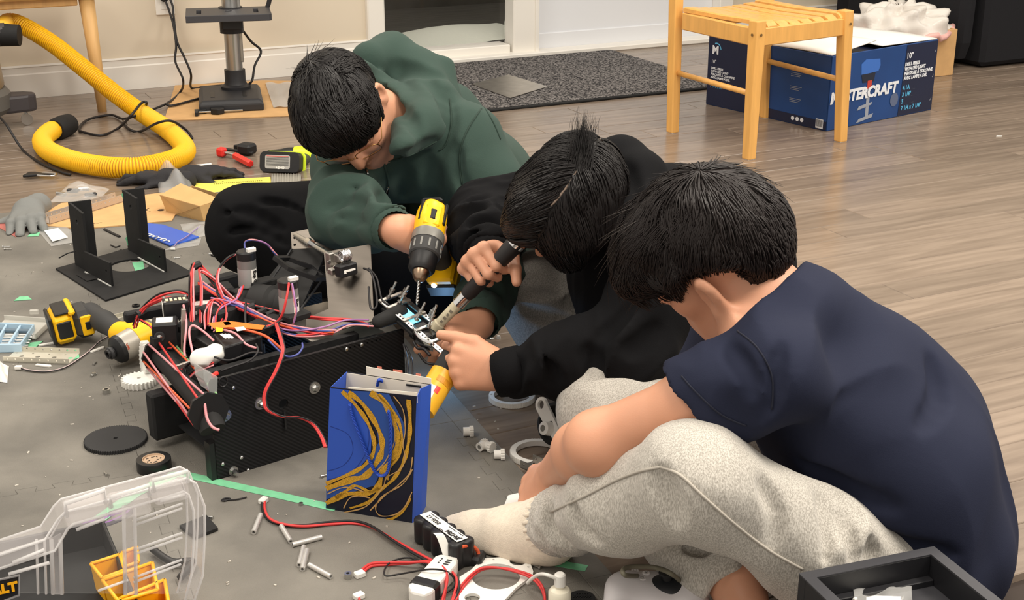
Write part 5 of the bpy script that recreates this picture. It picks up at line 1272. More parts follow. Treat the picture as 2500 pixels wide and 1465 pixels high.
def left():
    # red and black bar clamp
    f = gfr((545, 372), (640, 385), .001); t = thing('bar_clamp', 'black bar clamp with red handle and red knob on the wood floor', 'clamp', f)
    mb = MB(); mb.box((.06, .0, .012), (.13, .014, .008), None, .002); part('bar', mb, BLACK, t)
    mb = MB(); mb.box((.09, .015, .02), (.055, .05, .036), None, .008); part('body', mb, BLACK, t); mb = MB(); mb.prism([(.02, .03), (.075, .04), (.08, .06), (.03, .055)], .0, .022); part('jaw', mb, BLACK, t, bevel=.003)
    a, b = f.loc(G(574, 380, .016)), f.loc(G(612, 400, .016)); mb = MB(); mb.lathe([(0, 0), (.011, 0), (.013, .006), (.013, np.linalg.norm(b - a) - .004), (.009, np.linalg.norm(b - a)), (0, np.linalg.norm(b - a))], 6, a, b - a); part('handle', mb, RED, t, label='red grip')
    c = f.loc(G(541, 371, .018)); mb = MB(); mb.box(c, (.030, .030, .03), None, .006); part('knob', mb, RED, t); mb = MB(); mb.cyl(c + A(.01, 0, 0), c + A(.05, .0, -.004), .005, seg=10); part('spindle', mb, STEEL, t)
    # lime and black drill lying battery towards us
    b0 = G(640, 423, 0); b1 = G(722, 426, 0); f = Fr(b0, b1 - b0); w = np.linalg.norm(b1 - b0); t = thing('cordless_drill', 'lime green and black cordless drill lying with its battery label facing out', 'drill', f)
    def face(x, z, d=.0): return A(x, d + .25 * z, z)
    nrmz = nrm(A(0, -1, .28)); ff = Fr(A(w / 2, .012, .036), (1, 0, 0), nrmz)
    mb = MB(); mb.prism(rrect(w + .02, .066, .017, 5), -.045, 0, T=lambda x, y, z: ff.p(x, y, z)); part('battery', mb, BLACK, t, bevel=.004)
    mb = MB(); mb.prism(rrect(w * .74, .044, .006, 3), 0, .001, T=lambda x, y, z: ff.p(x - .006, y, z)); lab = part('label', mb, GREYL, t)
    for i in range(9):
        mb = MB(); mb.box((-.006, .018 - i * .0036, .0012), (w * .66, .0013, .0006)); mb.v = [tuple(ff.p(*v)) for v in mb.v]; part('label_print', mb, RED if i == 0 else DGREY, t)
    lf = Fr(ff.p(.018, -.018, .0014), -ff.x, ff.z); text('lettering', 'ONE+', .011, PAPER, t, lf, bold=.0004)
    mb = MB(); mb.prism(rrect(w + .026, .072, .02, 5), -.058, -.046, T=lambda x, y, z: ff.p(x + .003, y, z)); part('trim_ring', mb, LIME, t, bevel=.003)
    S = SDF(); S.k = .02; S.chain([ff.p(.01, 0, -.06), ff.p(.035, .006, -.11), ff.p(.03, .012, -.19)], [.027, .020, .024]); t_ = part('handle', S.mesh('handle', DRUB, .003), None, t)
    hx = ff.p(-.005, .028, -.20); mb = MB(); mb.lathe([(0, -.095), (.016, -.095), (.021, -.05), (.026, -.03), (.027, -.005), (0, -.005)], 20, hx, (1, .1, 0)); part('chuck', mb, BLACK, t, 'auto')
    mb = MB(); mb.lathe([(0, -.006), (.029, -.006), (.032, .02), (.032, .09), (.026, .105), (0, .105)], 20, hx, (1, .1, 0)); part('motor_housing', mb, LIME, t, 'auto')
    # pair of black gloves
    for i, (w_, tip, lab, sd) in enumerate((((420, 436), (352, 432), 'black work glove under the clear plastic bag, fingers to the left', 1), ((455, 428), (530, 418), 'black work glove beside the clear plastic bag, fingers to the right', -1))):
        o = G(*w_, .02); S = SDF(); S.k = .01; sdf_hand(S, o, G(*tip, .02) - o, A(0, 0, 1), sd, [(12, 18, 14), (8, 26, 14), (14, 20, 18), (10, 14, 10)], [(.7, .6, -.3), (.9, .3, -.2), (.9, .2, -.2)], 1.05, .14)
        d = nrm(G(*tip, .02) - o); S.cap(o - d * .05 + A(0, 0, -.002), o + d * .02, .027, .026, .02); S.plane((0, 0, .001), (0, 0, -1)); S.disp = [folds(.003, 30, None, i + 3)]
        g = obj('work_glove', S.mesh('work_glove', GLOVEB, .0035, G(*w_, 0))); g.location = G(*w_, 0); tag(g, lab, 'glove')
    o = G(488, 405, .012); mb = MB(); mb.box((0, 0, 0), (.05, .012, .002)); single('paper_tag', 'small white paper tag lying on the black glove', 'tag', mb, PAPER, Fr(G(497, 402, .042), (1, .5, .1)))
    film('plastic_bag', 'clear plastic bag crumpled behind the small kraft box', [(388, 470), (478, 482), (460, 425), (378, 400)], amp=.05, seed=4)
    strip('yellow_card', 'long yellow printed card lying between the kraft box and the corrugated piece', 'card', [(478, 460), (560, 454), (662, 449)], .17, YELC, z=.002)
    f = gfr((520, 449), (640, 440), .003)
    mb = MB()
    for i in range(24): mb.box((.004 + i * f.len / 24, 0, 0), (.004 if i % 5 else .002, .012, .0003))
    o = obj('printed_marks', mb.mesh('printed_marks', mat('card_print', (150, 140, 60), .8))); o.parent = bpy.data.objects['yellow_card']; o.matrix_world = f.M()
    q = [G(661, 465, .003), G(733, 473, .003), G(735, 428, .003), G(663, 428, .003)]; f = Fr(q[0], q[1] - q[0]); L = [f.loc(p) for p in q]; mb = MB()
    mb.grid(lambda a, b: (L[0] * (1 - a) + L[1] * a) * (1 - b) + (L[3] * (1 - a) + L[2] * a) * b + A(0, 0, .004 + .0022 * math.sin(a * 2 * math.pi * 11)), 66, 4); single('corrugated_card', 'grey corrugated card piece beside the yellow printed card', 'card', mb, mat('corrugated_grey', (150, 146, 136), .8), f, True, solid=.001)
    mb = MB(); f = gfr((597, 459), (655, 468), .012); mb.tube([A(0, 0, 0), A(f.len + .05, 0, 0)], .004, 6); single('black_pencil', 'black pencil lying across the yellow card', 'pencil', mb, BLACK, f)
    f = gfr((752, 468), (775, 466), .002); mb = MB(); mb.box((.012, .01, .012), (.03, .03, .022), None, .005); single('red_clamp_pad', 'small red clamp pad beside the black trousered knee', 'clamp pad', mb, RED, f)
    # kraft box with folded end
    f = gfr((411, 528), (499, 548)); w = f.len; dpt = .10; h = .062; t = thing('kraft_box', 'small open kraft paper box with a folded end in front of the clear bag', 'box', f)
    bt = [A(0, 0, 0), A(w, 0, 0), A(w, dpt, 0), A(0, dpt, 0)]; tp = [A(-.018, -.008, h), A(w + .0, -.012, h - .006), A(w + .02, dpt * .95, h - .004), A(.0, dpt, h + .006)]
    for (i, j, nm) in ((0, 1, 'end_panel'), (1, 2, 'side_panel'), (2, 3, 'end_panel'), (3, 0, 'side_panel')):
        mb = MB(); mb.quad(bt[i], bt[j], tp[j], tp[i]); part(nm, mb, KRAFT, t, solid=.0015)
    mb = MB(); mb.quad(*bt[::-1]); part('bottom', mb, KRAFT, t, solid=.0015)
    mb = MB(); mb.quad(tp[0], tp[1], tp[1] * .35 + tp[2] * .65 + A(0, 0, .004), tp[0] * .35 + tp[3] * .65 + A(0, 0, .016)); part('lid_flap', mb, KRAFT, t, solid=.0015)
    mid = (bt[0] + bt[1] + tp[0] + tp[1]) / 4 + A(0, -.004, -.006)
    for c in (bt[0], bt[1], tp[0], tp[1]):
        mb = MB(); mb.tube([c + A(0, -.002, 0), mid + A(0, -.0012, 0)], .0007, 4); part('fold_crease', mb, mat('crease', (160, 124, 78), .8), t)
    # cardboard sheet with holes burnt in, cover lying on the mat edge
    o = flat('cardboard_sheet', 'tan cardboard sheet with dark burn spots behind the black bracket', 'cardboard', [(100, 552), (112, 520), (150, 498), (300, 484), (400, 472), (432, 520), (420, 540), (300, 552), (200, 560)], CARD, th=.003)
    for (u, v, r) in ((346, 505, .009), (351, 513, .012), (393, 513, .010), (362, 509, .003), (365, 517, .003), (340, 519, .003)):
        mb = MB(); mb.prism(circle(r, 14), 0, .0003); x = obj('burn_spot', mb.mesh('burn_spot', mat('burnt', (60, 40, 26), .9))); x.parent = o; x.matrix_world = Fr(G(u, v, MZ + .0036)).M()
    for k in range(5): mb = MB(); mb.box((0, 0, 0), (.007, .003, .0004)); x = obj('printed_mark', mb.mesh('printed_mark', mat('burnt', (60, 40, 26), .9))); x.parent = o; x.matrix_world = Fr(G(214 + 8 * k, 548 - k, MZ + .0036)).M()
    # clear parts bag, channel strip, grey glove, red film, zip bag
    film('parts_bag', 'clear plastic bag of small hardware behind the grey glove', [(120, 495), (240, 490), (268, 462), (170, 448)], amp=.03, seed=8)
    for k, (u, v) in enumerate(((150, 478), (178, 470), (205, 466), (222, 480))):
        mb = MB(); mb.box((0, 0, .006), (.035, .014, .012), None, .003); single('hardware_piece', ('dark metal piece at the left end inside the clear parts bag', 'dark metal piece in the middle of the clear parts bag, left of its centre', 'dark metal piece in the middle of the clear parts bag, right of its centre', 'dark metal piece at the right end inside the clear parts bag')[k], 'metal piece', mb, DGREY if k % 2 else STEEL, Fr(G(u, v, MZ), (1, .3 * k - .4, 0)))
    channel('metal_channel', 'long perforated aluminium channel lying over the cardboard sheet beside the grey glove', (122, 548), (305, 492), .04, .022, mat('channel_pale', (206, 196, 186), .4, .7), MZ + .0036)
    o = G(70, 515, .03); S = SDF(); S.k = .012; sdf_hand(S, o, G(62, 550, .03) - o, A(-.1, -.2, 1), -1, [(28, 40, 20), (24, 34, 20), (26, 36, 18), (20, 30, 20)], [(.1, .9, -.1), (-.05, 1, -.1), (-.1, 1, -.12)], 1.28, .12)
    S.cap(G(95, 500, .026), o, .034, .036, .03); S.plane((0, 0, MZ + .001), (0, 0, -1)); S.disp = [folds(.0015, 24, None, 5)]
    g = obj('rubber_glove', S.mesh('rubber_glove', GLOVE, .0035, G(70, 515))); g.location = G(70, 515); tag(g, 'grey rubber work glove lying palm down at the left edge', 'glove')
    mb = MB(); mb.prism(circle(.016, 12), 0, .01); 
    flat('red_film', 'translucent red film sheet under the grey rubber glove', 'film', [(-20, 546), (40, 540), (112, 506), (122, 535), (70, 556), (38, 579)], REDF)
    film('zip_bag', 'clear zip bag holding a white paper in front of the grey glove', [(125, 602), (192, 590), (160, 548), (86, 556)], amp=.004, seed=11)
    flat('paper_slip', 'white paper slip inside the clear zip bag', 'paper', [(128, 590), (166, 580), (142, 557), (108, 564)], PAPER, z=MZ + .006)
    # spring clip tool on the wood floor
    f = gfr((66, 432), (128, 436), .001); t = thing('spring_clip', 'small black and chrome spring clip on the wood floor below the hose', 'clip', f)
    mb = MB(); mb.prism([(0, .012), (.02, .02), (.05, .012), (f.len, .014), (f.len, .004), (.05, -.004), (.012, -.03), (.004, -.03)], .006, .014); part('jaw', mb, BLACK, t, bevel=.002)
    mb = MB(); mb.tube(spline([A(.03, -.006, .01), A(f.len, -.012, .012), A(f.len + .012, .004, .012), A(f.len, .018, .012), A(.03, .016, .01)], 5), .0025, 6); part('wire_handle', mb, CHROME, t, True)
    # blue pouch
    q = [(348, 548), (400, 553), (486, 582), (452, 594), (415, 603), (350, 574)]
    o = flat('blue_pouch', 'shiny blue plastic pouch with white lettering behind the black bracket', 'pouch', q, BLUEP, th=.006, bevel=.002)
    f = gfr((414, 592), (350, 570), MZ + .0074); pts = []
    for k in range(70): s_ = k / 69; pts.append(f.p(s_ * f.len + .0045 * math.cos(s_ * 44), .006 * math.sin(s_ * 44) * (1.25 if int(s_ * 7) % 2 else .8) - .002, .0006))
    mb = MB(); mb.tube([o.matrix_world.inverted() @ Vector(p) for p in pts], .0016, 4); part('white_script', mb, PAPER, o, True)
    film('clear_pouch', 'clear film pouch lapping the front edge of the blue pouch', [(400, 612), (485, 600), (492, 580), (430, 596)], amp=.004, seed=13)
    film('plastic_bag', 'flat clear plastic bag between the kraft box and the black knee', [(455, 586), (525, 572), (515, 540), (440, 548)], amp=.008, seed=14)
    P = [G(422, 608, .014), G(432, 592, .02), G(455, 578, .02), G(478, 560, .02), G(490, 550, .014)]; f = Fr(P[0]); mb = MB(); mb.tube([f.loc(p) for p in spline(P, 6)], .0016, 5); t = single('thin_cable', 'thin lilac cable with a white plug crossing the blue pouch', 'cable', mb, mat('lilac_wire', (150, 130, 176), .5), f, True); mb = MB(); mb.box((0, 0, 0), (.012, .007, .006), None, .001); part('plug', mb, WHITE, t)
    # black bracket assembly on its plate
    c = [G(136, 659, MZ), G(258, 737, MZ), G(474, 671, MZ)]; c.append(c[0] + c[2] - c[1]); f = Fr(c[0], c[1] - c[0]); L = [f.loc(p) for p in c]
    t = thing('bracket_stand', 'black bracket stand with two tall uprights on a plate with a round hole', 'stand', f); hc = f.loc(G(318, 652, MZ)); rr = abs((f.loc(G(365, 652, MZ)) - hc)); rh = float(np.linalg.norm(rr)) * 1.02
    mb = MB(); mb.prism([tuple(p[:2]) for p in L], 0, .005, [circle(rh, 40, hc[0], hc[1])]); part('base_plate', mb, BLACKM, t, bevel=.0008)
    for (p0, p1, p2, vt0, vt1, vf1, vf2) in (((186, 645), (219, 662), (281, 697), 493, 520, 612, 640), ((315, 609), (351, 626), (411, 662), 463, 483, 581, 608)):
        a, b, d = [f.loc(G(*p, MZ + .005)) for p in (p0, p1, p2)]; x = nrm((d - a) * A(1, 1, 0)); y = A(-x[1], x[0], 0); Ls = [float((p - a) @ x) for p in (a, b, d)]
        h0 = height_over(G(*p0, MZ + .005), vt0); h1 = height_over(G(*p1, MZ + .005), vt1); f1 = height_over(G(*p1, MZ + .005), vf1); f2 = height_over(G(*p2, MZ + .005), vf2)
        T = lambda u, v, w: a + x * u + A(0, 0, v) + y * w
        mb = MB(); mb.prism([(0, 0), (Ls[1] + .004, 0), (Ls[1] + .004, h1), (0, h0)], -.003, .003, [circle(.006, 12, Ls[1] * .55, h1 * .8)], T=T); part('upright', mb, BLACKM, t, bevel=.0006)
        mb = MB(); mb.prism([(0, 0), (.055, 0), (.055, h0 * .98), (0, h0)], -.003, .003, T=lambda u, v, w: a + y * u * 1.0 + A(0, 0, v) + x * (w + .004)); part('back_flange', mb, BLACKM, t, bevel=.0006)
        mb = MB(); mb.prism([(Ls[1], 0), (Ls[2], 0), (Ls[2], f2), (Ls[1], f1)], -.009, -.003, [circle(.004, 10, Ls[2] * .9, f2 * .55)], T=T); part('fin', mb, BLACKM, t, bevel=.0006)
        mb = MB(); mb.tube([a + x * Ls[1] + y * -.011, a + x * Ls[2] + y * -.011], .0025, 5); part('glue_line', mb, mat('glue', (196, 196, 192), .4), t)
    a = f.loc(G(186, 613, .08)); b = f.loc(G(144, 630, .06)); mb = MB(); mb.tube([a, (a + b) / 2 + A(0, 0, .003), b], .0016, 5); part('zip_tie', mb, BLACK, t)
    for (pts) in ([(296, 474), (309, 466), (312, 482), (300, 486)], [(306, 582), (318, 564), (322, 588), (312, 600)]):
        q = [f.loc(on_plane(u, v, G(300, 609, MZ) - A(0, .02, 0), A(0, -1, 0))) for (u, v) in pts]; mb = MB(); mb.quad(*q); part('tape_tab', mb, TAPE, t, solid=.0005)
    flat('green_tape_piece', 'green tape piece seen through the round hole of the black plate', 'tape', [(323, 642), (349, 639), (355, 664), (332, 668)], TAPE)
    flat('green_tape_piece', 'green tape scrap on the mat left of the black plate', 'tape', [(34, 735), (48, 725), (68, 724), (78, 732)], TAPE)
    flat('green_tape_piece', 'green tape scrap showing under the clear zip bag', 'tape', [(66, 578), (80, 568), (98, 568), (94, 577)], TAPE)
    flat('green_tape_piece', 'green tape piece under the yellow driver battery', 'tape', [(160, 856), (190, 852), (194, 874), (168, 882)], TAPE)
    flat('green_tape_piece', 'green tape strip between the bit case and the driver', 'tape', [(56, 850), (72, 838), (106, 833), (88, 848)], TAPE)
    flat('black_scrap', 'black plastic scrap lying on the black plate', 'scrap', [(187, 672), (215, 668), (243, 680), (212, 687)], BLACKM, z=MZ + .0062)
left()

def impact_driver():
    f = gfr((170, 855), (330, 892), MZ); t = thing('impact_driver', 'yellow and grey impact driver lying on the mat beside the bit case', 'impact driver', Fr(G(245, 870, MZ), (1, 0, 0))); F0 = Fr(G(245, 870, MZ), (1, 0, 0)); lo = lambda u, v, z: F0.loc(G(u, v, z))
    # battery: a block with its front (window) face turned left-forward
    a = lo(142, 852, MZ + .004); b = lo(205, 842, MZ + .004); x = nrm((b - a) * A(1, 1, 0)); y = A(-x[1], x[0], 0); bw = .055; z = nrm(A(0, 0, 1) - y * .0 + x * -.12); x = nrm(x - z * (x @ z)); fb = Fr(a, x, z)
    mb = MB(); mb.box(fb.p(.022, .045, .036), (.046, .085, .066), fb, .010); part('battery', mb, YEL, t)
    mb = MB(); mb.box(fb.p(.024, .0025, .036), (.030, .005, .038), fb, .004); part('battery_window', mb, BLACK, t)
    mb = MB(); mb.box(fb.p(-.001, .045, .036), (.008, .08, .062), fb, .003); part('battery_edge', mb, BLACK, t)
    mb = MB(); mb.box(fb.p(.030, .045, .0715), (.04, .078, .006), fb, .002); part('battery_rail', mb, BLACK, t)
    mb = MB(); mb.box(fb.p(.045, .045, .070), (.014, .09, .012), fb, .004); part('battery_rail', mb, YEL, t)
    mb = MB(); mb.box(fb.p(.066, .045, .034), (.044, .082, .062), fb, .012); part('handle_foot', mb, DRUB, t)
    mb = MB(); mb.box(fb.p(.070, .003, .034), (.024, .006, .046), fb, .004); o = part('mode_panel', mb, YEL, t); mb = MB(); mb.box(fb.p(.072, .0, .034), (.011, .003, .018), fb, .001); part('mode_button', mb, BLACK, o)
    h0 = fb.p(.085, .045, .040); h1 = lo(292, 812, .055); S = SDF(); S.k = .02; S.chain([h0, h0 * .5 + h1 * .5 + A(0, 0, .004), h1], [.027, .020, .023]); part('handle', S.mesh('handle', DRUB, .003), None, t)
    for k in range(2): c = h0 * (.62 - .22 * k) + h1 * (.38 + .22 * k) + A(.0, -.004, .021); mb = MB(); mb.box(c, (.026, .008, .003), Fr((0, 0, 0), h1 - h0), .001); part('grip_stripe', mb, YEL, t)
    rear = lo(372, 812, .062); nose = lo(262, 866, .045); ax = nrm(nose - rear); Lh = np.linalg.norm(nose - rear)
    mb = MB(); mb.lathe([(0, 0), (.024, 0), (.031, .008), (.032, .03), (.032, Lh * .42), (0, Lh * .42)], 24, rear, ax); part('motor_housing', mb, YEL, t, 'auto')
    mb = MB(); mb.lathe([(0, Lh * .42), (.031, Lh * .42), (.030, Lh * .62), (.028, Lh * .74), (0, Lh * .74)], 24, rear, ax); o = part('gear_case', mb, mat('gearcase_grey', (176, 170, 160), .4, .3), t, 'auto')
    mb = MB(); mb.lathe([(0, Lh * .72), (.0305, Lh * .72), (.029, Lh * .80), (.021, Lh * .86), (.012, Lh * .88), (.010, Lh), (.006, Lh), (.005, Lh * .9), (0, Lh * .9)], 24, rear, ax); part('nose', mb, BLACK, t, 'auto')
    mb = MB(); mb.lathe([(.0125, Lh * .90), (.0135, Lh * .91), (.0135, Lh * .955), (.011, Lh * .965)], 20, rear, ax); part('bit_sleeve', mb, DGREY, t, 'auto')
    c = rear + ax * Lh * .58 + nrm(A(.3, -1, .25)) * .030; mb = MB(); mb.box(c, (.016, .003, .02), Fr((0, 0, 0), ax, A(.3, -1, .25)), .001); mb = MB()
    ff = Fr(c + nrm(A(.3, -1, .25)) * .001, -np.cross(ax, nrm(A(.3, -1, .25))), A(.3, -1, .25)); text('lettering', 'XR', .012, mat('badge_red', (190, 70, 40), .5), t, ff, 'CENTER', bold=.0004)
    S = SDF(); S.k = .012; S.chain([rear + ax * .02, h1 + A(0, 0, .0)], [.028, .024]); part('housing_bridge', S.mesh('housing_bridge', YEL, .003), None, t)
    S = SDF(); S.k = .006; S.chain([lo(345, 800, .07), lo(362, 806, .06)], [.012, .010]); part('trigger', S.mesh('trigger', BLACK, .0025), None, t)
impact_driver()

def small_left():
    # bit case: open clear lid and pale blue tray of bits
    CASE = mat('case_clear', (216, 214, 206), .25, alpha=.55); TRAYB = mat('case_blue', (178, 206, 226), .35, alpha=.9); SLATE = mat('case_slate', (92, 112, 128), .5)
    f = gfr((-40, 862), (60, 858), MZ); t = thing('bit_case', 'open case of driver bits with a clear lid at the left edge', 'bit case', f); lo = lambda u, v, z=MZ: f.loc(G(u, v, z))
    a, b, c, d = lo(-60, 862), lo(52, 860), lo(84, 812), lo(-30, 806); h = .02
    mb = MB(); mb.prism([tuple(p[:2]) for p in (a, b, c, d)], 0, .003); part('tray_floor', mb, TRAYB, t)
    for (p, q) in ((a, b), (b, c), (c, d), (d, a)):
        mb = MB(); mb.box((p + q) / 2 + A(0, 0, h / 2), (np.linalg.norm(q - p) + .003, .004, h), Fr((0, 0, 0), q - p), .0015); part('tray_wall', mb, TRAYB, t)
    for s in (.42, .72):
        p = a * (1 - s) + b * s; q = d * (1 - s) + c * s; mb = MB(); mb.box((p + q) / 2 + A(0, 0, .009), (np.linalg.norm(q - p), .005, .016), Fr((0, 0, 0), q - p), .001); part('divider', mb, TRAYB, t)
    p = a * .2 + d * .8; q = b * .2 + c * .8; mb = MB(); mb.box((p + q) / 2 + A(0, 0, .012), (np.linalg.norm(q - p) * .96, .012, .006), Fr((0, 0, 0), q - p), .001); part('slate_bar', mb, SLATE, t)
    l0, l1, l2, l3 = lo(-30, 806, MZ + .02), lo(84, 812, MZ + .02), lo(126, 782, MZ + .012), lo(10, 774, MZ + .012)
    mb = MB(); mb.prism([(p[0], p[1]) for p in (l0, l1, l2, l3)], .004, .007); part('lid', mb, CASE, t, bevel=.002)
    for (p, q) in ((l1, l2), (l2, l3)): mb = MB(); mb.box((p + q) / 2 * A(1, 1, 0) + A(0, 0, .010), (np.linalg.norm(q - p), .003, .014), Fr((0, 0, 0), (q - p) * A(1, 1, 0)), .001); part('lid_rim', mb, CASE, t)
    mb = MB(); mb.box(lo(85, 776, MZ) + A(0, 0, .014), (.02, .008, .012), None, .002); part('lid_latch', mb, CASE, t)
    k = 0
    for i in range(5):
        for s0 in (.48, .80):
            p = a * (1 - s0) + b * s0 + (d - a) * (.12 + .12 * i); mb = MB(); mb.cyl(A(0, 0, 0), A(.03, 0, 0), .003, seg=6); o = obj('driver_bit', mb.mesh('driver_bit', STEEL)); o.matrix_world = Fr(f.p(*(p + A(.002, 0, .007))), f.x).M(); tag(o, '%s driver bit from the front in the %s compartment of the bit case' % (('first', 'second', 'third', 'fourth', 'fifth')[i], 'middle' if s0 < .7 else 'right'), 'driver bit', 'driver bits in the bit case'); k += 1
    for (u, v, u2, v2, lab) in ((95, 846, 140, 838, 'white plastic strip between the bit case and the driver battery'), (100, 853, 142, 858, 'white plastic strip under the front corner of the driver battery'), (222, 862, 252, 850, 'white plastic strip in front of the driver handle'), (305, 792, 345, 790, 'white plastic strip behind the driver head'), (314, 780, 330, 788, 'bent white plastic strip behind the driver head'), (88, 893, 122, 896, 'white plastic strip on the end of the perforated channel')):
        g = gfr((u, v), (u2, v2), MZ); mb = MB(); mb.prism([(0, -.003), (g.len, -.004), (g.len + .004, 0), (g.len, .004), (0, .004)], 0, .004); single('plastic_strip', lab, 'plastic strip', mb, WHITE, g, bevel=.001)
    PALE = mat('channel_beige', (206, 202, 188), .45, .5)
    channel('metal_channel', 'pale perforated channel lying in front of the bit case', (8, 884), (168, 890), .06, .012, PALE)
    channel('metal_channel', 'short perforated channel behind the driver handle', (258, 796), (318, 780), .03, .01, PALE)
    channel('metal_channel', 'short perforated channel beside the black servo of the robot', (352, 782), (378, 800), .03, .01, PALE)
    P = [G(45, 897, .016), G(70, 905, .013), G(115, 908, .013), G(160, 897, .013), G(205, 868, .013), G(228, 848, .013), G(246, 832, .016), G(285, 810, .013), G(325, 780, .02), G(352, 762, .03)]; g = Fr(P[0])
    t = thing('thin_cable', 'thin black and white cable running from the perforated channel past the driver', 'cable', g)
    for m, dy in ((BLKW, 0), (mat('wire_pale', (196, 176, 176), .5), .0022)): mb = MB(); mb.tube([g.loc(p) + A(0, dy, .0005 * (dy > 0)) for p in spline(P, 8)], .0014, 5); part('wire', mb, m, t, True)
    mb = MB(); mb.box((0, 0, 0), (.014, .009, .007), None, .001); part('plug', mb, WHITE, t)
    # gears
    def gear(p, r, teeth, dep, th, m, lab, z=MZ, hub=.004, name='gear', tilt=None):
        fr = Fr(G(*p, z)) if tilt is None else tilt; mb = MB(); mb.prism(gear_outline(r, teeth, dep), 0, th, [circle(hub, 8)]); return single(name, lab, 'gear', mb, m, fr, bevel=.0004)
    gear((341, 937), .036, 25, .005, .013, WHITEP, 'white plastic gear lying flat on the mat left of the robot')
    gear((283, 1078), .0565, 78, .0022, .007, mat('gear_black', (46, 46, 47), .8), 'large flat black gear lying on the mat')
    p = G(362, 914, MZ); gear(None, .036, 24, .005, .013, WHITEP, 'white plastic gear leaning against the left end of the robot', tilt=Fr(p + A(.004, .0, .0365), (0, .8, .6), (-.90, -.42, .1)))
    # tape roll
    f = Fr(G(373, 1152, MZ) + A(0, .012, 0)); t = thing('tape_roll', 'roll of black electrical tape with a printed cardboard core', 'tape roll', f)
    mb = MB(); mb.lathe([(.019, .002), (.0205, 0), (.0295, 0), (.030, .001), (.030, .019), (.0295, .020), (.0205, .020), (.0195, .019)], 40); part('tape', mb, mat('tape_black', (26, 26, 27), .35), t, 'auto')
    mb = MB(); mb.lathe([(0, .016), (.0195, .016), (.0195, .0205), (.0185, .0205), (.018, .0175), (0, .0175)], 32); o = part('core', mb, mat('core_tan', (206, 178, 150), .7), t, 'auto')
    rr = random.Random(5)
    for k in range(11):
        a = 2 * math.pi * k / 11; mb = MB(); mb.box((0, 0, 0), (.0045, .0016, .0006)); x = part('core_print', mb, INK, t); x.matrix_local = Fr((.0125 * math.cos(a) * (.55 + .45 * (k % 2)), .0125 * math.sin(a), .0177), (math.cos(a + 1), math.sin(a + 1), 0)).M()
    # screws, nuts and crumbs
    sc = (((161, 756), 1.2, 'small screw on the mat above the driver battery'), ((228, 890), 1.4, 'small screw left of the driver nose'), ((222, 918), 1.0, 'lower of the two screws below the driver nose, on its side'), ((262, 1160), 2.2, 'lone brass screw on the mat below the black gear'), ((783, 1164), .6, 'thin screw on the mat left of the gift bag'), ((6, 602), 0, 'upper short pin at the left edge of the mat'), ((10, 608), 0, 'lower short pin at the left edge of the mat'), ((512, 591), .2, 'white-headed screw beside the black knee'), ((510, 620), .1, 'white-headed pin below the black knee'), ((1320, 1387), 2.5, 'small screw right of the white plate'), ((425, 630), .2, 'screw at the right end of the black plate'))
    for p, a, lab in sc: small_screw(p, a, .02 if 'pin' in lab else .015, lab)
    for p, r, h, lab, m in (((260, 960), .0075, .009, 'steel spacer bush on the mat in front of the white gear', STEEL), ((230, 917), .004, .006, 'round nut beside the screws below the driver', STEEL), ((735, 1233), .004, .004, 'hex nut below the green tape strip', STEEL), ((850, 1412), .006, .009, 'square nut left of the white plug', STEEL), ((1236, 744), .010, .010, 'black rubber ring on the wood floor beside the green cuff', BLACK), ((332, 748), .009, .004, 'flat black rubber ring behind the robot wires', BLACK)):
        f = Fr(G(*p, 0 if p[0] == 1236 else MZ)); mb = MB(); n = 6 if 'nut' in lab else 18; mb.lathe([(r * .5, 0), (r, 0), (r, h), (r * .5, h), (r * .5, 0)], n); single('spacer' if 'nut' not in lab else 'nut', lab, 'nut' if 'nut' in lab else 'spacer', mb, m, f, 'auto')
    film('white_film_scrap', 'crumpled white plastic scrap at the left edge below the channel', [(-30, 930), (18, 935), (22, 895), (-20, 875)], mat('white_film', (232, 228, 222), .4), amp=.02, seed=21, cat='scrap')
    rr = random.Random(12); mb = MB(); f = Fr(G(300, 900, MZ))
    for k in range(150):
        u = rr.uniform(20, 1250); v = rr.uniform(560, 1440)
        if 380 < u < 1100 and v < 1170: continue
        p = f.loc(G(u, v, MZ + .0008)); s = rr.uniform(.0008, .0026); mb.box(p, (s * rr.uniform(1, 3), s, s * .8), Fr((0, 0, 0), (rr.uniform(-1, 1), rr.uniform(-1, 1), 0)))
    o = single('swarf_crumbs', 'pale crumbs and swarf scattered over the foam mat', 'crumbs', mb, mat('crumbs', (196, 190, 180), .6), f); o['kind'] = 'stuff'
    for (pts, lab) in (([(255, 560), (275, 570), (292, 578)], 'thin dark stick on the mat between the bracket uprights'), ([(270, 598), (283, 604), (293, 600)], 'bent black wire offcut between the bracket uprights'), ([(275, 618), (292, 612), (296, 609)], 'short black wire offcut near the round hole'), ([(515, 623), (545, 632), (570, 636)], 'black wire offcut below the black knee')):
        P = [G(u, v, MZ + .002) for u, v in pts]; g = Fr(P[0]); mb = MB(); mb.tube([g.loc(p) for p in P], .0018 if 'stick' not in lab else .004, 5); single('wire_offcut', lab, 'offcut', mb, BLKW, g)
small_left()
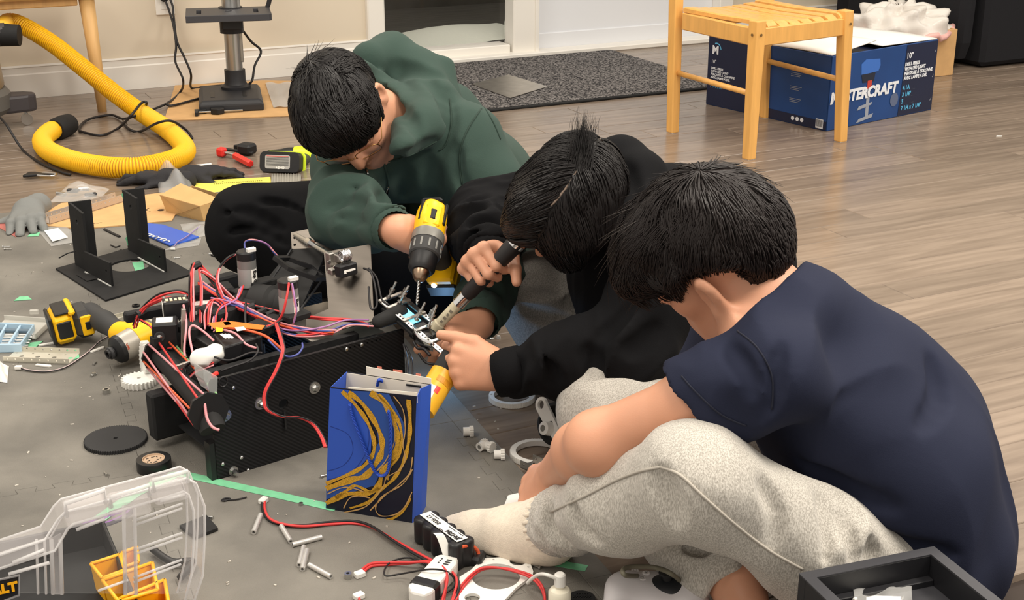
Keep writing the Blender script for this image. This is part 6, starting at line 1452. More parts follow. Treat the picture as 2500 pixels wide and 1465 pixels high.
# ------------------------------------------------------------------ the robot
CARB = mat('carbon_panel', (20, 20, 21), .5, spec=.3); N_, L_, B_ = nodes(CARB)
tc = N_.new('ShaderNodeTexCoord'); mp = N_.new('ShaderNodeMapping'); mp.inputs['Rotation'].default_value = (0, math.radians(52), 0); wv = N_.new('ShaderNodeTexWave'); wv.inputs['Scale'].default_value = 55; wv.bands_direction = 'X'
L_.new(tc.outputs['Object'], mp.inputs['Vector']); L_.new(mp.outputs['Vector'], wv.inputs['Vector']); r_ = N_.new('ShaderNodeValToRGB'); r_.color_ramp.elements[0].color = srgb(14, 14, 15); r_.color_ramp.elements[1].color = srgb(30, 30, 31); L_.new(wv.outputs['Fac'], r_.inputs['Fac']); L_.new(r_.outputs['Color'], B_.inputs['Base Color'])
bp = N_.new('ShaderNodeBump'); bp.inputs['Strength'].default_value = .5; bp.inputs['Distance'].default_value = .0008; L_.new(wv.outputs['Fac'], bp.inputs['Height']); L_.new(bp.outputs['Normal'], B_.inputs['Normal'])
MOTOR = mat('motor_grey', (138, 138, 136), .35, .4); MOTORL = mat('motor_light', (168, 168, 166), .4, .2); HUBO = mat('hub_orange', (236, 120, 30), .45); RUB = mat('rubber_black', (36, 36, 36), .8); PCLR = mat('clear_poly', (226, 228, 226), .1, alpha=.35)
WIRES = {'r': REDW, 'p': PINKW, 'k': BLKW, 'b': BLUEW, 'o': ORNW, 'g': GRNW, 'w': mat('white_wire', (226, 222, 216), .5), 'v': mat('violet_wire', (164, 116, 168), .5)}
SHEET = mat('brushed_sheet', (128, 121, 113), .34, 1.0, var=.15, vscale=6, stretch=(1, 1, 10))
def robot():
    P0 = G(530, 1170, MZ); P1 = G(990, 1026, MZ); fr = Fr(P0, P1 - P0); L = float(np.linalg.norm(P1 - P0)); H = height_over(P0, 932)
    t = thing('robot', 'half-built robot with a black ribbed side panel and a tangle of wires on top', 'robot', fr)
    loc = lambda u, v, z: fr.loc(G(u, v, z))                        # on the level z
    onp = lambda u, v, y=0.0: fr.loc(on_plane(u, v, fr.p(0, y, 0), fr.y))   # on the upright plane y behind the panel
    at = lambda u, v, d: fr.loc(Q(u, v, d))
    # near side panel with its holes and screws
    T = lambda x, z, y: A(x, y, z)
    hole = onp(690, 985); ho = [tuple(hole[[0, 2]])]
    hs = [circle(.0095, 16, hole[0], hole[2])] + [circle(.0042, 10, *onp(692, 1014)[[0, 2]])]
    for k in range(9):
        q = onp(842 + 10.5 * k, 851 - 2.9 * k); hs.append(circle(.0022, 8, q[0], q[2]))
    for k in range(4): q = onp(772 + 9 * k, 914 - 2.5 * k); hs.append(circle(.0014, 6, q[0], q[2]))
    mb = MB(); mb.prism([(0, .0), (L, .0), (L, H + .002), (.004, H + .002), (.0, H - .004)], -.0035, .0035, hs, T=T); part('side_panel', mb, CARB, t)
    mb = MB(); mb.prism([(.075, .0), (L, 0), (L, H - .01), (.075, H - .01)], .295, .302, T=T); part('side_panel', mb, CARB, t)
    def screw(u, v, r, l, big=False):
        q = onp(u, v); o = A(q[0], -.0035, q[2]); mb = MB(); mb.lathe([(0, 0), (r, 0), (r * .95, l * .6), (r * .55, l), (0, l)], 6 if big else 12, o, (0, -1, 0)); s_ = part('bolt', mb, STEEL, t, 'auto')
        if big: mb = MB(); mb.lathe([(0, 0), (r * 1.55, 0), (r * 1.5, .002), (0, .002)], 16, o, (0, -1, 0)); part('washer', mb, STEEL, s_)
    for (u, v, r, l, b) in ((633, 983, .0075, .012, 1), (765, 945, .0075, .008, 1), (547, 1012, .0075, .010, 1), (567, 1148, .006, .016, 1), (567, 945, .0035, .003, 0), (587, 1115, .0035, .003, 0), (700, 1121, .0035, .003, 0), (766, 1101, .0035, .003, 0), (541, 1131, .0035, .003, 0), (603, 1146, .0035, .003, 0), (843, 851, .004, .003, 0), (880, 840, .004, .003, 0)): screw(u, v, r, l, b)
    q = onp(693, 1040); mb = MB(); mb.tube([A(q[0], -.006, q[2] + .03), A(q[0], -.008, q[2] - .004)], .0022, 6); part('hex_key', mb, BLACK, t)
    # chassis: floor plate, end plates, inner rails
    mb = MB(); mb.box((L / 2, .15, .035), (L - .02, .28, .004)); part('belly_plate', mb, BLACKM, t)
    for y in (.05, .255): mb = MB(); mb.box((L / 2 - .03, y, H - .014), (L - .08, .018, .022)); part('rail', mb, BLACKM, t)
    mb = MB(); mb.box((L * .30, .15, H - .030), (.03, .21, .02)); part('cross_rail', mb, BLACKM, t)
    mb = MB(); mb.box((L * .80, .15, H - .016), (L * .34, .21, .003)); part('deck_plate', mb, ALU, t)
    mb = MB(); mb.box((.0, .008, .035), (.02, .02, .07)); part('corner_bracket', mb, BLACK, t)
    # left end: foot bracket, perforated plate, intake arms with rubber bands
    fb = loc(392, 1030, MZ); f2 = loc(440, 1034, MZ)
    mb = MB(); mb.box((fb + f2) / 2 + A(0, .012, .030), (.045, .03, .058), Fr((0, 0, 0), f2 - fb), .004); o = part('foot_bracket', mb, BLACKM, t); mb = MB(); mb.lathe([(0, 0), (.004, 0), (.003, .003), (0, .003)], 10, (fb + f2) / 2 + A(0.004, -.004, .034), (-.1, -1, 0)); part('bolt', mb, STEEL, o)
    a = loc(437, 1030, MZ); b = loc(478, 1034, MZ); x = nrm((b - a) * A(1, 1, 0)); W_ = float(np.linalg.norm(b - a)); hh = height_over(G(437, 1030, MZ), 974)
    mb = MB(); mb.prism([(0, 0), (W_, 0), (W_, hh), (0, hh)], 0, .002, [circle(.0028, 8, W_ * (i + .5) / 3, hh * (j + .6) / 4.2) for i in range(3) for j in range(4)], T=lambda u, v, w: a + x * u + A(0, 0, v) + A(-x[1], x[0], 0) * w); part('perforated_plate', mb, ALU, t)
    pa, pb = at(392, 868, 2.50), at(508, 1004, 2.28); ax = nrm(pb - pa)
    def oct_(c, r, th): mb = MB(); mb.lathe([(0, -th), (r * .98, -th), (r, 0), (r, th), (0, th)], 8, c, ax); return mb
    part('intake_end_plate', oct_(pa, .036, .004), BLACK, t); part('intake_end_plate', oct_(pb, .036, .004), BLACK, t)
    mb = MB(); mb.cyl(pa, pb, .018, seg=16); part('intake_shaft', mb, RUB, t, 'auto')
    u_ = nrm(np.cross(ax, A(0, -1, .3))); v_ = np.cross(u_, ax); cols = 'pprogovpkrpo'
    for k in range(12):
        a0 = 2 * math.pi * k / 12; a1 = a0 + (.5 if k % 2 else -.4); r = .033
        mb = MB(); mb.tube([pa + (u_ * math.cos(a0) + v_ * math.sin(a0)) * r, pb + (u_ * math.cos(a1) + v_ * math.sin(a1)) * r], .0022, 5); part('rubber_band', mb, WIRES[cols[k]], t, True)
    mb = MB(); mb.cyl(at(506, 1010, 2.30), at(520, 1050, 2.29), .024, .022, 20); part('intake_roller', mb, RUB, t, 'auto')
    mb = MB(); mb.box(at(452, 905, 2.44), (.16, .02, .03), Fr((0, 0, 0), pb - pa), .003); part('intake_frame', mb, BLACKM, t)
    mb = MB(); mb.box(at(430, 1000, 2.46), (.10, .03, .09), None, .004); part('drive_pod', mb, BLACKM, t)
    # clear polycarbonate corner
    q = [onp(*p) for p in ((492, 898), (528, 918), (527, 963), (508, 955), (494, 925))]; mb = MB(); mb.prism([(p[0], p[2]) for p in q], -.006, .03, T=T); part('clear_block', mb, PCLR, t, bevel=.001)
    mb = MB(); mb.cyl(onp(518, 918, .004), onp(532, 910, .004), .004, seg=8); part('red_cap', mb, RED, t)
    mb = MB(); ring = onp(542, 930); mb.tube([ring + A(.008 * math.cos(k * .5), -.004, .009 * math.sin(k * .5)) for k in range(13)], .0014, 5); part('wire_loop', mb, BLKW, t)
    # perforated posts with the servo and sensor boxes
    def post(u0, v0, d0, u1, v1, d1, w=.008):
        p, q = at(u0, v0, d0), at(u1, v1, d1); mb = MB(); mb.box((p + q) / 2, (np.linalg.norm(q - p), w, .006), Fr((0, 0, 0), q - p, A(-.3, -1, 0)), .0005); o = part('perforated_bar', mb, ALU, t); n = int(np.linalg.norm(q - p) / .008)
        f_ = Fr((0, 0, 0), q - p, A(-.3, -1, 0))
        for i in range(n): c = p + (q - p) * ((i + .5) / n) + f_.z * .0032; mb = MB(); mb.lathe([(0, 0), (.0022, 0), (0, .0004)], 6, c, f_.z); part('hole', mb, INK, o)
    post(437, 775, 2.50, 458, 885, 2.42); post(455, 868, 2.42, 500, 895, 2.36)
    def block(name, u, v, d, size, m, ang=0.0, tilt=0.0, bev=.003, label=None):
        c = at(u, v, d); x = A(math.cos(ang), math.sin(ang), 0); mb = MB(); f_ = Fr(c, x, A(0, tilt, 1)); mb.box(c, size, f_, bev); return part(name, mb, m, t, label=label), f_
    def plate(o, f_, off, size, m, name='label_sticker'):
        mb = MB(); mb.box(f_.p(*off), size, f_); return part(name, mb, m, o)
    o, f_ = block('servo', 405, 820, 2.50, (.046, .046, .062), BLACK, -.45); plate(o, f_, (0, 0, .0315), (.03, .026, .001), PAPER); mb = MB(); mb.lathe([(0, 0), (.010, 0), (.009, .004), (0, .004)], 14, f_.p(-.010, -.023, .008), -f_.y); part('servo_horn', mb, DGREY, o, 'auto'); mb = MB(); mb.lathe([(0, 0), (.005, 0), (0, .002)], 10, f_.p(-.010, -.027, .008), -f_.y); part('servo_screw', mb, STEEL, o)
    o, f_ = block('servo', 430, 752, 2.54, (.048, .035, .036), BLACK, -.35); plate(o, f_, (-.0245, 0, 0), (.001, .024, .026), PAPER)
    for k in range(5): plate(o, f_, (-.016 + .008 * k, -.002, .0182), (.005, .012 + .003 * (k % 2), .001), mat('print_cream', (226, 206, 168), .6), 'board_component')
    for sx in (-.02, .02):
        for sy in (-.013, .013): mb = MB(); mb.lathe([(0, 0), (.003, 0), (.002, .002), (0, .002)], 10, f_.p(sx, sy, .018), f_.z); part('bolt', mb, STEEL, o)
    o, f_ = block('power_module', 492, 757, 2.56, (.046, .03, .03), mat('module_grey', (98, 98, 92), .5), -.3); plate(o, f_, (0, -.004, .0155), (.034, .02, .001), PAPER)
    for k in range(4): plate(o, f_, (-.012 + .006 * k, -.0155, -.002), (.003, .001, .012), PAPER, 'label_print')
    # controller hubs
    def hub(pix, z0, h, top):
        q = [loc(u, v, z0 + h) for (u, v) in pix]; c = sum(q) / 4; x = nrm((q[1] - q[0]) * A(1, 1, 0)); f_ = Fr(c - A(0, 0, h), x); lx = [float((p - c) @ f_.x) for p in q]; ly = [float((p - c) @ f_.y) for p in q]
        mb = MB(); mb.prism([(lx[i], ly[i]) for i in range(4)], 0, h, T=lambda a, b, cc: f_.p(a, b, cc)); o = part('controller_hub', mb, BLACK, t, bevel=.003); return o, Fr(f_.p(0, 0, h), x), lx, ly
    o, f_, lx, ly = hub([(556, 875), (648, 838), (556, 790), (468, 818)], H - .018, .022, 0)
    def ontop(o, f_, pix, z, m, name, th=.0008):
        q = [f_.loc(G(u, v, z) if False else fr.p(*loc(u, v, z))) for (u, v) in pix]; return q
    def decal(o, pix, z, m, name):
        q = [loc(u, v, z) for (u, v) in pix]; mb = MB(); mb.prism([(p[0], p[1]) for p in q], z, z + .0007, T=lambda a, b, c: A(a, b, c)); return part(name, mb, m, o)
    decal(o, [(548, 872), (632, 836), (624, 830), (545, 862)], H + .0042, mat('print_cream', (226, 206, 168), .6), 'port_label')
    for k in range(6): decal(o, [(556 + 13 * k, 870 - 5.5 * k), (565 + 13 * k, 866 - 5.5 * k), (562 + 13 * k, 861 - 5 * k), (553 + 13 * k, 865 - 5 * k)], H + .0051, HUBO, 'port')
    o, f_, lx, ly = hub([(548, 848), (640, 820), (622, 796), (520, 815)], H + .004, .030, 0)
    zt = H + .0345
    decal(o, [(508, 802), (560, 797), (648, 808), (640, 818), (560, 812), (524, 816)], zt, HUBO, 'orange_band')
    decal(o, [(528, 812), (546, 815), (544, 823), (528, 824)], zt + .0008, YEL, 'yellow_arrow')
    decal(o, [(580, 822), (602, 818), (596, 811), (574, 813)], zt + .0008, PAPER, 'label_sticker')
    for k in range(3): decal(o, [(538 + 8 * k, 830), (544 + 8 * k, 828), (556 + 8 * k, 838), (551 + 8 * k, 840)], zt + .0004, PAPER, 'label_print')
    decal(o, [(545, 800), (560, 798), (566, 806), (552, 808)], zt, mat('case_ink', (60, 60, 62), .5), 'vent')
    # battery lead connector wrapped in white
    S = SDF(); S.k = .01; c0 = at(508, 872, 2.36); S.ell(c0, (.030, .016, .014)); S.ell(c0 + A(.018, .002, .004), (.016, .016, .013)); S.ell(c0 + A(-.016, -.004, .006), (.016, .013, .012)); S.disp = [folds(.003, 40, None, 3)]; part('white_connector', S.mesh('white_connector', WHITE, .0025), None, t)
    # motors
    def motor(bu, bv, tu, tv, d0, r, lab):
        b = at(bu, bv, d0); hgt = height_over(fr.p(*b) * A(1, 1, 0), tv) - fr.p(*b)[2]; mb = MB()
        mb.lathe([(0, 0), (r * .98, 0), (r, .003), (r, hgt * .52), (0, hgt * .52)], 28, b); o = part('motor', mb, MOTORL, t, 'auto')
        mb = MB(); mb.lathe([(0, hgt * .50), (r * .985, hgt * .50), (r * .985, hgt * .78), (0, hgt * .78)], 28, b); part('motor_can', mb, MOTOR, o, 'auto')
        mb = MB(); mb.lathe([(0, hgt * .77), (r * 1.02, hgt * .77), (r * 1.02, hgt * .97), (r * .9, hgt), (0, hgt)], 28, b); part('encoder_cap', mb, BLACK, o, 'auto')
        mb = MB(); mb.box(b + A(.006, -r * .55, hgt + .003), (.018, .010, .008), None, .001); part('plug', mb, WHITE, o)
        n = nrm(A(.32, -.95, 0)); sx = np.cross(n, A(0, 0, 1)); c = b + n * r + A(0, 0, hgt * .29); lw = .012; mb = MB()
        mb.grid(lambda a, e: b + A(math.cos(-1.25 + (a - .5) * .75) * (r + .0006), math.sin(-1.25 + (a - .5) * .75) * (r + .0006), hgt * (.05 + .46 * e)), 6, 2); part('label_sticker', mb, PAPER, o)
        if lab:
            m = Fr(b + A(math.cos(-1.25), math.sin(-1.25), 0) * (r + .0016) + A(0, 0, hgt * .49), A(0, 0, -1), A(math.cos(-1.25), math.sin(-1.25), 0)); text('lettering', lab, .0105, INK, o, Fr(m.p(.0, -.0, 0), m.x, m.z), bold=.0003)
        return b, hgt
    m1 = motor(606, 697, 606, 612, 2.62, .0185, 'Exp 0'); m2 = motor(707, 765, 703, 682, 2.48, .0185, 'Exp')
    # flywheel, pulley and launcher plates
    c = at(655, 742, 2.58); axw = nrm(fr.loc(fr.o + np.array([1, -.35, 0])) - fr.loc(fr.o))
    mb = MB(); mb.lathe([(0, 0), (.026, 0), (.034, .004), (.036, .018), (.036, .040), (.030, .046), (.030, .06), (.036, .064), (.036, .078), (0, .078)], 32, c - axw * .035, axw); part('pulley', mb, RUB, t, 'auto')
    pl = lambda pix, d, y=None: [at(u, v, d_) for (u, v, d_) in pix]
    def sheet(name, pix, m, th=.003, holes=(), lab=None):
        q = [at(*p) for p in pix]; n = nrm(np.cross(q[1] - q[0], q[2] - q[0])); x = nrm(q[1] - q[0]); y = np.cross(n, x); o0 = q[0]
        T_ = lambda a, b, c: o0 + x * a + y * b + n * c
        pp = [(float((p - o0) @ x), float((p - o0) @ y)) for p in q]; hh = []
        for (u, v, d, r) in holes:
            w = at(u, v, d); hh.append(circle(r, 6 if r > .02 else 10, float((w - o0) @ x), float((w - o0) @ y)))
        mb = MB(); mb.prism(pp, -th / 2, th / 2, hh, T=T_); return part(name, mb, m, t, label=lab)
    HX = [(640, 700, 2.66), (722, 608, 2.76), (770, 603, 2.74), (790, 620, 2.72), (796, 668, 2.70), (748, 742, 2.58), (720, 772, 2.55), (640, 772, 2.58)]
    sheet('launcher_plate', [(628, 712, 2.66), (712, 610, 2.76), (792, 606, 2.73), (797, 664, 2.70), (738, 752, 2.57), (640, 770, 2.6)], BLACKM, .004)
    mb = MB(); e0 = at(735, 655, 2.63); mb.lathe([(.046, -.004), (.058, -.004), (.058, .004), (.046, .004), (.046, -.004)], 6, e0, nrm(np.cross(at(712, 610, 2.76) - e0, at(797, 664, 2.70) - e0))); part('hex_opening_rim', mb, BLACK, t)
    for (p, q) in (((640, 718, 2.65), (712, 608, 2.75)), ((733, 756, 2.56), (797, 668, 2.69))):
        mb = MB(); mb.tube([at(*p), at(*q)], .0024, 5); part('edge_trim', mb, DGREY, t)
    sheet('metal_plate', [(711, 568, 2.78), (820, 546, 2.76), (824, 640, 2.73), (716, 668, 2.75)], SHEET, .002, [(722, 583, 2.778, .003), (722, 600, 2.772, .003), (770, 572, 2.765, .003), (772, 590, 2.762, .003)])
    sheet('metal_plate', [(791, 616, 2.60), (905, 597, 2.58), (913, 784, 2.48), (736, 812, 2.48), (736, 762, 2.505), (798, 748, 2.515)], SHEET, .002, [(848, 617, 2.588, .003)])
    mb = MB(); mb.cyl(at(722, 574, 2.77), at(815, 628, 2.60), .0055, seg=12); part('axle', mb, STEEL, t, 'auto')
    mb = MB(); mb.cyl(at(752, 590, 2.70), at(760, 595, 2.685), .0085, seg=12); part('axle_collar', mb, CHROME, t, 'auto')
    o, f_ = block('servo', 845, 658, 2.53, (.040, .022, .024), BLACK, .1, .1); plate(o, f_, (0, -.0112, 0), (.026, .001, .004), PAPER, 'label_print'); mb = MB(); mb.prism([(-.014, -.004), (-.008, -.004), (-.011, .003)], 0, .0008, T=lambda a, b, c: f_.p(a, -.0115 - c, b)); part('warning_mark', mb, PAPER, o)
    sp = []; c0 = f_.p(-.002, .002, .026)
    for k in range(60): sp.append(c0 + A(-.006 + k * .00032, .011 * math.cos(k * .75), .011 * math.sin(k * .75)))
    mb = MB(); mb.tube(sp, .0014, 5); part('coil_spring', mb, CHROME, t, True)
    for (u, v, d, s_) in ((806, 640, 2.56, (.012, .016, .04)), (820, 660, 2.545, (.03, .014, .012)), (828, 628, 2.58, (.02, .02, .016))): block('servo_bracket', u, v, d, s_, ALU, .1, 0, .002)
    for (u, v, d) in ((803, 640, 2.55), (803, 664, 2.545), (817, 652, 2.53)): mb = MB(); mb.lathe([(0, 0), (.0035, 0), (.003, .003), (0, .003)], 10, at(u, v, d), (0, -1, .2)); part('bolt', mb, STEEL, t)
    for (u, v, d, s_) in ((640, 690, 2.62, (.05, .03, .012)), (600, 712, 2.61, (.05, .04, .01)), (720, 770, 2.47, (.05, .035, .012))): block('motor_mount', u, v, d, s_, BLACKM, .1, 0, .002)
    block('rail_end', 360, 765, 2.62, (.09, .02, .02), BLACKM, -.1)
    # electronics bays under the wires
    for (u, v, d, s_, a) in ((520, 730, 2.62, (.08, .05, .05), -.2), (570, 760, 2.55, (.12, .06, .04), .2), (480, 800, 2.52, (.07, .05, .03), .4), (640, 800, 2.46, (.10, .05, .02), .3), (550, 700, 2.68, (.05, .03, .05), .1)): block('electronics_box', u, v, d, s_, BLACKM, a, 0, .004)
    # wires
    def wire(c, pts, r=.0017): mb = MB(); mb.tube([at(*p) for p in pts] if False else spline([at(*p) for p in pts], 7), r, 6); part('wire', mb, WIRES[c], t, True)
    rr = random.Random(21)
    def bundle(cols, pts, spread=5, r=.0017):
        for k, c in enumerate(cols):
            ox, oy = rr.uniform(-spread, spread), rr.uniform(-spread, spread); wire(c, [(u + ox * rr.uniform(.5, 1.4), v + oy * rr.uniform(.5, 1.4), d + rr.uniform(-.008, .008)) for (u, v, d) in pts], r)
    bundle('rrkk', [(330, 800, 2.60), (345, 762, 2.58), (385, 725, 2.57), (430, 712, 2.57), (462, 720, 2.56), (475, 738, 2.56)], 5)
    bundle('rr', [(330, 790, 2.60), (350, 755, 2.58), (395, 732, 2.56), (425, 730, 2.55), (435, 742, 2.55)], 3, .0022)
    bundle('rprk', [(470, 800, 2.50), (466, 720, 2.55), (470, 660, 2.60), (482, 646, 2.62), (500, 660, 2.62), (530, 700, 2.60), (545, 740, 2.56)], 7)
    bundle('prr', [(490, 790, 2.50), (492, 700, 2.56), (488, 662, 2.60), (520, 680, 2.60), (560, 720, 2.56), (590, 745, 2.52)], 7)
    bundle('ropb', [(488, 690, 2.58), (540, 722, 2.55), (610, 760, 2.50), (680, 790, 2.46), (760, 808, 2.44), (820, 812, 2.43)], 8, .002)
    bundle('bpvr', [(520, 735, 2.54), (590, 748, 2.52), (640, 778, 2.48), (690, 806, 2.44), (740, 815, 2.42), (800, 806, 2.44), (850, 788, 2.46), (905, 788, 2.46)], 8)
    bundle('rrk', [(560, 735, 2.54), (640, 752, 2.52), (720, 770, 2.49), (800, 780, 2.47), (860, 784, 2.47), (900, 795, 2.46)], 5, .002)
    bundle('rp', [(600, 622, 2.62), (570, 625, 2.60), (540, 650, 2.58), (532, 690, 2.56), (550, 735, 2.54)], 3)
    bundle('k', [(596, 616, 2.61), (560, 626, 2.59), (534, 660, 2.57), (530, 710, 2.55), (548, 738, 2.54)], 2, .0022)
    bundle('vbp', [(600, 615, 2.61), (598, 592, 2.62), (618, 586, 2.62), (650, 596, 2.63), (672, 620, 2.65), (692, 640, 2.67)], 3)
    bundle('rr', [(703, 692, 2.44), (697, 730, 2.43), (688, 765, 2.43), (670, 790, 2.44), (640, 802, 2.44)], 3, .0022)
    bundle('pv', [(712, 694, 2.44), (718, 730, 2.43), (722, 760, 2.43), (716, 790, 2.44)], 2)
    bundle('prpr', [(505, 800, 2.48), (508, 760, 2.50), (520, 735, 2.52), (545, 745, 2.52), (548, 780, 2.49), (530, 805, 2.46)], 7)
    bundle('prv', [(520, 800, 2.46), (525, 770, 2.49), (540, 750, 2.51), (575, 730, 2.54), (588, 700, 2.58)], 6)
    wire('p', [(448, 745, 2.50), (455, 790, 2.44), (450, 850, 2.41), (452, 870, 2.40)], .0022)
    wire('p', [(472, 868, 2.37), (462, 815, 2.42), (470, 795, 2.43), (495, 808, 2.42), (522, 832, 2.40)], .0022)
    wire('o', [(548, 800, 2.42), (600, 806, 2.41), (650, 822, 2.39), (690, 855, 2.37)], .0025); wire('p', [(540, 804, 2.42), (575, 815, 2.40), (600, 840, 2.38), (625, 850, 2.37)], .0022)
    wire('k', [(600, 740, 2.50), (600, 790, 2.44), (620, 806, 2.42), (655, 800, 2.42), (690, 780, 2.44)], .0022)
    wire('k', [(625, 840, 2.36), (630, 858, 2.34), (610, 880, 2.33), (570, 895, 2.32), (540, 906, 2.32)], .0018); wire('k', [(520, 870, 2.35), (560, 880, 2.335), (610, 862, 2.35), (640, 862, 2.35)], .002)
    for (c, dx) in (('r', 0), ('r', 4), ('k', 7)): wire(c, [(672 + dx, 790, 2.43), (684 + dx, 830, 2.36), (688 + dx, 860, 2.325), (672 + dx, 905, 2.315), (648 + dx, 950, 2.31), (643 + dx, 978, 2.31), (652 + dx, 1002, 2.31), (690 + dx, 1018, 2.32), (730 + dx, 1020, 2.34), (762 + dx, 1036, 2.35), (782 + dx, 1065, 2.345), (792 + dx, 1092, 2.33)], .0021 if dx < 7 else .0016)
    wire('b', [(655, 830, 2.38), (675, 850, 2.36), (700, 870, 2.345), (725, 866, 2.35), (738, 850, 2.37), (738, 838, 2.39)], .0018)
    bundle('pkr', [(455, 885, 2.40), (440, 900, 2.40), (452, 925, 2.39), (478, 905, 2.36), (520, 885, 2.35)], 5)
    bundle('kk', [(480, 880, 2.37), (455, 900, 2.38), (458, 950, 2.36), (500, 985, 2.33)], 6, .002)
    bundle('rk', [(420, 850, 2.48), (390, 850, 2.50), (378, 830, 2.52), (372, 800, 2.54), (345, 780, 2.58)], 4)
    wire('p', [(500, 985, 2.27), (505, 1020, 2.265), (518, 1042, 2.262), (535, 1050, 2.26)], .0025)
    wire('k', [(888, 655, 2.52), (905, 665, 2.50), (916, 700, 2.48), (920, 745, 2.46), (905, 752, 2.46), (900, 700, 2.49)], .002); wire('k', [(900, 655, 2.52), (920, 680, 2.50), (932, 730, 2.47), (950, 745, 2.46)], .002)
    for (u, v, d) in ((345, 765, 2.585), (480, 648, 2.615), (640, 762, 2.515), (660, 768, 2.505), (612, 752, 2.525)): mb = MB(); c = at(u, v, d); mb.cyl(c - A(.008, 0, .002), c + A(.008, 0, .002), .008, seg=8); part('cable_sleeve', mb, BLKW, t, 'auto')
    return t
robot()
# ------------------------------------------------------------------ tools in hand, gift bag and the foreground
def drill_in_hand():
    a, b = Q(1058, 520, 2.58), Q(1026, 672, 2.50); ax = nrm(b - a); org = a
    h_t = Q(1088, 645, 2.655); hdir = h_t - (a + (b - a) * .30); hdir = nrm(hdir - ax * (hdir @ ax)); f = Fr(org, ax, -hdir); t = thing('power_drill', 'yellow and black power drill held nose down over the gripper', 'drill', f)
    L = float(np.linalg.norm(b - a)); lo = f.loc
    S = SDF(); S.k = .012; S.chain([f.p(.012, 0, .002), f.p(L * .36, 0, 0)], [.028, .029]); S.cap(f.p(.0, 0, .006), f.p(.03, 0, .008), .024, .026)
    me = S.mesh('b', YEL, .003, (0, 0, 0)); me.transform(f.M().inverted()); part('motor_housing', me, None, t)
    cd_ = lo(CP); n_ = nrm((cd_ - A(L * .2, 0, 0)) * A(0, 1, 1)); sx = A(1, 0, 0)
    ff = Fr(A(L * .18, 0, 0) + n_ * .028, sx, n_)
    mb = MB(); mb.box(ff.p(0, 0, .0005), (.046, .032, .006), ff, .004); o = part('slide_panel', mb, YEL, t); mb = MB(); mb.box(ff.p(0, 0, .004), (.026, .013, .006), ff, .003); part('slide_switch', mb, BLACK, o)
    for s_ in (-1, 1): mb = MB(); mb.box(A(L * .10, 0, 0) + n_ * .020 + np.cross(sx, n_) * .0225 * s_, (.05, .007, .012), ff, .003); part('side_vent', mb, BLACK, t)
    mb = MB(); mb.box(A(-.014, 0, .004), (.014, .044, .046), None, .006); part('end_cap', mb, BLACK, t)
    mb = MB(); mb.lathe([(0, L * .36), (.0305, L * .36), (.0315, L * .40), (.0305, L * .50), (0, L * .50)], 28, (0, 0, 0), (1, 0, 0)); part('collar_ring', mb, mat('collar_grey', (128, 126, 120), .4, .3), t, 'auto')
    mb = MB(); mb.lathe([(0, L * .49), (.0295, L * .49), (.0295, L * .70), (.027, L * .72), (0, L * .72)], 28, (0, 0, 0), (1, 0, 0)); o = part('clutch_ring', mb, DRUB, t, 'auto')
    for k in range(12):
        a_ = 2 * math.pi * k / 12; c = A(L * .60, .0297 * math.cos(a_), .0297 * math.sin(a_)); mb = MB(); mb.box(c, (L * .13, .004, .002), Fr((0, 0, 0), (1, 0, 0), (0, math.cos(a_), math.sin(a_))), .0008); part('grip_rib', mb, mat('rib_grey', (132, 132, 128), .5), o)
    mb = MB(); mb.lathe([(0, L * .71), (.0265, L * .71), (.0255, L * .90), (.020, L * .955), (0, L * .955)], 24, (0, 0, 0), (1, 0, 0)); part('chuck', mb, BLACK, t, 'auto')
    mb = MB(); mb.lathe([(0, L * .95), (.0165, L * .95), (.014, L * 1.02), (.009, L * 1.08), (.0045, L * 1.10), (0, L * 1.10)], 20, (0, 0, 0), (1, 0, 0)); part('chuck_jaws', mb, mat('chuck_metal', (150, 128, 108), .3, 1.0), t, 'auto')
    tip = lo(Q(1018, 744, 2.47)); d0 = A(L * 1.08, 0, 0); mb = MB()
    P = [d0 + (tip - d0) * (k / 30) for k in range(31)]; 
    for s_ in (0, math.pi): mb.tube([P[k] + A(0, math.cos(k * .75 + s_), math.sin(k * .75 + s_)) * .0016 * (k < 29) for k in range(31)], .0016, 5)
    part('drill_bit', mb, STEEL, t, True)
    S = SDF(); S.k = .015; S.chain([A(L * .24, 0, -.02), A(L * .27, 0, -.06), A(L * .32, 0, -.10)], [.020, .0175, .020]); part('handle', S.mesh('handle', DRUB, .003), None, t)
    mb = MB(); mb.box(A(L * .13, 0, -.062), (.006, .024, .09), Fr((0, 0, 0), (1, 0, -.18)), .003); part('handle_back', mb, YEL, t)
    bt = Fr(A(L * .20, 0, -.106), (1, 0, -.1)); mb = MB(); mb.box(bt.p(0, 0, 0), (.12, .054, .018), bt, .005); part('battery_foot', mb, YEL, t); mb = MB(); mb.box(bt.p(.004, 0, -.026), (.108, .056, .036), bt, .008); o = part('battery', mb, YEL, t)
    mb = MB(); mb.box(bt.p(.0, -.027, -.014), (.09, .006, .036), bt, .002); part('battery_side', mb, BLACK, o); mb = MB(); mb.box(bt.p(.060, 0, -.024), (.008, .06, .034), bt, .003); part('battery_front', mb, BLACK, o)
    mb = MB(); mb.lathe([(0, 0), (.006, 0), (.005, .003), (0, .003)], 12, bt.p(.062, -.012, -.004), bt.x); part('work_light', mb, mat('lamp_white', (255, 250, 230), .3, emit=1.5), t)
drill_in_hand()
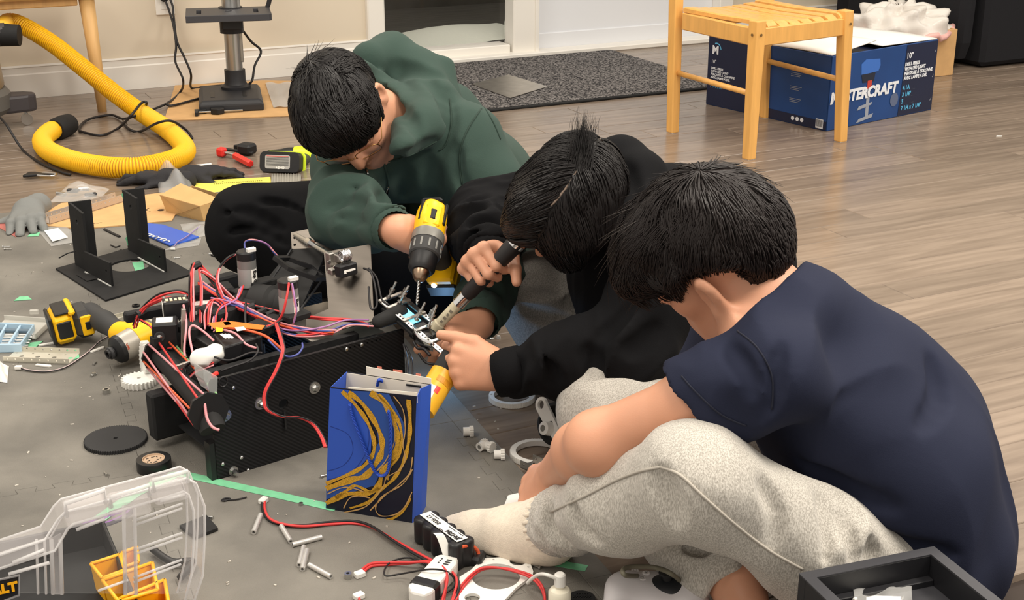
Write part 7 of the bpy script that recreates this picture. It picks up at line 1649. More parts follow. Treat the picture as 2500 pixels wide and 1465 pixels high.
def hand_tool():
    p, q = Q(1070, 793, 2.47), Q(1260, 594, 2.39); f = frx(p, q - p); L = float(np.linalg.norm(q - p)); t = thing('hammer', 'hammer with a black rubber grip and a worn cream shaft gripped over the gripper', 'hammer', f)
    g = .36 * L
    mb = MB(); mb.lathe([(0, -.012), (.012, -.012), (.012, .004), (.010, .006), (.0105, g * .75), (0, g * .75)], 18, (0, 0, 0), (1, 0, 0)); part('shaft', mb, mat('worn_cream', (206, 196, 168), .5, var=.15, vscale=120), t, 'auto')
    mb = MB(); mb.lathe([(0, g * .72), (.0122, g * .72), (.0122, g * 1.02), (0, g * 1.02)], 18, (0, 0, 0), (1, 0, 0)); part('ferrule', mb, CHROME, t, 'auto')
    mb = MB(); mb.lathe([(0, g), (.0115, g), (.0145, g + .012), (.0150, L * .8), (.0170, L * .97), (.014, L), (0, L)], 20, (0, 0, 0), (1, 0, 0)); part('rubber_grip', mb, mat('grip_black', (30, 26, 26), .55), t, 'auto')
    mb = MB(); mb.lathe([(.010, L * .985), (.0172, L * .985), (.0172, L + .004), (.010, L + .006)], 18, (0, 0, 0), (1, 0, 0)); part('end_ring', mb, CHROME, t, 'auto')
    mb = MB(); mb.box((-.022, 0, 0), (.022, .07, .022), None, .006); part('hammer_head', mb, mat('gun_metal', (84, 82, 80), .35, .9), t)
    cd_ = f.loc(CP); n_ = nrm((cd_ - A(g * .3, 0, 0)) * A(0, 1, 1)); ff = Fr(A(.008, 0, 0) + n_ * .0108, (1, 0, 0), n_)
    for k in range(4): mb = MB(); mb.box(ff.p(.006 + .009 * k, 0, 0), (.005, .004 + .002 * (k % 2), .0006), ff); part('printed_mark', mb, mat('faded_ink', (120, 112, 98), .7), t)
hand_tool()
def gripper():
    p, q = Q(948, 724, 2.52), Q(1140, 885, 2.40); f = frx(p, q - p, A(.25, -.35, .9)); L = float(np.linalg.norm(q - p)); t = thing('gripper_arm', 'silver gripper arm bristling with bolts and lit by a blue strip, held between the hands', 'robot arm', f)
    lo = lambda u, v, d: f.loc(Q(u, v, d))
    for y in (-.020, .022):
        mb = MB(); n = int(L / .008); mb.prism([(0, -.005), (L, -.005), (L, .005), (0, .005)], -.0015, .0015, [circle(.002, 8, (i + .5) * L / n, 0) for i in range(n)], T=lambda a, b, c: A(a, y + b, c)); part('perforated_bar', mb, STEEL, t)
    GLOW = mat('blue_glow', (120, 220, 255), .3, emit=1.6)
    for (x0, w_) in ((.035, .05), (.095, .022)): mb = MB(); mb.box((x0 + w_ / 2, 0, -.004), (w_, .022, .003), None, .001); part('light_strip', mb, GLOW, t, label='lit blue light strip')
    mb = MB(); mb.box((L * .30, 0, -.012), (L * .5, .05, .008), None, .002); part('carrier_plate', mb, BLACKM, t)
    for x in (.006, .03, .075, .11, .15, L - .012):
        mb = MB(); mb.box((x, .001, .002), (.007, .054, .005), None, .001); part('cross_bar', mb, ALU, t)
    for (u, v, d, u2, v2) in ((948, 727, 2.51, 967, 688), (975, 738, 2.50, 998, 697), (985, 716, 2.52, 996, 700), (1016, 782, 2.46, 1038, 738), (1045, 800, 2.45, 1066, 744), (1050, 772, 2.47, 1060, 752), (1094, 836, 2.42, 1106, 810), (1118, 848, 2.41, 1134, 815)):
        a, b = lo(u, v, d), lo(u2, v2, d - .01); mb = MB(); mb.cyl(a, b, .0022, seg=8); o = part('threaded_bolt', mb, STEEL, t, 'auto')
        for s_ in (0.0, .35, .5): mb = MB(); c = a + (b - a) * s_; mb.cyl(c, c + nrm(b - a) * .0035, .0048, seg=6); part('nut', mb, STEEL, o)
    mb = MB(); mb.box((L * .50, -.004, -.014), (.05, .036, .026), None, .005); part('servo', mb, BLACK, t)
    mb = MB(); mb.grid(lambda a, b: A(L * .44 + .06 * a, -.022 - .01 * math.sin(math.pi * a), -.012 + .02 * b), 10, 2); part('bent_plate', mb, CHROME, t, True, solid=.0015)
    mb = MB(); mb.box((L * .87, -.002, -.010), (.05, .034, .018), None, .004); part('servo', mb, BLACK, t)
    # rack beside the thumb
    a, b = lo(1085, 862, 2.41), lo(1140, 888, 2.38); g = frx(a, b - a, A(.1, -.7, .7)); n = 7; mb = MB(); W_ = float(np.linalg.norm(b - a)); out = [(0, -.004), (W_, -.004)]
    for k in range(n, 0, -1): out += [(W_ * k / n, .004), (W_ * (k - .5) / n, .004), (W_ * (k - .5) / n, .010), (W_ * (k - 1) / n, .010)]
    mb.prism(out, -.002, .002, [circle(.0018, 8, W_ * (k + .5) / n, -.0005) for k in range(n)], T=lambda x, y, z: g.p(x, y, z)); part('toothed_rack', mb, mat('rack_pale', (206, 202, 196), .4, .5), t)
    # wires hanging from it
    for (pts, r) in (([(1010, 835, 2.45), (1020, 850, 2.44), (1035, 852, 2.43), (1050, 868, 2.42)], .003), ([(1022, 862, 2.43), (1040, 885, 2.43), (1068, 890, 2.42)], .0025), ([(990, 845, 2.46), (1005, 880, 2.44), (1006, 930, 2.40)], .0022), ([(985, 840, 2.46), (995, 890, 2.44), (992, 930, 2.40)], .0022)):
        mb = MB(); mb.tube(spline([lo(*p_) for p_ in pts], 5), r, 6); part('wire', mb, BLKW, t, True)
    mb = MB(); mb.box(lo(1030, 836, 2.44), (.018, .010, .008), Fr((0, 0, 0), (1, .3, 0)), .001); part('plug', mb, WHITE, t)
    S = SDF(); S.chain([lo(925, 785, 2.47), lo(975, 765, 2.50)], [.013, .017]); part('roller', S.mesh('roller', RUB, .003), None, t)
    l = bpy.data.lights.new('gripper_lamp', 'POINT'); l.energy = .40; l.color = (.30, .58, 1.0); l.shadow_soft_size = .012; o = obj('gripper_lamp', l); o.location = G(1062, 950, MZ) + A(0, 0, .085)
    # the yellow-labelled tube under it
    a, b = Q(1112, 868, 2.40), Q(1050, 968, 2.36); g = frx(a, b - a); W_ = float(np.linalg.norm(b - a)); t = thing('labelled_tube', 'black tube with a yellow label standing under the gripper beside the thumb', 'tube', g)
    mb = MB(); mb.lathe([(0, 0), (.0225, 0), (.024, .003), (.024, W_ * .46), (0, W_ * .46)], 24, (0, 0, 0), (1, 0, 0)); part('cap', mb, RUB, t, 'auto')
    mb = MB(); mb.lathe([(0, W_ * .45), (.0245, W_ * .45), (.0245, W_ + .03), (0, W_ + .03)], 24, (0, 0, 0), (1, 0, 0)); o = part('label_sleeve', mb, mat('label_yellow', (236, 178, 46), .35), t, 'auto')
    cd_ = g.loc(CP); n_ = nrm(cd_ * A(0, 1, 1)); y_ = np.cross(n_, A(1, 0, 0))
    def patch(x0, x1, a0, a1, m, nm):
        mb = MB(); mb.grid(lambda i, j: A(x0 + (x1 - x0) * i, 0, 0) + (n_ * math.cos(a0 + (a1 - a0) * j) + y_ * math.sin(a0 + (a1 - a0) * j)) * .0250, 2, 8); part(nm, mb, m, o)
    patch(W_ * .86, W_ + .02, -.9, .1, PAPER, 'label_white'); patch(W_ * .84, W_ * .98, .0, .35, RED, 'label_red'); patch(W_ * .62, W_ * .74, -.3, .9, mat('label_amber', (206, 140, 30), .4), 'label_amber')
    patch(W_ * .90, W_ * .94, -.8, -.5, INK, 'label_mark'); patch(W_ * .98, W_ * 1.02, -.7, -.35, INK, 'label_mark')
gripper()

def gift_bag():
    q0, q1, q2 = G(796, 1242, MZ), G(1006, 1277, MZ), G(1071, 1240, MZ); fr = Fr(q0, q1 - q0); w = float(np.linalg.norm(q1 - q0)); dp = float(fr.loc(q2)[1]); H = height_over(q0, 948); 
    lean = fr.loc(on_plane(808, 945, fr.p(0, -.0, 0), fr.y)); hx = lean[0]; H = lean[2]
    tr = fr.loc(on_plane(1018, 968, fr.p(0, 0, 0), fr.y))
    BL = mat('bag_blue', (44, 84, 184), .45); BN = mat('bag_navy', (16, 20, 38), .4); BI = mat('bag_white', (238, 230, 216), .7); GO = mat('gold_glitter', (206, 158, 50), .35, .25, var=.5, vscale=900); GT = mat('gold_line', (196, 156, 98), .4, .1); BM = mat('bag_midblue', (38, 76, 150), .45)
    t = thing('gift_bag', 'blue, navy and gold marbled gift bag standing before the robot', 'gift bag', fr)
    F = lambda u, v: fr.loc(on_plane(u, v, fr.o, fr.y))[[0, 2]]
    fp = [(0, 0), (w, 0), (tr[0], tr[2]), (hx, H)]
    def front(poly, m, name, off, parent=None, px=True):
        P = [tuple(F(*p)) for p in poly] if px else poly; mb = MB(); mb.prism(P, 0, .0005, T=lambda a, b, c: A(a, -off - c, b)); return part(name, mb, m, parent or fp_)
    mb = MB(); mb.prism(fp, 0, .0012, T=lambda a, b, c: A(a, c, b)); fp_ = part('front_panel', mb, BN, t)
    # marbled print on the front panel: blue field at the left, then bands of blue and gold
    front([(806, 948), (850, 952), (880, 1000), (908, 1060), (905, 1110), (870, 1150), (830, 1170), (797, 1185)], BL, 'printed_field', .0003)
    front([(900, 956), (950, 962), (985, 1030), (990, 1060), (960, 1120), (930, 1150), (915, 1185), (880, 1195), (850, 1205), (797, 1218), (797, 1190), (850, 1165), (895, 1130), (925, 1080), (918, 1030), (890, 990), (858, 954)], BM, 'printed_field', .0004)
    def ribbon(pts, wd, m, name, off):
        P = spline([A(*p, 0) for p in pts], 6); q = [F(p[0], p[1]) for p in P]; up = []; dn = []
        for i in range(len(q)):
            tt = q[min(i + 1, len(q) - 1)] - q[max(i - 1, 0)]; tt = tt / (np.linalg.norm(tt) + 1e-9); nn = A(-tt[1], tt[0]); k = wd[0] + (wd[1] - wd[0]) * i / (len(q) - 1); k *= 1 + .25 * math.sin(i * .9)
            up.append(q[i] + nn * k * .5); dn.append(q[i] - nn * k * .5)
        mb = MB(); n = len(q); vs = [A(p[0], -off, p[1]) for p in up] + [A(p[0], -off, p[1]) for p in dn]; mb.add(vs, [(i, n + i, n + i + 1, i + 1) for i in range(n - 1)]); part(name, mb, m, fp_)
    for pts in ([(835, 955), (880, 1010), (900, 1050), (896, 1100), (860, 1150), (800, 1172)], [(806, 1040), (850, 1060), (862, 1100), (840, 1135), (800, 1150)]): ribbon(pts, (.0012, .0012), mat('bag_deep', (26, 56, 140), .45), 'printed_line', .0010)
    for (pts, wd) in (([(836, 955), (872, 992), (903, 1040), (915, 1090), (900, 1125), (868, 1150), (797, 1180)], (.007, .006)), ([(852, 957), (890, 990), (926, 1050), (934, 1090), (925, 1120), (895, 1160), (860, 1170), (797, 1192)], (.008, .010)), ([(905, 958), (940, 985), (966, 1040), (972, 1080), (958, 1120), (935, 1150), (925, 1185), (897, 1205), (850, 1205), (797, 1228)], (.010, .008)), ([(925, 962), (958, 1000), (980, 1050), (975, 1110), (955, 1135), (945, 1170)], (.006, .005)), ([(998, 975), (1002, 1030), (998, 1080), (985, 1130), (960, 1170), (930, 1195), (900, 1225), (855, 1240)], (.007, .004)), ([(820, 1215), (850, 1195), (870, 1185), (905, 1200), (925, 1190)], (.006, .004)), ([(1003, 1215), (990, 1240), (965, 1262), (940, 1272)], (.003, .006))):
        ribbon(pts, wd, GO, 'gold_band', .0014)
    for pts in ([(962, 966), (985, 1000), (990, 1050), (985, 1085), (990, 1120), (978, 1145), (945, 1165), (935, 1190), (895, 1235), (840, 1250)], [(1008, 1115), (1000, 1155), (965, 1190), (930, 1215), (918, 1240), (930, 1258), (965, 1255), (990, 1235), (1007, 1200)], [(1008, 1145), (985, 1180), (945, 1205), (905, 1245)], [(918, 960), (955, 1015), (965, 1070), (945, 1120), (920, 1150)], [(800, 1205), (835, 1190), (860, 1190), (890, 1200)], [(840, 1240), (855, 1215), (880, 1210), (905, 1215)]): ribbon(pts, (.0016, .0020), GT, 'gold_line', .0018)
    # gusseted side, back, bottom, white lining
    tb = A(tr[0] + .0, dp, tr[2] - .004); bb = A(w, dp, 0); TR = A(tr[0], 0, tr[2]); BR = A(w, 0, 0); m1 = A(w + .004, dp * .5, 0); m2 = A(tr[0] - .006, dp * .5, tr[2])
    for q in ((BR, m1 * .6 + m2 * .4 * 1.0, m2, TR), ): pass
    k = .22; mk = m1 * (1 - k) + m2 * k
    for q in ((BR * (1 - k) + TR * k, mk, m2, TR), (mk, bb * (1 - k) + tb * k, tb, m2), (BR, m1, mk, BR * (1 - k) + TR * k), (m1, bb, bb * (1 - k) + tb * k, mk)):
        mb = MB(); mb.quad(*q); part('side_gusset', mb, BL, t, solid=.001)
    TL = A(hx, 0, H); lb = A(hx, dp, H + .002)
    mb = MB(); mb.quad(A(0, 0, 0), A(0, dp, 0), lb, TL); part('side_gusset', mb, BL, t, solid=.001)
    mb = MB(); mb.quad(A(0, dp, 0), A(w, dp, 0), tb, lb); part('back_panel', mb, BN, t, solid=.001)
    mb = MB(); mb.quad(A(0, dp - .002, .02), A(w, dp - .002, .02), tb - A(0, .002, .001), lb - A(0, .002, .001)); part('lining', mb, BI, t, solid=.0006)
    rb = A(0, 0, 1); e0 = lb + A(.03, 0, .002); e1 = tb + A(0, 0, .012)
    mb = MB(); mb.quad(lb + A(.035, 0, -.004), tb + A(0, 0, -.004), tb + A(0, 0, .010), lb + A(.035, 0, .014)); part('rim_fold', mb, BI, t, solid=.001)
    mb = MB(); mb.quad(A(.002, .003, .0), A(w, .003, 0), A(w, dp, 0), A(.002, dp, 0)); part('bottom', mb, BL, t, solid=.001)
    mb = MB(); mb.quad(TL + A(.02, .002, -.012), TR + A(-.0, .002, -.012), TR + A(0, .002, .006), TL + A(.03, .002, .0035)); part('rim_fold', mb, BI, t, solid=.0008)
    for kx in (.2, .45, .52, .8): mb = MB(); c = (lb + A(.035, 0, .010)) * (1 - kx) + (tb + A(0, 0, .006)) * kx; mb.box(c + A(0, .0015, .003), (.008, .001, .008)); part('rim_print', mb, mat('rim_stripe', (206, 120, 100), .5), t)
    # twisted handles
    def twist(pts, name):
        P = spline(pts, 14); 
        for s_ in (0, 1, 2):
            mb = MB(); q = []
            for i, p in enumerate(P):
                a = i * .9 + s_ * 2.1; q.append(p + A(.0016 * math.cos(a), .0012 * math.sin(a) - .001, .0016 * math.sin(a) * .6))
            mb.tube(q, .0016, 5); part(name, mb, mat('cord_blue', (36, 74, 178), .4), t, True)
    X = lambda u, v, y=-.004: (lambda p: A(p[0], y, p[1]))(F(u, v))
    twist([X(857, 985), X(862, 1010), X(885, 1070), X(905, 1120), X(922, 1152), X(938, 1158), (X(950, 1145)), X(956, 1100), X(957, 1040), X(951, 1000)], 'handle')
    twist([A(w * .5, dp * .9, H - .012), A(w * .53, dp * .85, H + .0), A(w * .55, dp * .92, H - .004)], 'handle')
    mb = MB(); mb.box(tb * .8 + lb * .2 + A(0, -.003, -.006), (.026, .002, .004), None, .001); part('handle_clip', mb, BLACK, t)
gift_bag()

def organizer():
    R0 = Q(486, 1180, 1.66); nn = A(WD[1], -WD[0], 0); P = lambda u, v: on_plane(u, v, R0, nn); foot = A(R0[0], R0[1], MZ); f = Fr(foot, WD)
    CL = mat('clear_case', (236, 232, 232), .06, alpha=.20, coat=.6); CE = mat('clear_edge', (240, 238, 238), .08, alpha=.5, coat=.5); PANE = mat('clear_pane', (225, 225, 225), .05, alpha=.05)
    t = thing('parts_organizer', 'black parts organizer with yellow bins behind its raised clear lid', 'organizer', f)
    g = lambda u, v: f.loc(P(u, v)); 
    out = [(470, 1480), (495, 1405), (500, 1300), (499, 1235), (478, 1180), (455, 1168), (425, 1178), (300, 1212), (160, 1250), (142, 1268), (110, 1318), (-30, 1365)]
    inn = [(448, 1480), (468, 1400), (474, 1300), (472, 1245), (460, 1208), (448, 1200), (420, 1210), (300, 1245), (178, 1280), (165, 1292), (134, 1345), (-30, 1398)]
    O = [g(*p) for p in out]; I = [g(*p) for p in inn]; th = .035; lid = MB(); vs = []
    for a, b in zip(O, I): vs += [a, a + A(0, th, 0), b + A(0, th, 0), b]
    for i in range(len(O) - 1):
        for k in range(4): lid.f.append((i * 4 + k, i * 4 + (k + 1) % 4, i * 4 + 4 + (k + 1) % 4, i * 4 + 4 + k)); lid.mi.append(0)
    lid.v = [tuple(v) for v in vs]; part('lid_rim', lid, CL, t, bevel=.002, label='thick clear rim of the lid')
    for nm_, ch in (('outer', O), ('inner', I)):
        for y_ in (0.0, th): mb = MB(); mb.tube([p + A(0, y_, 0) for p in ch], .0014 if y_ else .0018, 6); part('rim_edge', mb, CE, t, True)
    mb = MB(); pp = I + [g(-30, 1480)]; mb.prism([(p[0], p[2]) for p in pp], 0, .002, T=lambda a, b, c: A(a, th * .9 + c, b)); part('lid_pane', mb, PANE, t, label='clear pane of the lid')
    def bar(p, q, r, name='lid_rib', y=.03): mb = MB(); a, b = g(*p), g(*q); mb.tube([a + A(0, y, 0), b + A(0, y, 0)], r * .8, 8); part(name, mb, CE, t, True)
    for (p, q) in (((342, 1297), (460, 1255)), ((342, 1309), (459, 1267)), ((340, 1370), (459, 1328)), ((340, 1381), (459, 1339)), ((338, 1440), (458, 1394)), ((338, 1451), (456, 1405)), ((250, 1472), (325, 1445))): bar(p, q, .0022)
    for (u, w_) in ((314, .003), (341, .003), (135, .0032), (157, .0032), (98, .002), (118, .002)): bar((u, 1262 if u > 200 else 1345), (u + 4, 1480), w_, 'lid_post')
    mb = MB(); a, b = g(316, 1255), g(343, 1255); c, d = g(347, 1480), g(320, 1480); mb.quad(a + A(0, .03, 0), b + A(0, .03, 0), c + A(0, .03, 0), d + A(0, .03, 0)); part('lid_divider', mb, CL, t, solid=.002)
    mb = MB(); a, b, c, d = g(130, 1345), g(158, 1330), g(162, 1480), g(134, 1480); mb.quad(a + A(0, .03, 0), b + A(0, .03, 0), c + A(0, .03, 0), d + A(0, .03, 0)); part('lid_divider', mb, CL, t, solid=.002)
    for (u0, v0, u1, v1, dz, dy) in ((160, 1248, 255, 1215, .010, .0), (268, 1226, 362, 1196, .006, -.002), (372, 1188, 455, 1165, .008, -.002)):
        a, b = g(u0, v0), g(u1, v1); mb = MB(); mb.box((a + b) / 2 + A(0, .006, dz * .5 - .016), (np.linalg.norm(b - a), .03, .026), Fr((0, 0, 0), b - a), .003); part('latch_block', mb, CL, t)
        mb = MB(); mb.tube([a + A(0, -.006, -.004), a + A(0, -.008, dz + .004), b + A(0, -.008, dz + .004), b + A(0, -.006, -.004)], .003, 8); part('latch_edge', mb, CE, t, True)
    for (p, q) in (((390, 1222), (450, 1205)), ((185, 1292), (255, 1265)), ((30, 1372), (108, 1340)), ((20, 1400), (120, 1372))): bar(p, q, .0028, 'lid_edge', -.002)
    a, b = g(-20, 1412), g(44, 1398); c, d = g(44, 1446), g(-20, 1470); mb = MB(); mb.prism([(p[0], p[2]) for p in (a, b, c, d)], 0, .003, T=lambda x, z, y: A(x, -.004 - y, z)); o = part('name_plate', mb, BLACK, t)
    mb = MB(); mb.tube([q + A(0, -.007, 0) for q in (a, b, c, d)], .0018, 6, True); part('plate_rim', mb, CL, t, True)
    m = g(40, 1423); text('lettering', 'DEWALT', .0165, GOLDL, t, Fr(A(m[0], -.0085, m[2]), nrm(b - a), (0, -1, 0)), 'RIGHT', bold=.0008)
    # base with bins, on the mat behind the lid
    b0 = f.loc(G(150, 1322, MZ + .05)); b1 = f.loc(G(470, 1300, MZ + .05)); x0, x1 = -.36, .008; y0, y1 = .05, .40
    y1 = float(f.loc(G(158, 1325, MZ + .03))[1]); 
    mb = MB(); mb.box(((x0 + x1) / 2 - .06, (y0 + y1) / 2, .006), (x1 - x0 - .02, y1 - y0, .012), None, .003); part('base_tray', mb, BLACKM, t)
    for (c, s_) in ((((x0 + x1) / 2 - .06, y1, .028), (x1 - x0 - .02, .005, .055)), (((x1) - .07, (y0 + y1) / 2, .028), (.005, y1 - y0, .055))): mb = MB(); mb.box(c, s_, None, .002); part('tray_wall', mb, BLACK, t)
    def bin_(pix, z1, h, nm='bin'):
        q = [f.loc(G(u, v, z1)) for (u, v) in pix]; mb = MB(); n = 4; c = sum(q) / 4; bt = [c + (p - c) * .82 - A(0, 0, h) for p in q]
        mb.add(bt + q, [(3, 2, 1, 0)] + [(i, (i + 1) % 4, 4 + (i + 1) % 4, 4 + i) for i in range(4)]); o = part(nm, mb, GOLDL, t, solid=.0025)
        for i in range(4): mb = MB(); mb.tube([q[i], q[(i + 1) % 4]], .0028, 6); part('bin_lip', mb, GOLDL, o, True)
    bin_([(222, 1377), (292, 1354), (305, 1392), (250, 1412)], MZ + .055, .05); bin_([(298, 1350), (334, 1336), (338, 1372), (306, 1384)], MZ + .055, .05); bin_([(250, 1417), (372, 1374), (385, 1440), (290, 1470)], MZ + .058, .05); bin_([(292, 1462), (402, 1416), (412, 1475), (310, 1500)], MZ + .058, .05)
    for (pix) in ([(372, 1340), (420, 1372), (470, 1372), (440, 1410)],): 
        q = [f.loc(G(u, v, MZ + .01)) for (u, v) in pix]; mb = MB(); mb.tube(spline(q, 5), .006, 6); part('tray_strap', mb, BLACK, t, True)
organizer()

def front_items():
    # green tape lines on the mats
    strip('green_tape', 'long green tape strip crossing the mat in front of the robot to the gift bag', 'tape', [(412, 1160), (440, 1156), (560, 1183), (700, 1214), (822, 1242)], .020, TAPE)
    strip('green_tape', 'green tape strip running from the corner towards the organizer', 'tape', [(428, 1158), (330, 1205), (250, 1262), (150, 1335)], .024, TAPE, z=MZ + .001)
    strip('green_tape', 'green tape strip with a torn end under the white sock', 'tape', [(1260, 1357), (1340, 1372), (1432, 1388)], .018, TAPE)
    # purple scissors
    f = gfr((190, 1318), (330, 1275)); t = thing('scissors', 'grey and purple handled scissors lying on the mat behind the organizer lid', 'scissors', f)
    PUR = mat('purple_plastic', (130, 84, 150), .45); GR = mat('scissor_grey', (74, 70, 76), .5)
    for (cx, cy, rx, ry) in ((.018, .012, .030, .016), (.068, .018, .034, .015)):
        mb = MB(); mb.tube([A(cx + rx * math.cos(a), cy + ry * math.sin(a) + .25 * rx * math.cos(a), .008) for a in [2 * math.pi * k / 24 for k in range(24)]], .006, 8, True); part('handle_loop', mb, GR, t, True)
        mb = MB(); mb.tube([A(cx + (rx - .006) * math.cos(a), cy + (ry - .005) * math.sin(a) + .25 * (rx - .006) * math.cos(a), .009) for a in [2 * math.pi * k / 24 for k in range(24)]], .0045, 8, True); part('handle_lining', mb, PUR, t, True)
    mb = MB(); mb.prism([(.04, -.010), (.05, .0), (-.02, -.06), (-.03, -.07)], .004, .007); part('blade', mb, STEEL, t); mb = MB(); mb.lathe([(0, 0), (.006, 0), (.005, .003), (0, .003)], 12, (.03, -.015, .007)); part('pivot', mb, STEEL, t)
    o = flat('black_tile', 'black square plastic tile with holes on the mat right of the organizer', 'tile', [(438, 1290), (476, 1318), (533, 1296), (505, 1264)], BLACKM, th=.006, bevel=.001)
    small_screw((520, 1264), 2.8, .02, 'white-headed screw lying on the black tile')
    P = [G(540, 1221, MZ + .002), G(548, 1223, MZ + .002), G(562, 1218, MZ + .002), G(552, 1216, MZ + .002), G(544, 1220, MZ + .002), G(575, 1220, MZ + .002), G(602, 1214, MZ + .002)]; f = Fr(P[0]); mb = MB(); mb.tube([f.loc(p) for p in spline(P, 4)], .0013, 5); single('wire_hook', 'thin black bent wire hook on the mat below the robot corner', 'hook', mb, BLKW, f, True)
    # silver standoffs
    for (a, b, lab) in (((636, 1257), (619, 1300), 'silver standoff tube nearest the white plug under the tape'), ((687, 1285), (710, 1322), 'silver standoff tube just below the red and black cable'), ((714, 1330), (785, 1311), 'silver standoff tube lying level, pointing at the gift bag'), ((742, 1335), (730, 1380), 'left tube of the pair of silver standoffs lying side by side'), ((750, 1343), (738, 1390), 'right tube of the pair of silver standoffs lying side by side'), ((755, 1379), (808, 1408), 'silver standoff tube lying nearest the white square nut')):
        f = gfr(a, b, MZ + .0042); mb = MB(); mb.lathe([(.0022, .0), (.0042, .0), (.0042, f.len), (.0022, f.len), (.0022, .004), (0, .004)], 14, (0, 0, 0), (1, 0, 0)); single('standoff', lab, 'standoff', mb, mat('standoff_silver', (206, 204, 200), .4, .55), f, 'auto', group='silver standoff tubes on the mat')
    # battery pack
    a, b, c = G(1006, 1322, MZ), G(1108, 1400, MZ), G(1130, 1345, MZ); f = Fr(a, b - a); L = float(np.linalg.norm(b - a)); t = thing('battery_pack', 'black shrink-wrapped battery pack with a white label beside the sock', 'battery', f)
    S = SDF(); S.k = .008; hgt = .046
    for i in range(5):
        for j in range(2): S.cap(A(.011 + (L - .022) * i / 4, .011 + .021 * j, .006), A(.011 + (L - .022) * i / 4, .011 + .021 * j, hgt - .006), .0115)
    S.plane((0, 0, hgt - .001), (0, 0, 1), .004); S.plane((0, 0, .0005), (0, 0, -1), .004); part('cell_wrap', S.mesh('cell_wrap', mat('shrink_wrap', (28, 28, 30), .4), .0025), None, t)
    mb = MB(); mb.prism([(.006, .012), (L - .008, .012), (L - .008, .032), (.006, .032)], hgt, hgt + .0006); o = part('label_sticker', mb, PAPER, t)
    g = lambda x, y: Fr((x, y, hgt + .0008), (-1, 0, 0), (0, 0, 1)); text('lettering', '2025-12', .010, INK, t, g(L * .42, .0205), bold=.0002); text('lettering', 'JBH784', .011, INK, t, g(L - .012, .0185), bold=.0004)
    for k, (x0, y0, x1) in enumerate(((.55, .028, .72), (.75, .029, .86), (.5, .013, .6), (.12, .028, .3))): mb = MB(); mb.box((L * (x0 + x1) / 2, y0, hgt + .0009), (L * (x1 - x0), .0012, .0005)); part('label_print', mb, DGREY, o)
    def cable(name, lab, pts, cols, r=.0022, plug=None, plug2=None):
        P = [G(u, v, z) for (u, v, z) in pts]; ff = Fr(P[0]); tt = thing(name, lab, 'cable', ff); Q_ = spline([ff.loc(p) for p in P], 8)
        for k, cc in enumerate(cols):
            mb = MB(); q = []
            for i, p in enumerate(Q_):
                d = nrm((Q_[min(i + 1, len(Q_) - 1)] - Q_[max(i - 1, 0)]) * A(1, 1, .001)); q.append(p + A(-d[1], d[0], 0) * r * 1.05 * (2 * k - len(cols) + 1) * math.cos(i * .09) + A(0, 0, r * .8 * (2 * k - len(cols) + 1) * math.sin(i * .09)))
            mb.tube(q, r, 6); part('wire', mb, WIRES[cc], tt, True)
        for pl, q in ((plug, Q_[0]), (plug2, Q_[-1])):
            if pl is not None: mb = MB(); mb.box(q, (.016, .012, .009), Fr((0, 0, 0), (math.cos(pl), math.sin(pl), 0)), .0015); part('plug', mb, WHITE, tt)
        return tt
    z = MZ + .004
    cable('battery_cable', 'red and black cable with a white plug curving from the tape to the battery pack', [(643, 1222, z), (644, 1245, z), (658, 1268, z), (690, 1280, z), (740, 1284, z), (800, 1278, z), (860, 1275, z), (905, 1285, z + .002), (955, 1315, z + .004), (1005, 1345, z + .006), (1060, 1375, z + .010), (1105, 1400, z + .014), (1118, 1425, z + .01), (1108, 1465, z), (1100, 1500, z)], 'kr', plug=1.2)
    cable('charger_cable', 'red cable with a square white plug running past the white charger', [(878, 1402, z), (905, 1380, z), (950, 1376, z), (1000, 1374, z + .006), (1045, 1372, z + .012), (1080, 1388, z + .02), (1090, 1420, z + .016), (1082, 1465, z + .004), (1078, 1500, z)], 'rr', plug=.6)
    cable('power_lead', 'red lead looping across the white plate from the battery pack', [(1108, 1470, z), (1130, 1430, z + .004), (1165, 1395, z + .010), (1200, 1386, z + .012), (1250, 1392, z + .012), (1300, 1410, z + .010), (1325, 1440, z + .004), (1332, 1480, z)], 'rr', .002)
    cable('lead_end', 'short red and black lead stub at the end of the battery pack', [(1128, 1335, z + .035), (1150, 1332, z + .03), (1166, 1345, z + .016), (1168, 1362, z + .006)], 'o', .003)
    f = Fr(G(1165, 1368, MZ), (1, -.3, 0)); mb = MB(); mb.box((0, -.006, .008), (.026, .030, .016), None, .004); t = single('black_connector', 'black connector block between the battery pack and the white plate', 'connector', mb, BLACK, f)
    P = [G(1195, 1380, MZ + .004), G(1180, 1384, MZ + .02), G(1168, 1366, MZ + .024), G(1188, 1360, MZ + .012), G(1180, 1370, MZ + .01)]
    cable('black_lead', 'thin black lead coiled beside the white charger', [(1048, 1385, z), (1000, 1362, z), (950, 1375, z + .002), (940, 1405, z + .004), (985, 1400, z + .006), (1050, 1390, z + .03), (1095, 1398, z + .02), (1110, 1430, z + .004), (1060, 1462, z), (1000, 1470, z)], 'k', .0014)
    cable('white_plug_lead', 'white plug with a short red lead at the bottom edge of the mat', [(876, 1455, z), (880, 1480, z)], 'r', .002, plug=.7)
    # white charger with a band of black tape
    a, b = G(1000, 1462, MZ), G(1070, 1385, MZ); f = Fr(a, b - a); L = float(np.linalg.norm(b - a)); t = thing('white_charger', 'white plastic charger wrapped with a band of black tape beside the red cables', 'charger', f); w = .040
    mb = MB(); mb.prism([(-.018, -.012), (-.018, -w + .006), (-.006, -w), (L * .8, -w), (L * 1.0, -w + .006), (L, -.006), (L * .9, 0), (-.004, 0)], 0, .026); part('case', mb, WHITE, t, bevel=.004)
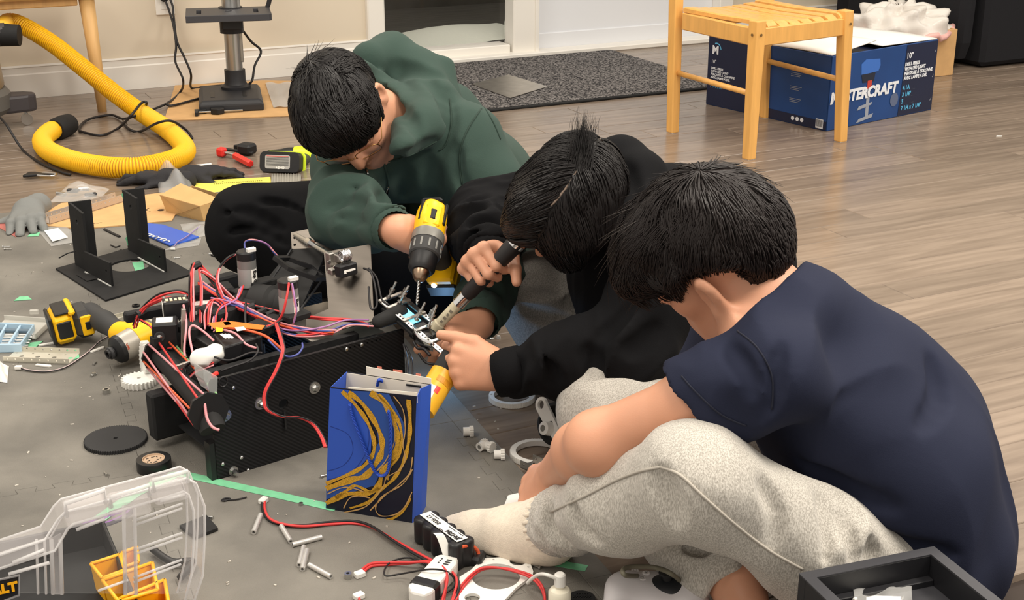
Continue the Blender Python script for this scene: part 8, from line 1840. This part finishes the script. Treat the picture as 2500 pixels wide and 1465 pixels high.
    mb = MB(); mb.box((.012, -w / 2, .0135), (.022, w + .003, .030), None, .004); part('tape_band', mb, mat('tape_black', (26, 26, 27), .35), t)
    for i in range(3):
        for j in range(2): mb = MB(); mb.box((L * .72 + .006 * i, -.014 - .012 * j, .0264), (.003, .008 if j else .002, .0006)); part('printed_mark', mb, DGREY, t)
    mb = MB(); q0 = A(L * .98, -.014, .022); mb.grid(lambda i, j: q0 + A(.010 * i + .0, .004 + .022 * i, .012 * i + .02 * math.sin(i * 2)) + A(.006 * j, -.012 * j, .0), 8, 2); o = part('paper_tag', mb, PAPER, t, solid=.0005)
    # white printed plate with round openings
    pix = [(1178, 1370), (1288, 1363), (1302, 1402), (1300, 1412), (1262, 1440), (1225, 1480), (1120, 1480), (1122, 1415), (1150, 1398)]; q = [G(u, v, MZ + .001) for u, v in pix]; f = Fr(G(1210, 1412, MZ + .001)); hol = []
    def cc(u, v, u2): c = f.loc(G(u, v, MZ + .001)); r = float(np.linalg.norm(f.loc(G(u2, v, MZ + .001)) - c)); return circle(r, 36, c[0], c[1])
    mb = MB(); mb.prism([tuple(f.loc(p)[:2]) for p in q], 0, .005, [cc(1211, 1414, 1270), cc(1265, 1376, 1286), cc(1153, 1466, 1172)] + [cc(u, v, u + 3) for (u, v) in ((1205, 1373), (1240, 1370), (1285, 1369), (1290, 1391), (1129, 1440))]); single('white_plate', 'white printed plate with one large and two small round openings', 'plate', mb, WHITEP, f, bevel=.001)
    mb = MB(); q = [G(1272, 1445, MZ + .003), G(1290, 1420, MZ + .008)]; 
    # glue bottle
    f = Fr(G(1366, 1490, MZ)); t = thing('glue_bottle', 'small white glue bottle with a curved spout cap at the bottom edge', 'bottle', f)
    hb = .05; mb = MB(); mb.lathe([(0, 0), (.0155, 0), (.0165, .003), (.0165, hb * .62), (.014, hb * .70), (.007, hb * .76), (.006, hb * .86), (0, hb * .86)], 26); part('body', mb, mat('bottle_cream', (232, 226, 206), .35), t, 'auto')
    mb = MB(); mb.lathe([(0, hb * .84), (.0085, hb * .84), (.008, hb * 1.18), (.006, hb * 1.22), (0, hb * 1.22)], 16); part('cap', mb, WHITE, t, 'auto')
    mb = MB(); mb.tube(spline([A(0, 0, hb * 1.0), f.loc(Q(1340, 1405, 1.93)), f.loc(Q(1318, 1402, 1.95)), f.loc(Q(1300, 1412, 1.98)), f.loc(G(1288, 1424, MZ + .010))], 6), .0028, 6); part('spout_strap', mb, WHITE, t, True)
    f = Fr(G(1420, 1468, MZ)); mb = MB(); mb.prism(circle(.020, 36), 0, .006, [circle(.0013, 6, .0038 * i + (.0019 if j % 2 else 0), .0034 * j) for i in range(-4, 5) for j in range(-4, 5) if (i * i + j * j) < 16]); single('perforated_disc', 'black perforated round disc beside the glue bottle', 'disc', mb, BLACKM, f)
    # plate under the hand, connectors, rings, wheel
    flat('white_plate_corner', 'white plate with a small hole under the fist of the navy T-shirt person', 'plate', [(1231, 1238), (1240, 1214), (1300, 1200), (1330, 1240), (1262, 1262)], WHITEP, z=MZ + .02, th=.004, bevel=.001)
    def spool(p, ang, lab, tilt=0):
        f = Fr(G(*p, MZ + .009), (math.cos(ang), math.sin(ang), tilt)); mb = MB(); mb.lathe([(.004, 0), (.0082, 0), (.0082, .013), (.0, .013)], 16, (0, 0, 0), (1, 0, 0)); t = thing('white_coupler', lab, 'coupler', f, 'white plastic couplers on the mat'); part('sleeve', mb, WHITEP, t, 'auto')
        mb = MB(); mb.prism(gear_outline(.0105, 14, .0015), .012, .019, T=lambda x, y, z: A(z, x, y)); part('toothed_collar', mb, WHITEP, t)
    spool((1131, 1054), .1, 'white plastic coupler lying alone nearest the yellow-labelled tube'); spool((1170, 1092), .9, 'leftmost white coupler of the heap of three on the mat'); spool((1184, 1086), -.7, 'middle white coupler of the heap of three on the mat', .3); spool((1206, 1110), .05, 'rightmost white coupler of the heap of three, nearest the large ring')
    def ringgear(c, r, lab, fr=None, teeth=90):
        f = fr or Fr(G(*c, .001)); mb = MB(); mb.prism(gear_outline(r, teeth, .0015), 0, .010, [circle(r * .78, 48)]); return single('ring_gear', lab, 'ring gear', mb, WHITEP, f, bevel=.0006)
    ringgear((1250, 975), .046, 'white toothed ring lying on the wood floor under the black cuff'); ringgear((1312, 1112), .050, 'white toothed ring lying on the wood floor behind the perforated bracket', None, 110)
    channel('metal_channel', 'short perforated bracket lying inside the white ring by the bare forearm', (1270, 1142), (1338, 1172), .034, .014, ALU, .012)
    c = Q(1366, 1036, 2.44); ax = nrm(A(-.55, -.75, .35)); f = Fr(c, A(0, 0, 1), ax); t = thing('wheel_assembly', 'black robot wheel leaning against the grey trousers with a white crank arm', 'wheel', f); z0 = c[2]
    mb = MB(); mb.lathe([(.010, -.02), (.034, -.02), (.040, -.016), (.040, -.006), (.037, -.003), (.040, 0), (.040, .012), (.034, .016), (.030, .010), (.010, .010)], 40); part('tyre', mb, RUB, t, 'auto'); mb = MB(); mb.lathe([(0, -.012), (.030, -.012), (.030, .008), (0, .008)], 30); part('hub', mb, BLACKM, t, 'auto')
    ff = Fr(A(0, 0, .022), f.loc(c + nrm(Q(1330, 1000, 2.45) - Q(1390, 1050, 2.45))), A(0, .25, 1)); mb = MB(); mb.prism([(-.05 + .01 * math.cos(a), .01 * math.sin(a)) for a in [math.pi / 2 + k * math.pi / 8 for k in range(9)]] + [(.04, -.013)] + [(.045 + .014 * math.cos(a), .014 * math.sin(a)) for a in [-math.pi / 2 + k * math.pi / 8 for k in range(9)]] + [(.0, .014)], 0, .006, [circle(.008, 14, .045, 0), circle(.006, 12, 0, 0), circle(.005, 12, -.045, 0)], T=lambda x, y, z: ff.p(x, y, z)); part('crank_arm', mb, WHITEP, t, bevel=.001)
    mb = MB(); mb.lathe([(.006, 0), (.013, 0), (.012, .016), (.006, .018)], 20, ff.p(-.004, .008, .004), ff.z); part('crank_boss', mb, WHITEP, t, 'auto')
    for k in range(6): a = k * 1.05; mb = MB(); mb.lathe([(0, 0), (.0035, 0), (.003, .005), (0, .005)], 8, (.012 * math.cos(a) + .010, .012 * math.sin(a) - .012, .010)); part('bolt', mb, STEEL, t)
    small_screw((1196, 828), .4, .010, 'tiny bright screw on the wood floor right of the lower fist'); f = Fr(G(1217, 826, .0)); mb = MB(); mb.lathe([(0, 0), (.005, 0), (.004, .006), (0, .007)], 8); single('plastic_bead', 'tiny white bead on the wood floor right of the lower fist', 'bead', mb, WHITE, f)
    # game controller and its cable
    CW = mat('pad_white', (214, 210, 212), .4); f = gfr((1530, 1440), (1680, 1440), 0); cpos = G(1600, 1446, .03); f = Fr(A(cpos[0], cpos[1], .0), (1, -.08, 0)); t = thing('game_controller', 'white and black game controller with a grey cable on the wood floor', 'controller', f)
    S = SDF(); S.k = .025; S.ell(A(-.005, .0, .035), (.062, .040, .018)); S.chain([A(-.045, .0, .032), A(-.062, -.05, .026)], [.022, .017]); S.chain([A(.05, .0, .032), A(.066, -.05, .026)], [.022, .017]); part('shell', S.mesh('shell', CW, .0028), None, t)
    S = SDF(); S.k = .015; S.ell(A(.018, -.004, .040), (.034, .026, .018)); S.chain([A(.03, .01, .044), A(.062, .006, .036)], [.015, .008]); part('centre_panel', S.mesh('centre_panel', mat('pad_black', (28, 30, 34), .5), .0025), None, t)
    mb = MB(); mb.lathe([(0, 0), (.008, 0), (.008, .008), (.013, .010), (.013, .013), (.009, .014), (.007, .012), (0, .0115)], 22, (.016, -.006, .056)); part('thumb_stick', mb, BLACK, t, 'auto')
    for k, (x, y) in enumerate(((-.030, .019), (-.014, .012), (-.036, .005), (-.020, -.003))):
        hz = .0535 - 2.2 * ((x + .01) ** 2) - 2 * y * y; mb = MB(); mb.lathe([(0, -.006), (.0058, -.006), (.0058, .001), (.005, .002), (0, .002)], 18, (x, y, hz)); o = part('button', mb, mat('pad_button', (226, 222, 222), .35), t, 'auto')
        n = (24, 4, 3, 4)[k]; ph = (0, 0, math.pi / 2, math.pi / 4)[k]; mb = MB(); c3 = A(x, y, hz + .0022)
        if k == 1: mb.tube([c3 + A(-.002, -.002, 0), c3 + A(.002, .002, 0)], .0003, 4); mb.tube([c3 + A(-.002, .002, 0), c3 + A(.002, -.002, 0)], .0003, 4)
        else: mb.tube([c3 + A(.0028 * math.cos(ph + 2 * math.pi * i / n), .0028 * math.sin(ph + 2 * math.pi * i / n), 0) for i in range(n)], .0003, 4, True)
        part('button_symbol', mb, DGREY, o)
    P = [f.p(-.02, .036, .034), Q(1528, 1405, 1.86), Q(1521, 1392, 1.87), Q(1540, 1384, 1.90), Q(1600, 1386, 1.92), Q(1645, 1405, 1.90), G(1680, 1440, .006), G(1720, 1480, .004)]; mb = MB(); mb.tube([f.loc(p) for p in spline(P, 8)], .0035, 8); part('cable', mb, mat('cable_olive', (112, 108, 92), .6), t, True)
    P = [G(1528, 1428, .004), G(1508, 1436, .004), G(1504, 1460, .004)]; mb = MB(); mb.tube([f.loc(p) for p in spline(P, 5)], .0035, 8); part('cable', mb, mat('cable_olive', (112, 108, 92), .6), t, True)
    f = Fr(G(1700, 1486, .0)); mb = MB(); mb.prism(gear_outline(.036, 44, .003), .0, .010, [circle(.004, 10)]); single('gear', 'white fine-toothed gear at the bottom edge right of the controller', 'gear', mb, WHITEP, f)
    # black open-topped box at the right
    zt = .2; a, b, c = G(1950, 1402, zt), G(2280, 1336, zt), G(2425, 1465, zt); f = Fr(A(a[0], a[1], 0), b - a); Lx = float(f.loc(b)[0]); dy = -.30; t = thing('black_box', 'black open-topped box with a recessed floor at the lower right corner', 'box', f)
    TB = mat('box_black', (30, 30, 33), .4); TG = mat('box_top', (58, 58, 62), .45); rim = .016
    for (cx, cy, sx, sy) in ((Lx / 2, -rim / 2, Lx, rim), (rim / 2, dy / 2 - rim / 2, rim, -dy - rim), (Lx - rim / 2, dy / 2 - rim / 2, rim, -dy - rim), (Lx / 2, dy + rim / 2, Lx - 2 * rim, rim)):
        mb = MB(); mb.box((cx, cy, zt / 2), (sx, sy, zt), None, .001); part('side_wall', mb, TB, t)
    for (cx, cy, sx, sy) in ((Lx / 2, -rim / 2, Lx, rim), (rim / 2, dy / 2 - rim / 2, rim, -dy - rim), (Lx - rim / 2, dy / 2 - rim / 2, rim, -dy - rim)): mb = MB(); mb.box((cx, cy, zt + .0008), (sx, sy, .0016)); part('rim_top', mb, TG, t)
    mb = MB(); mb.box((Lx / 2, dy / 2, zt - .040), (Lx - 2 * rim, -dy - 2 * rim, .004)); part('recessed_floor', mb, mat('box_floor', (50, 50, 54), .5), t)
    mb = MB(); mb.box((Lx / 2, -rim - .006, zt - .034), (Lx - 2 * rim, .012, .010), None, .001); part('inner_step', mb, TB, t)
    fz = zt - .037
    for (u, v, lab) in ((2060, 1444, 'upper of the two white pegs in the black box'), (2066, 1456, 'lower of the two white pegs in the black box')):
        g = Fr(G(u, v, fz + .004), (1, -.7, 0)); mb = MB(); mb.lathe([(0, 0), (.0035, 0), (.0035, .008), (.0028, .0085), (.0028, .014), (0, .014)], 10, (0, 0, 0), (1, 0, 0)); single('white_peg', lab, 'peg', mb, WHITE, g, 'auto')
    q = [G(2080, 1428, fz + .004), G(2225, 1436, fz + .004), G(2228, 1500, fz + .004), G(2088, 1500, fz + .004)]; g = Fr(q[0], q[1] - q[0]); L = [g.loc(p) for p in q]; mb = MB(); mb.grid(lambda i, j: (L[0] * (1 - i) + L[1] * i) * (1 - j) + (L[3] * (1 - i) + L[2] * i) * j + A(0, 0, .004 * math.sin(11 * i + 3 * j) * math.sin(math.pi * j) + .003), 20, 12); single('zip_bag', 'small clear zip bag with a white card inside the black box', 'bag', mb, FILM, g, True)
    q = [G(2115, 1455, fz + .002), G(2200, 1458, fz + .002), G(2200, 1500, fz + .002), G(2115, 1500, fz + .002)]; g = Fr(q[0], q[1] - q[0]); mb = MB(); mb.prism([tuple(g.loc(p)[:2]) for p in q], 0, .001); single('white_card', 'white card under the small zip bag in the black box', 'card', mb, PAPER, g)
front_items()
person_green(); person_black(); person_navy()
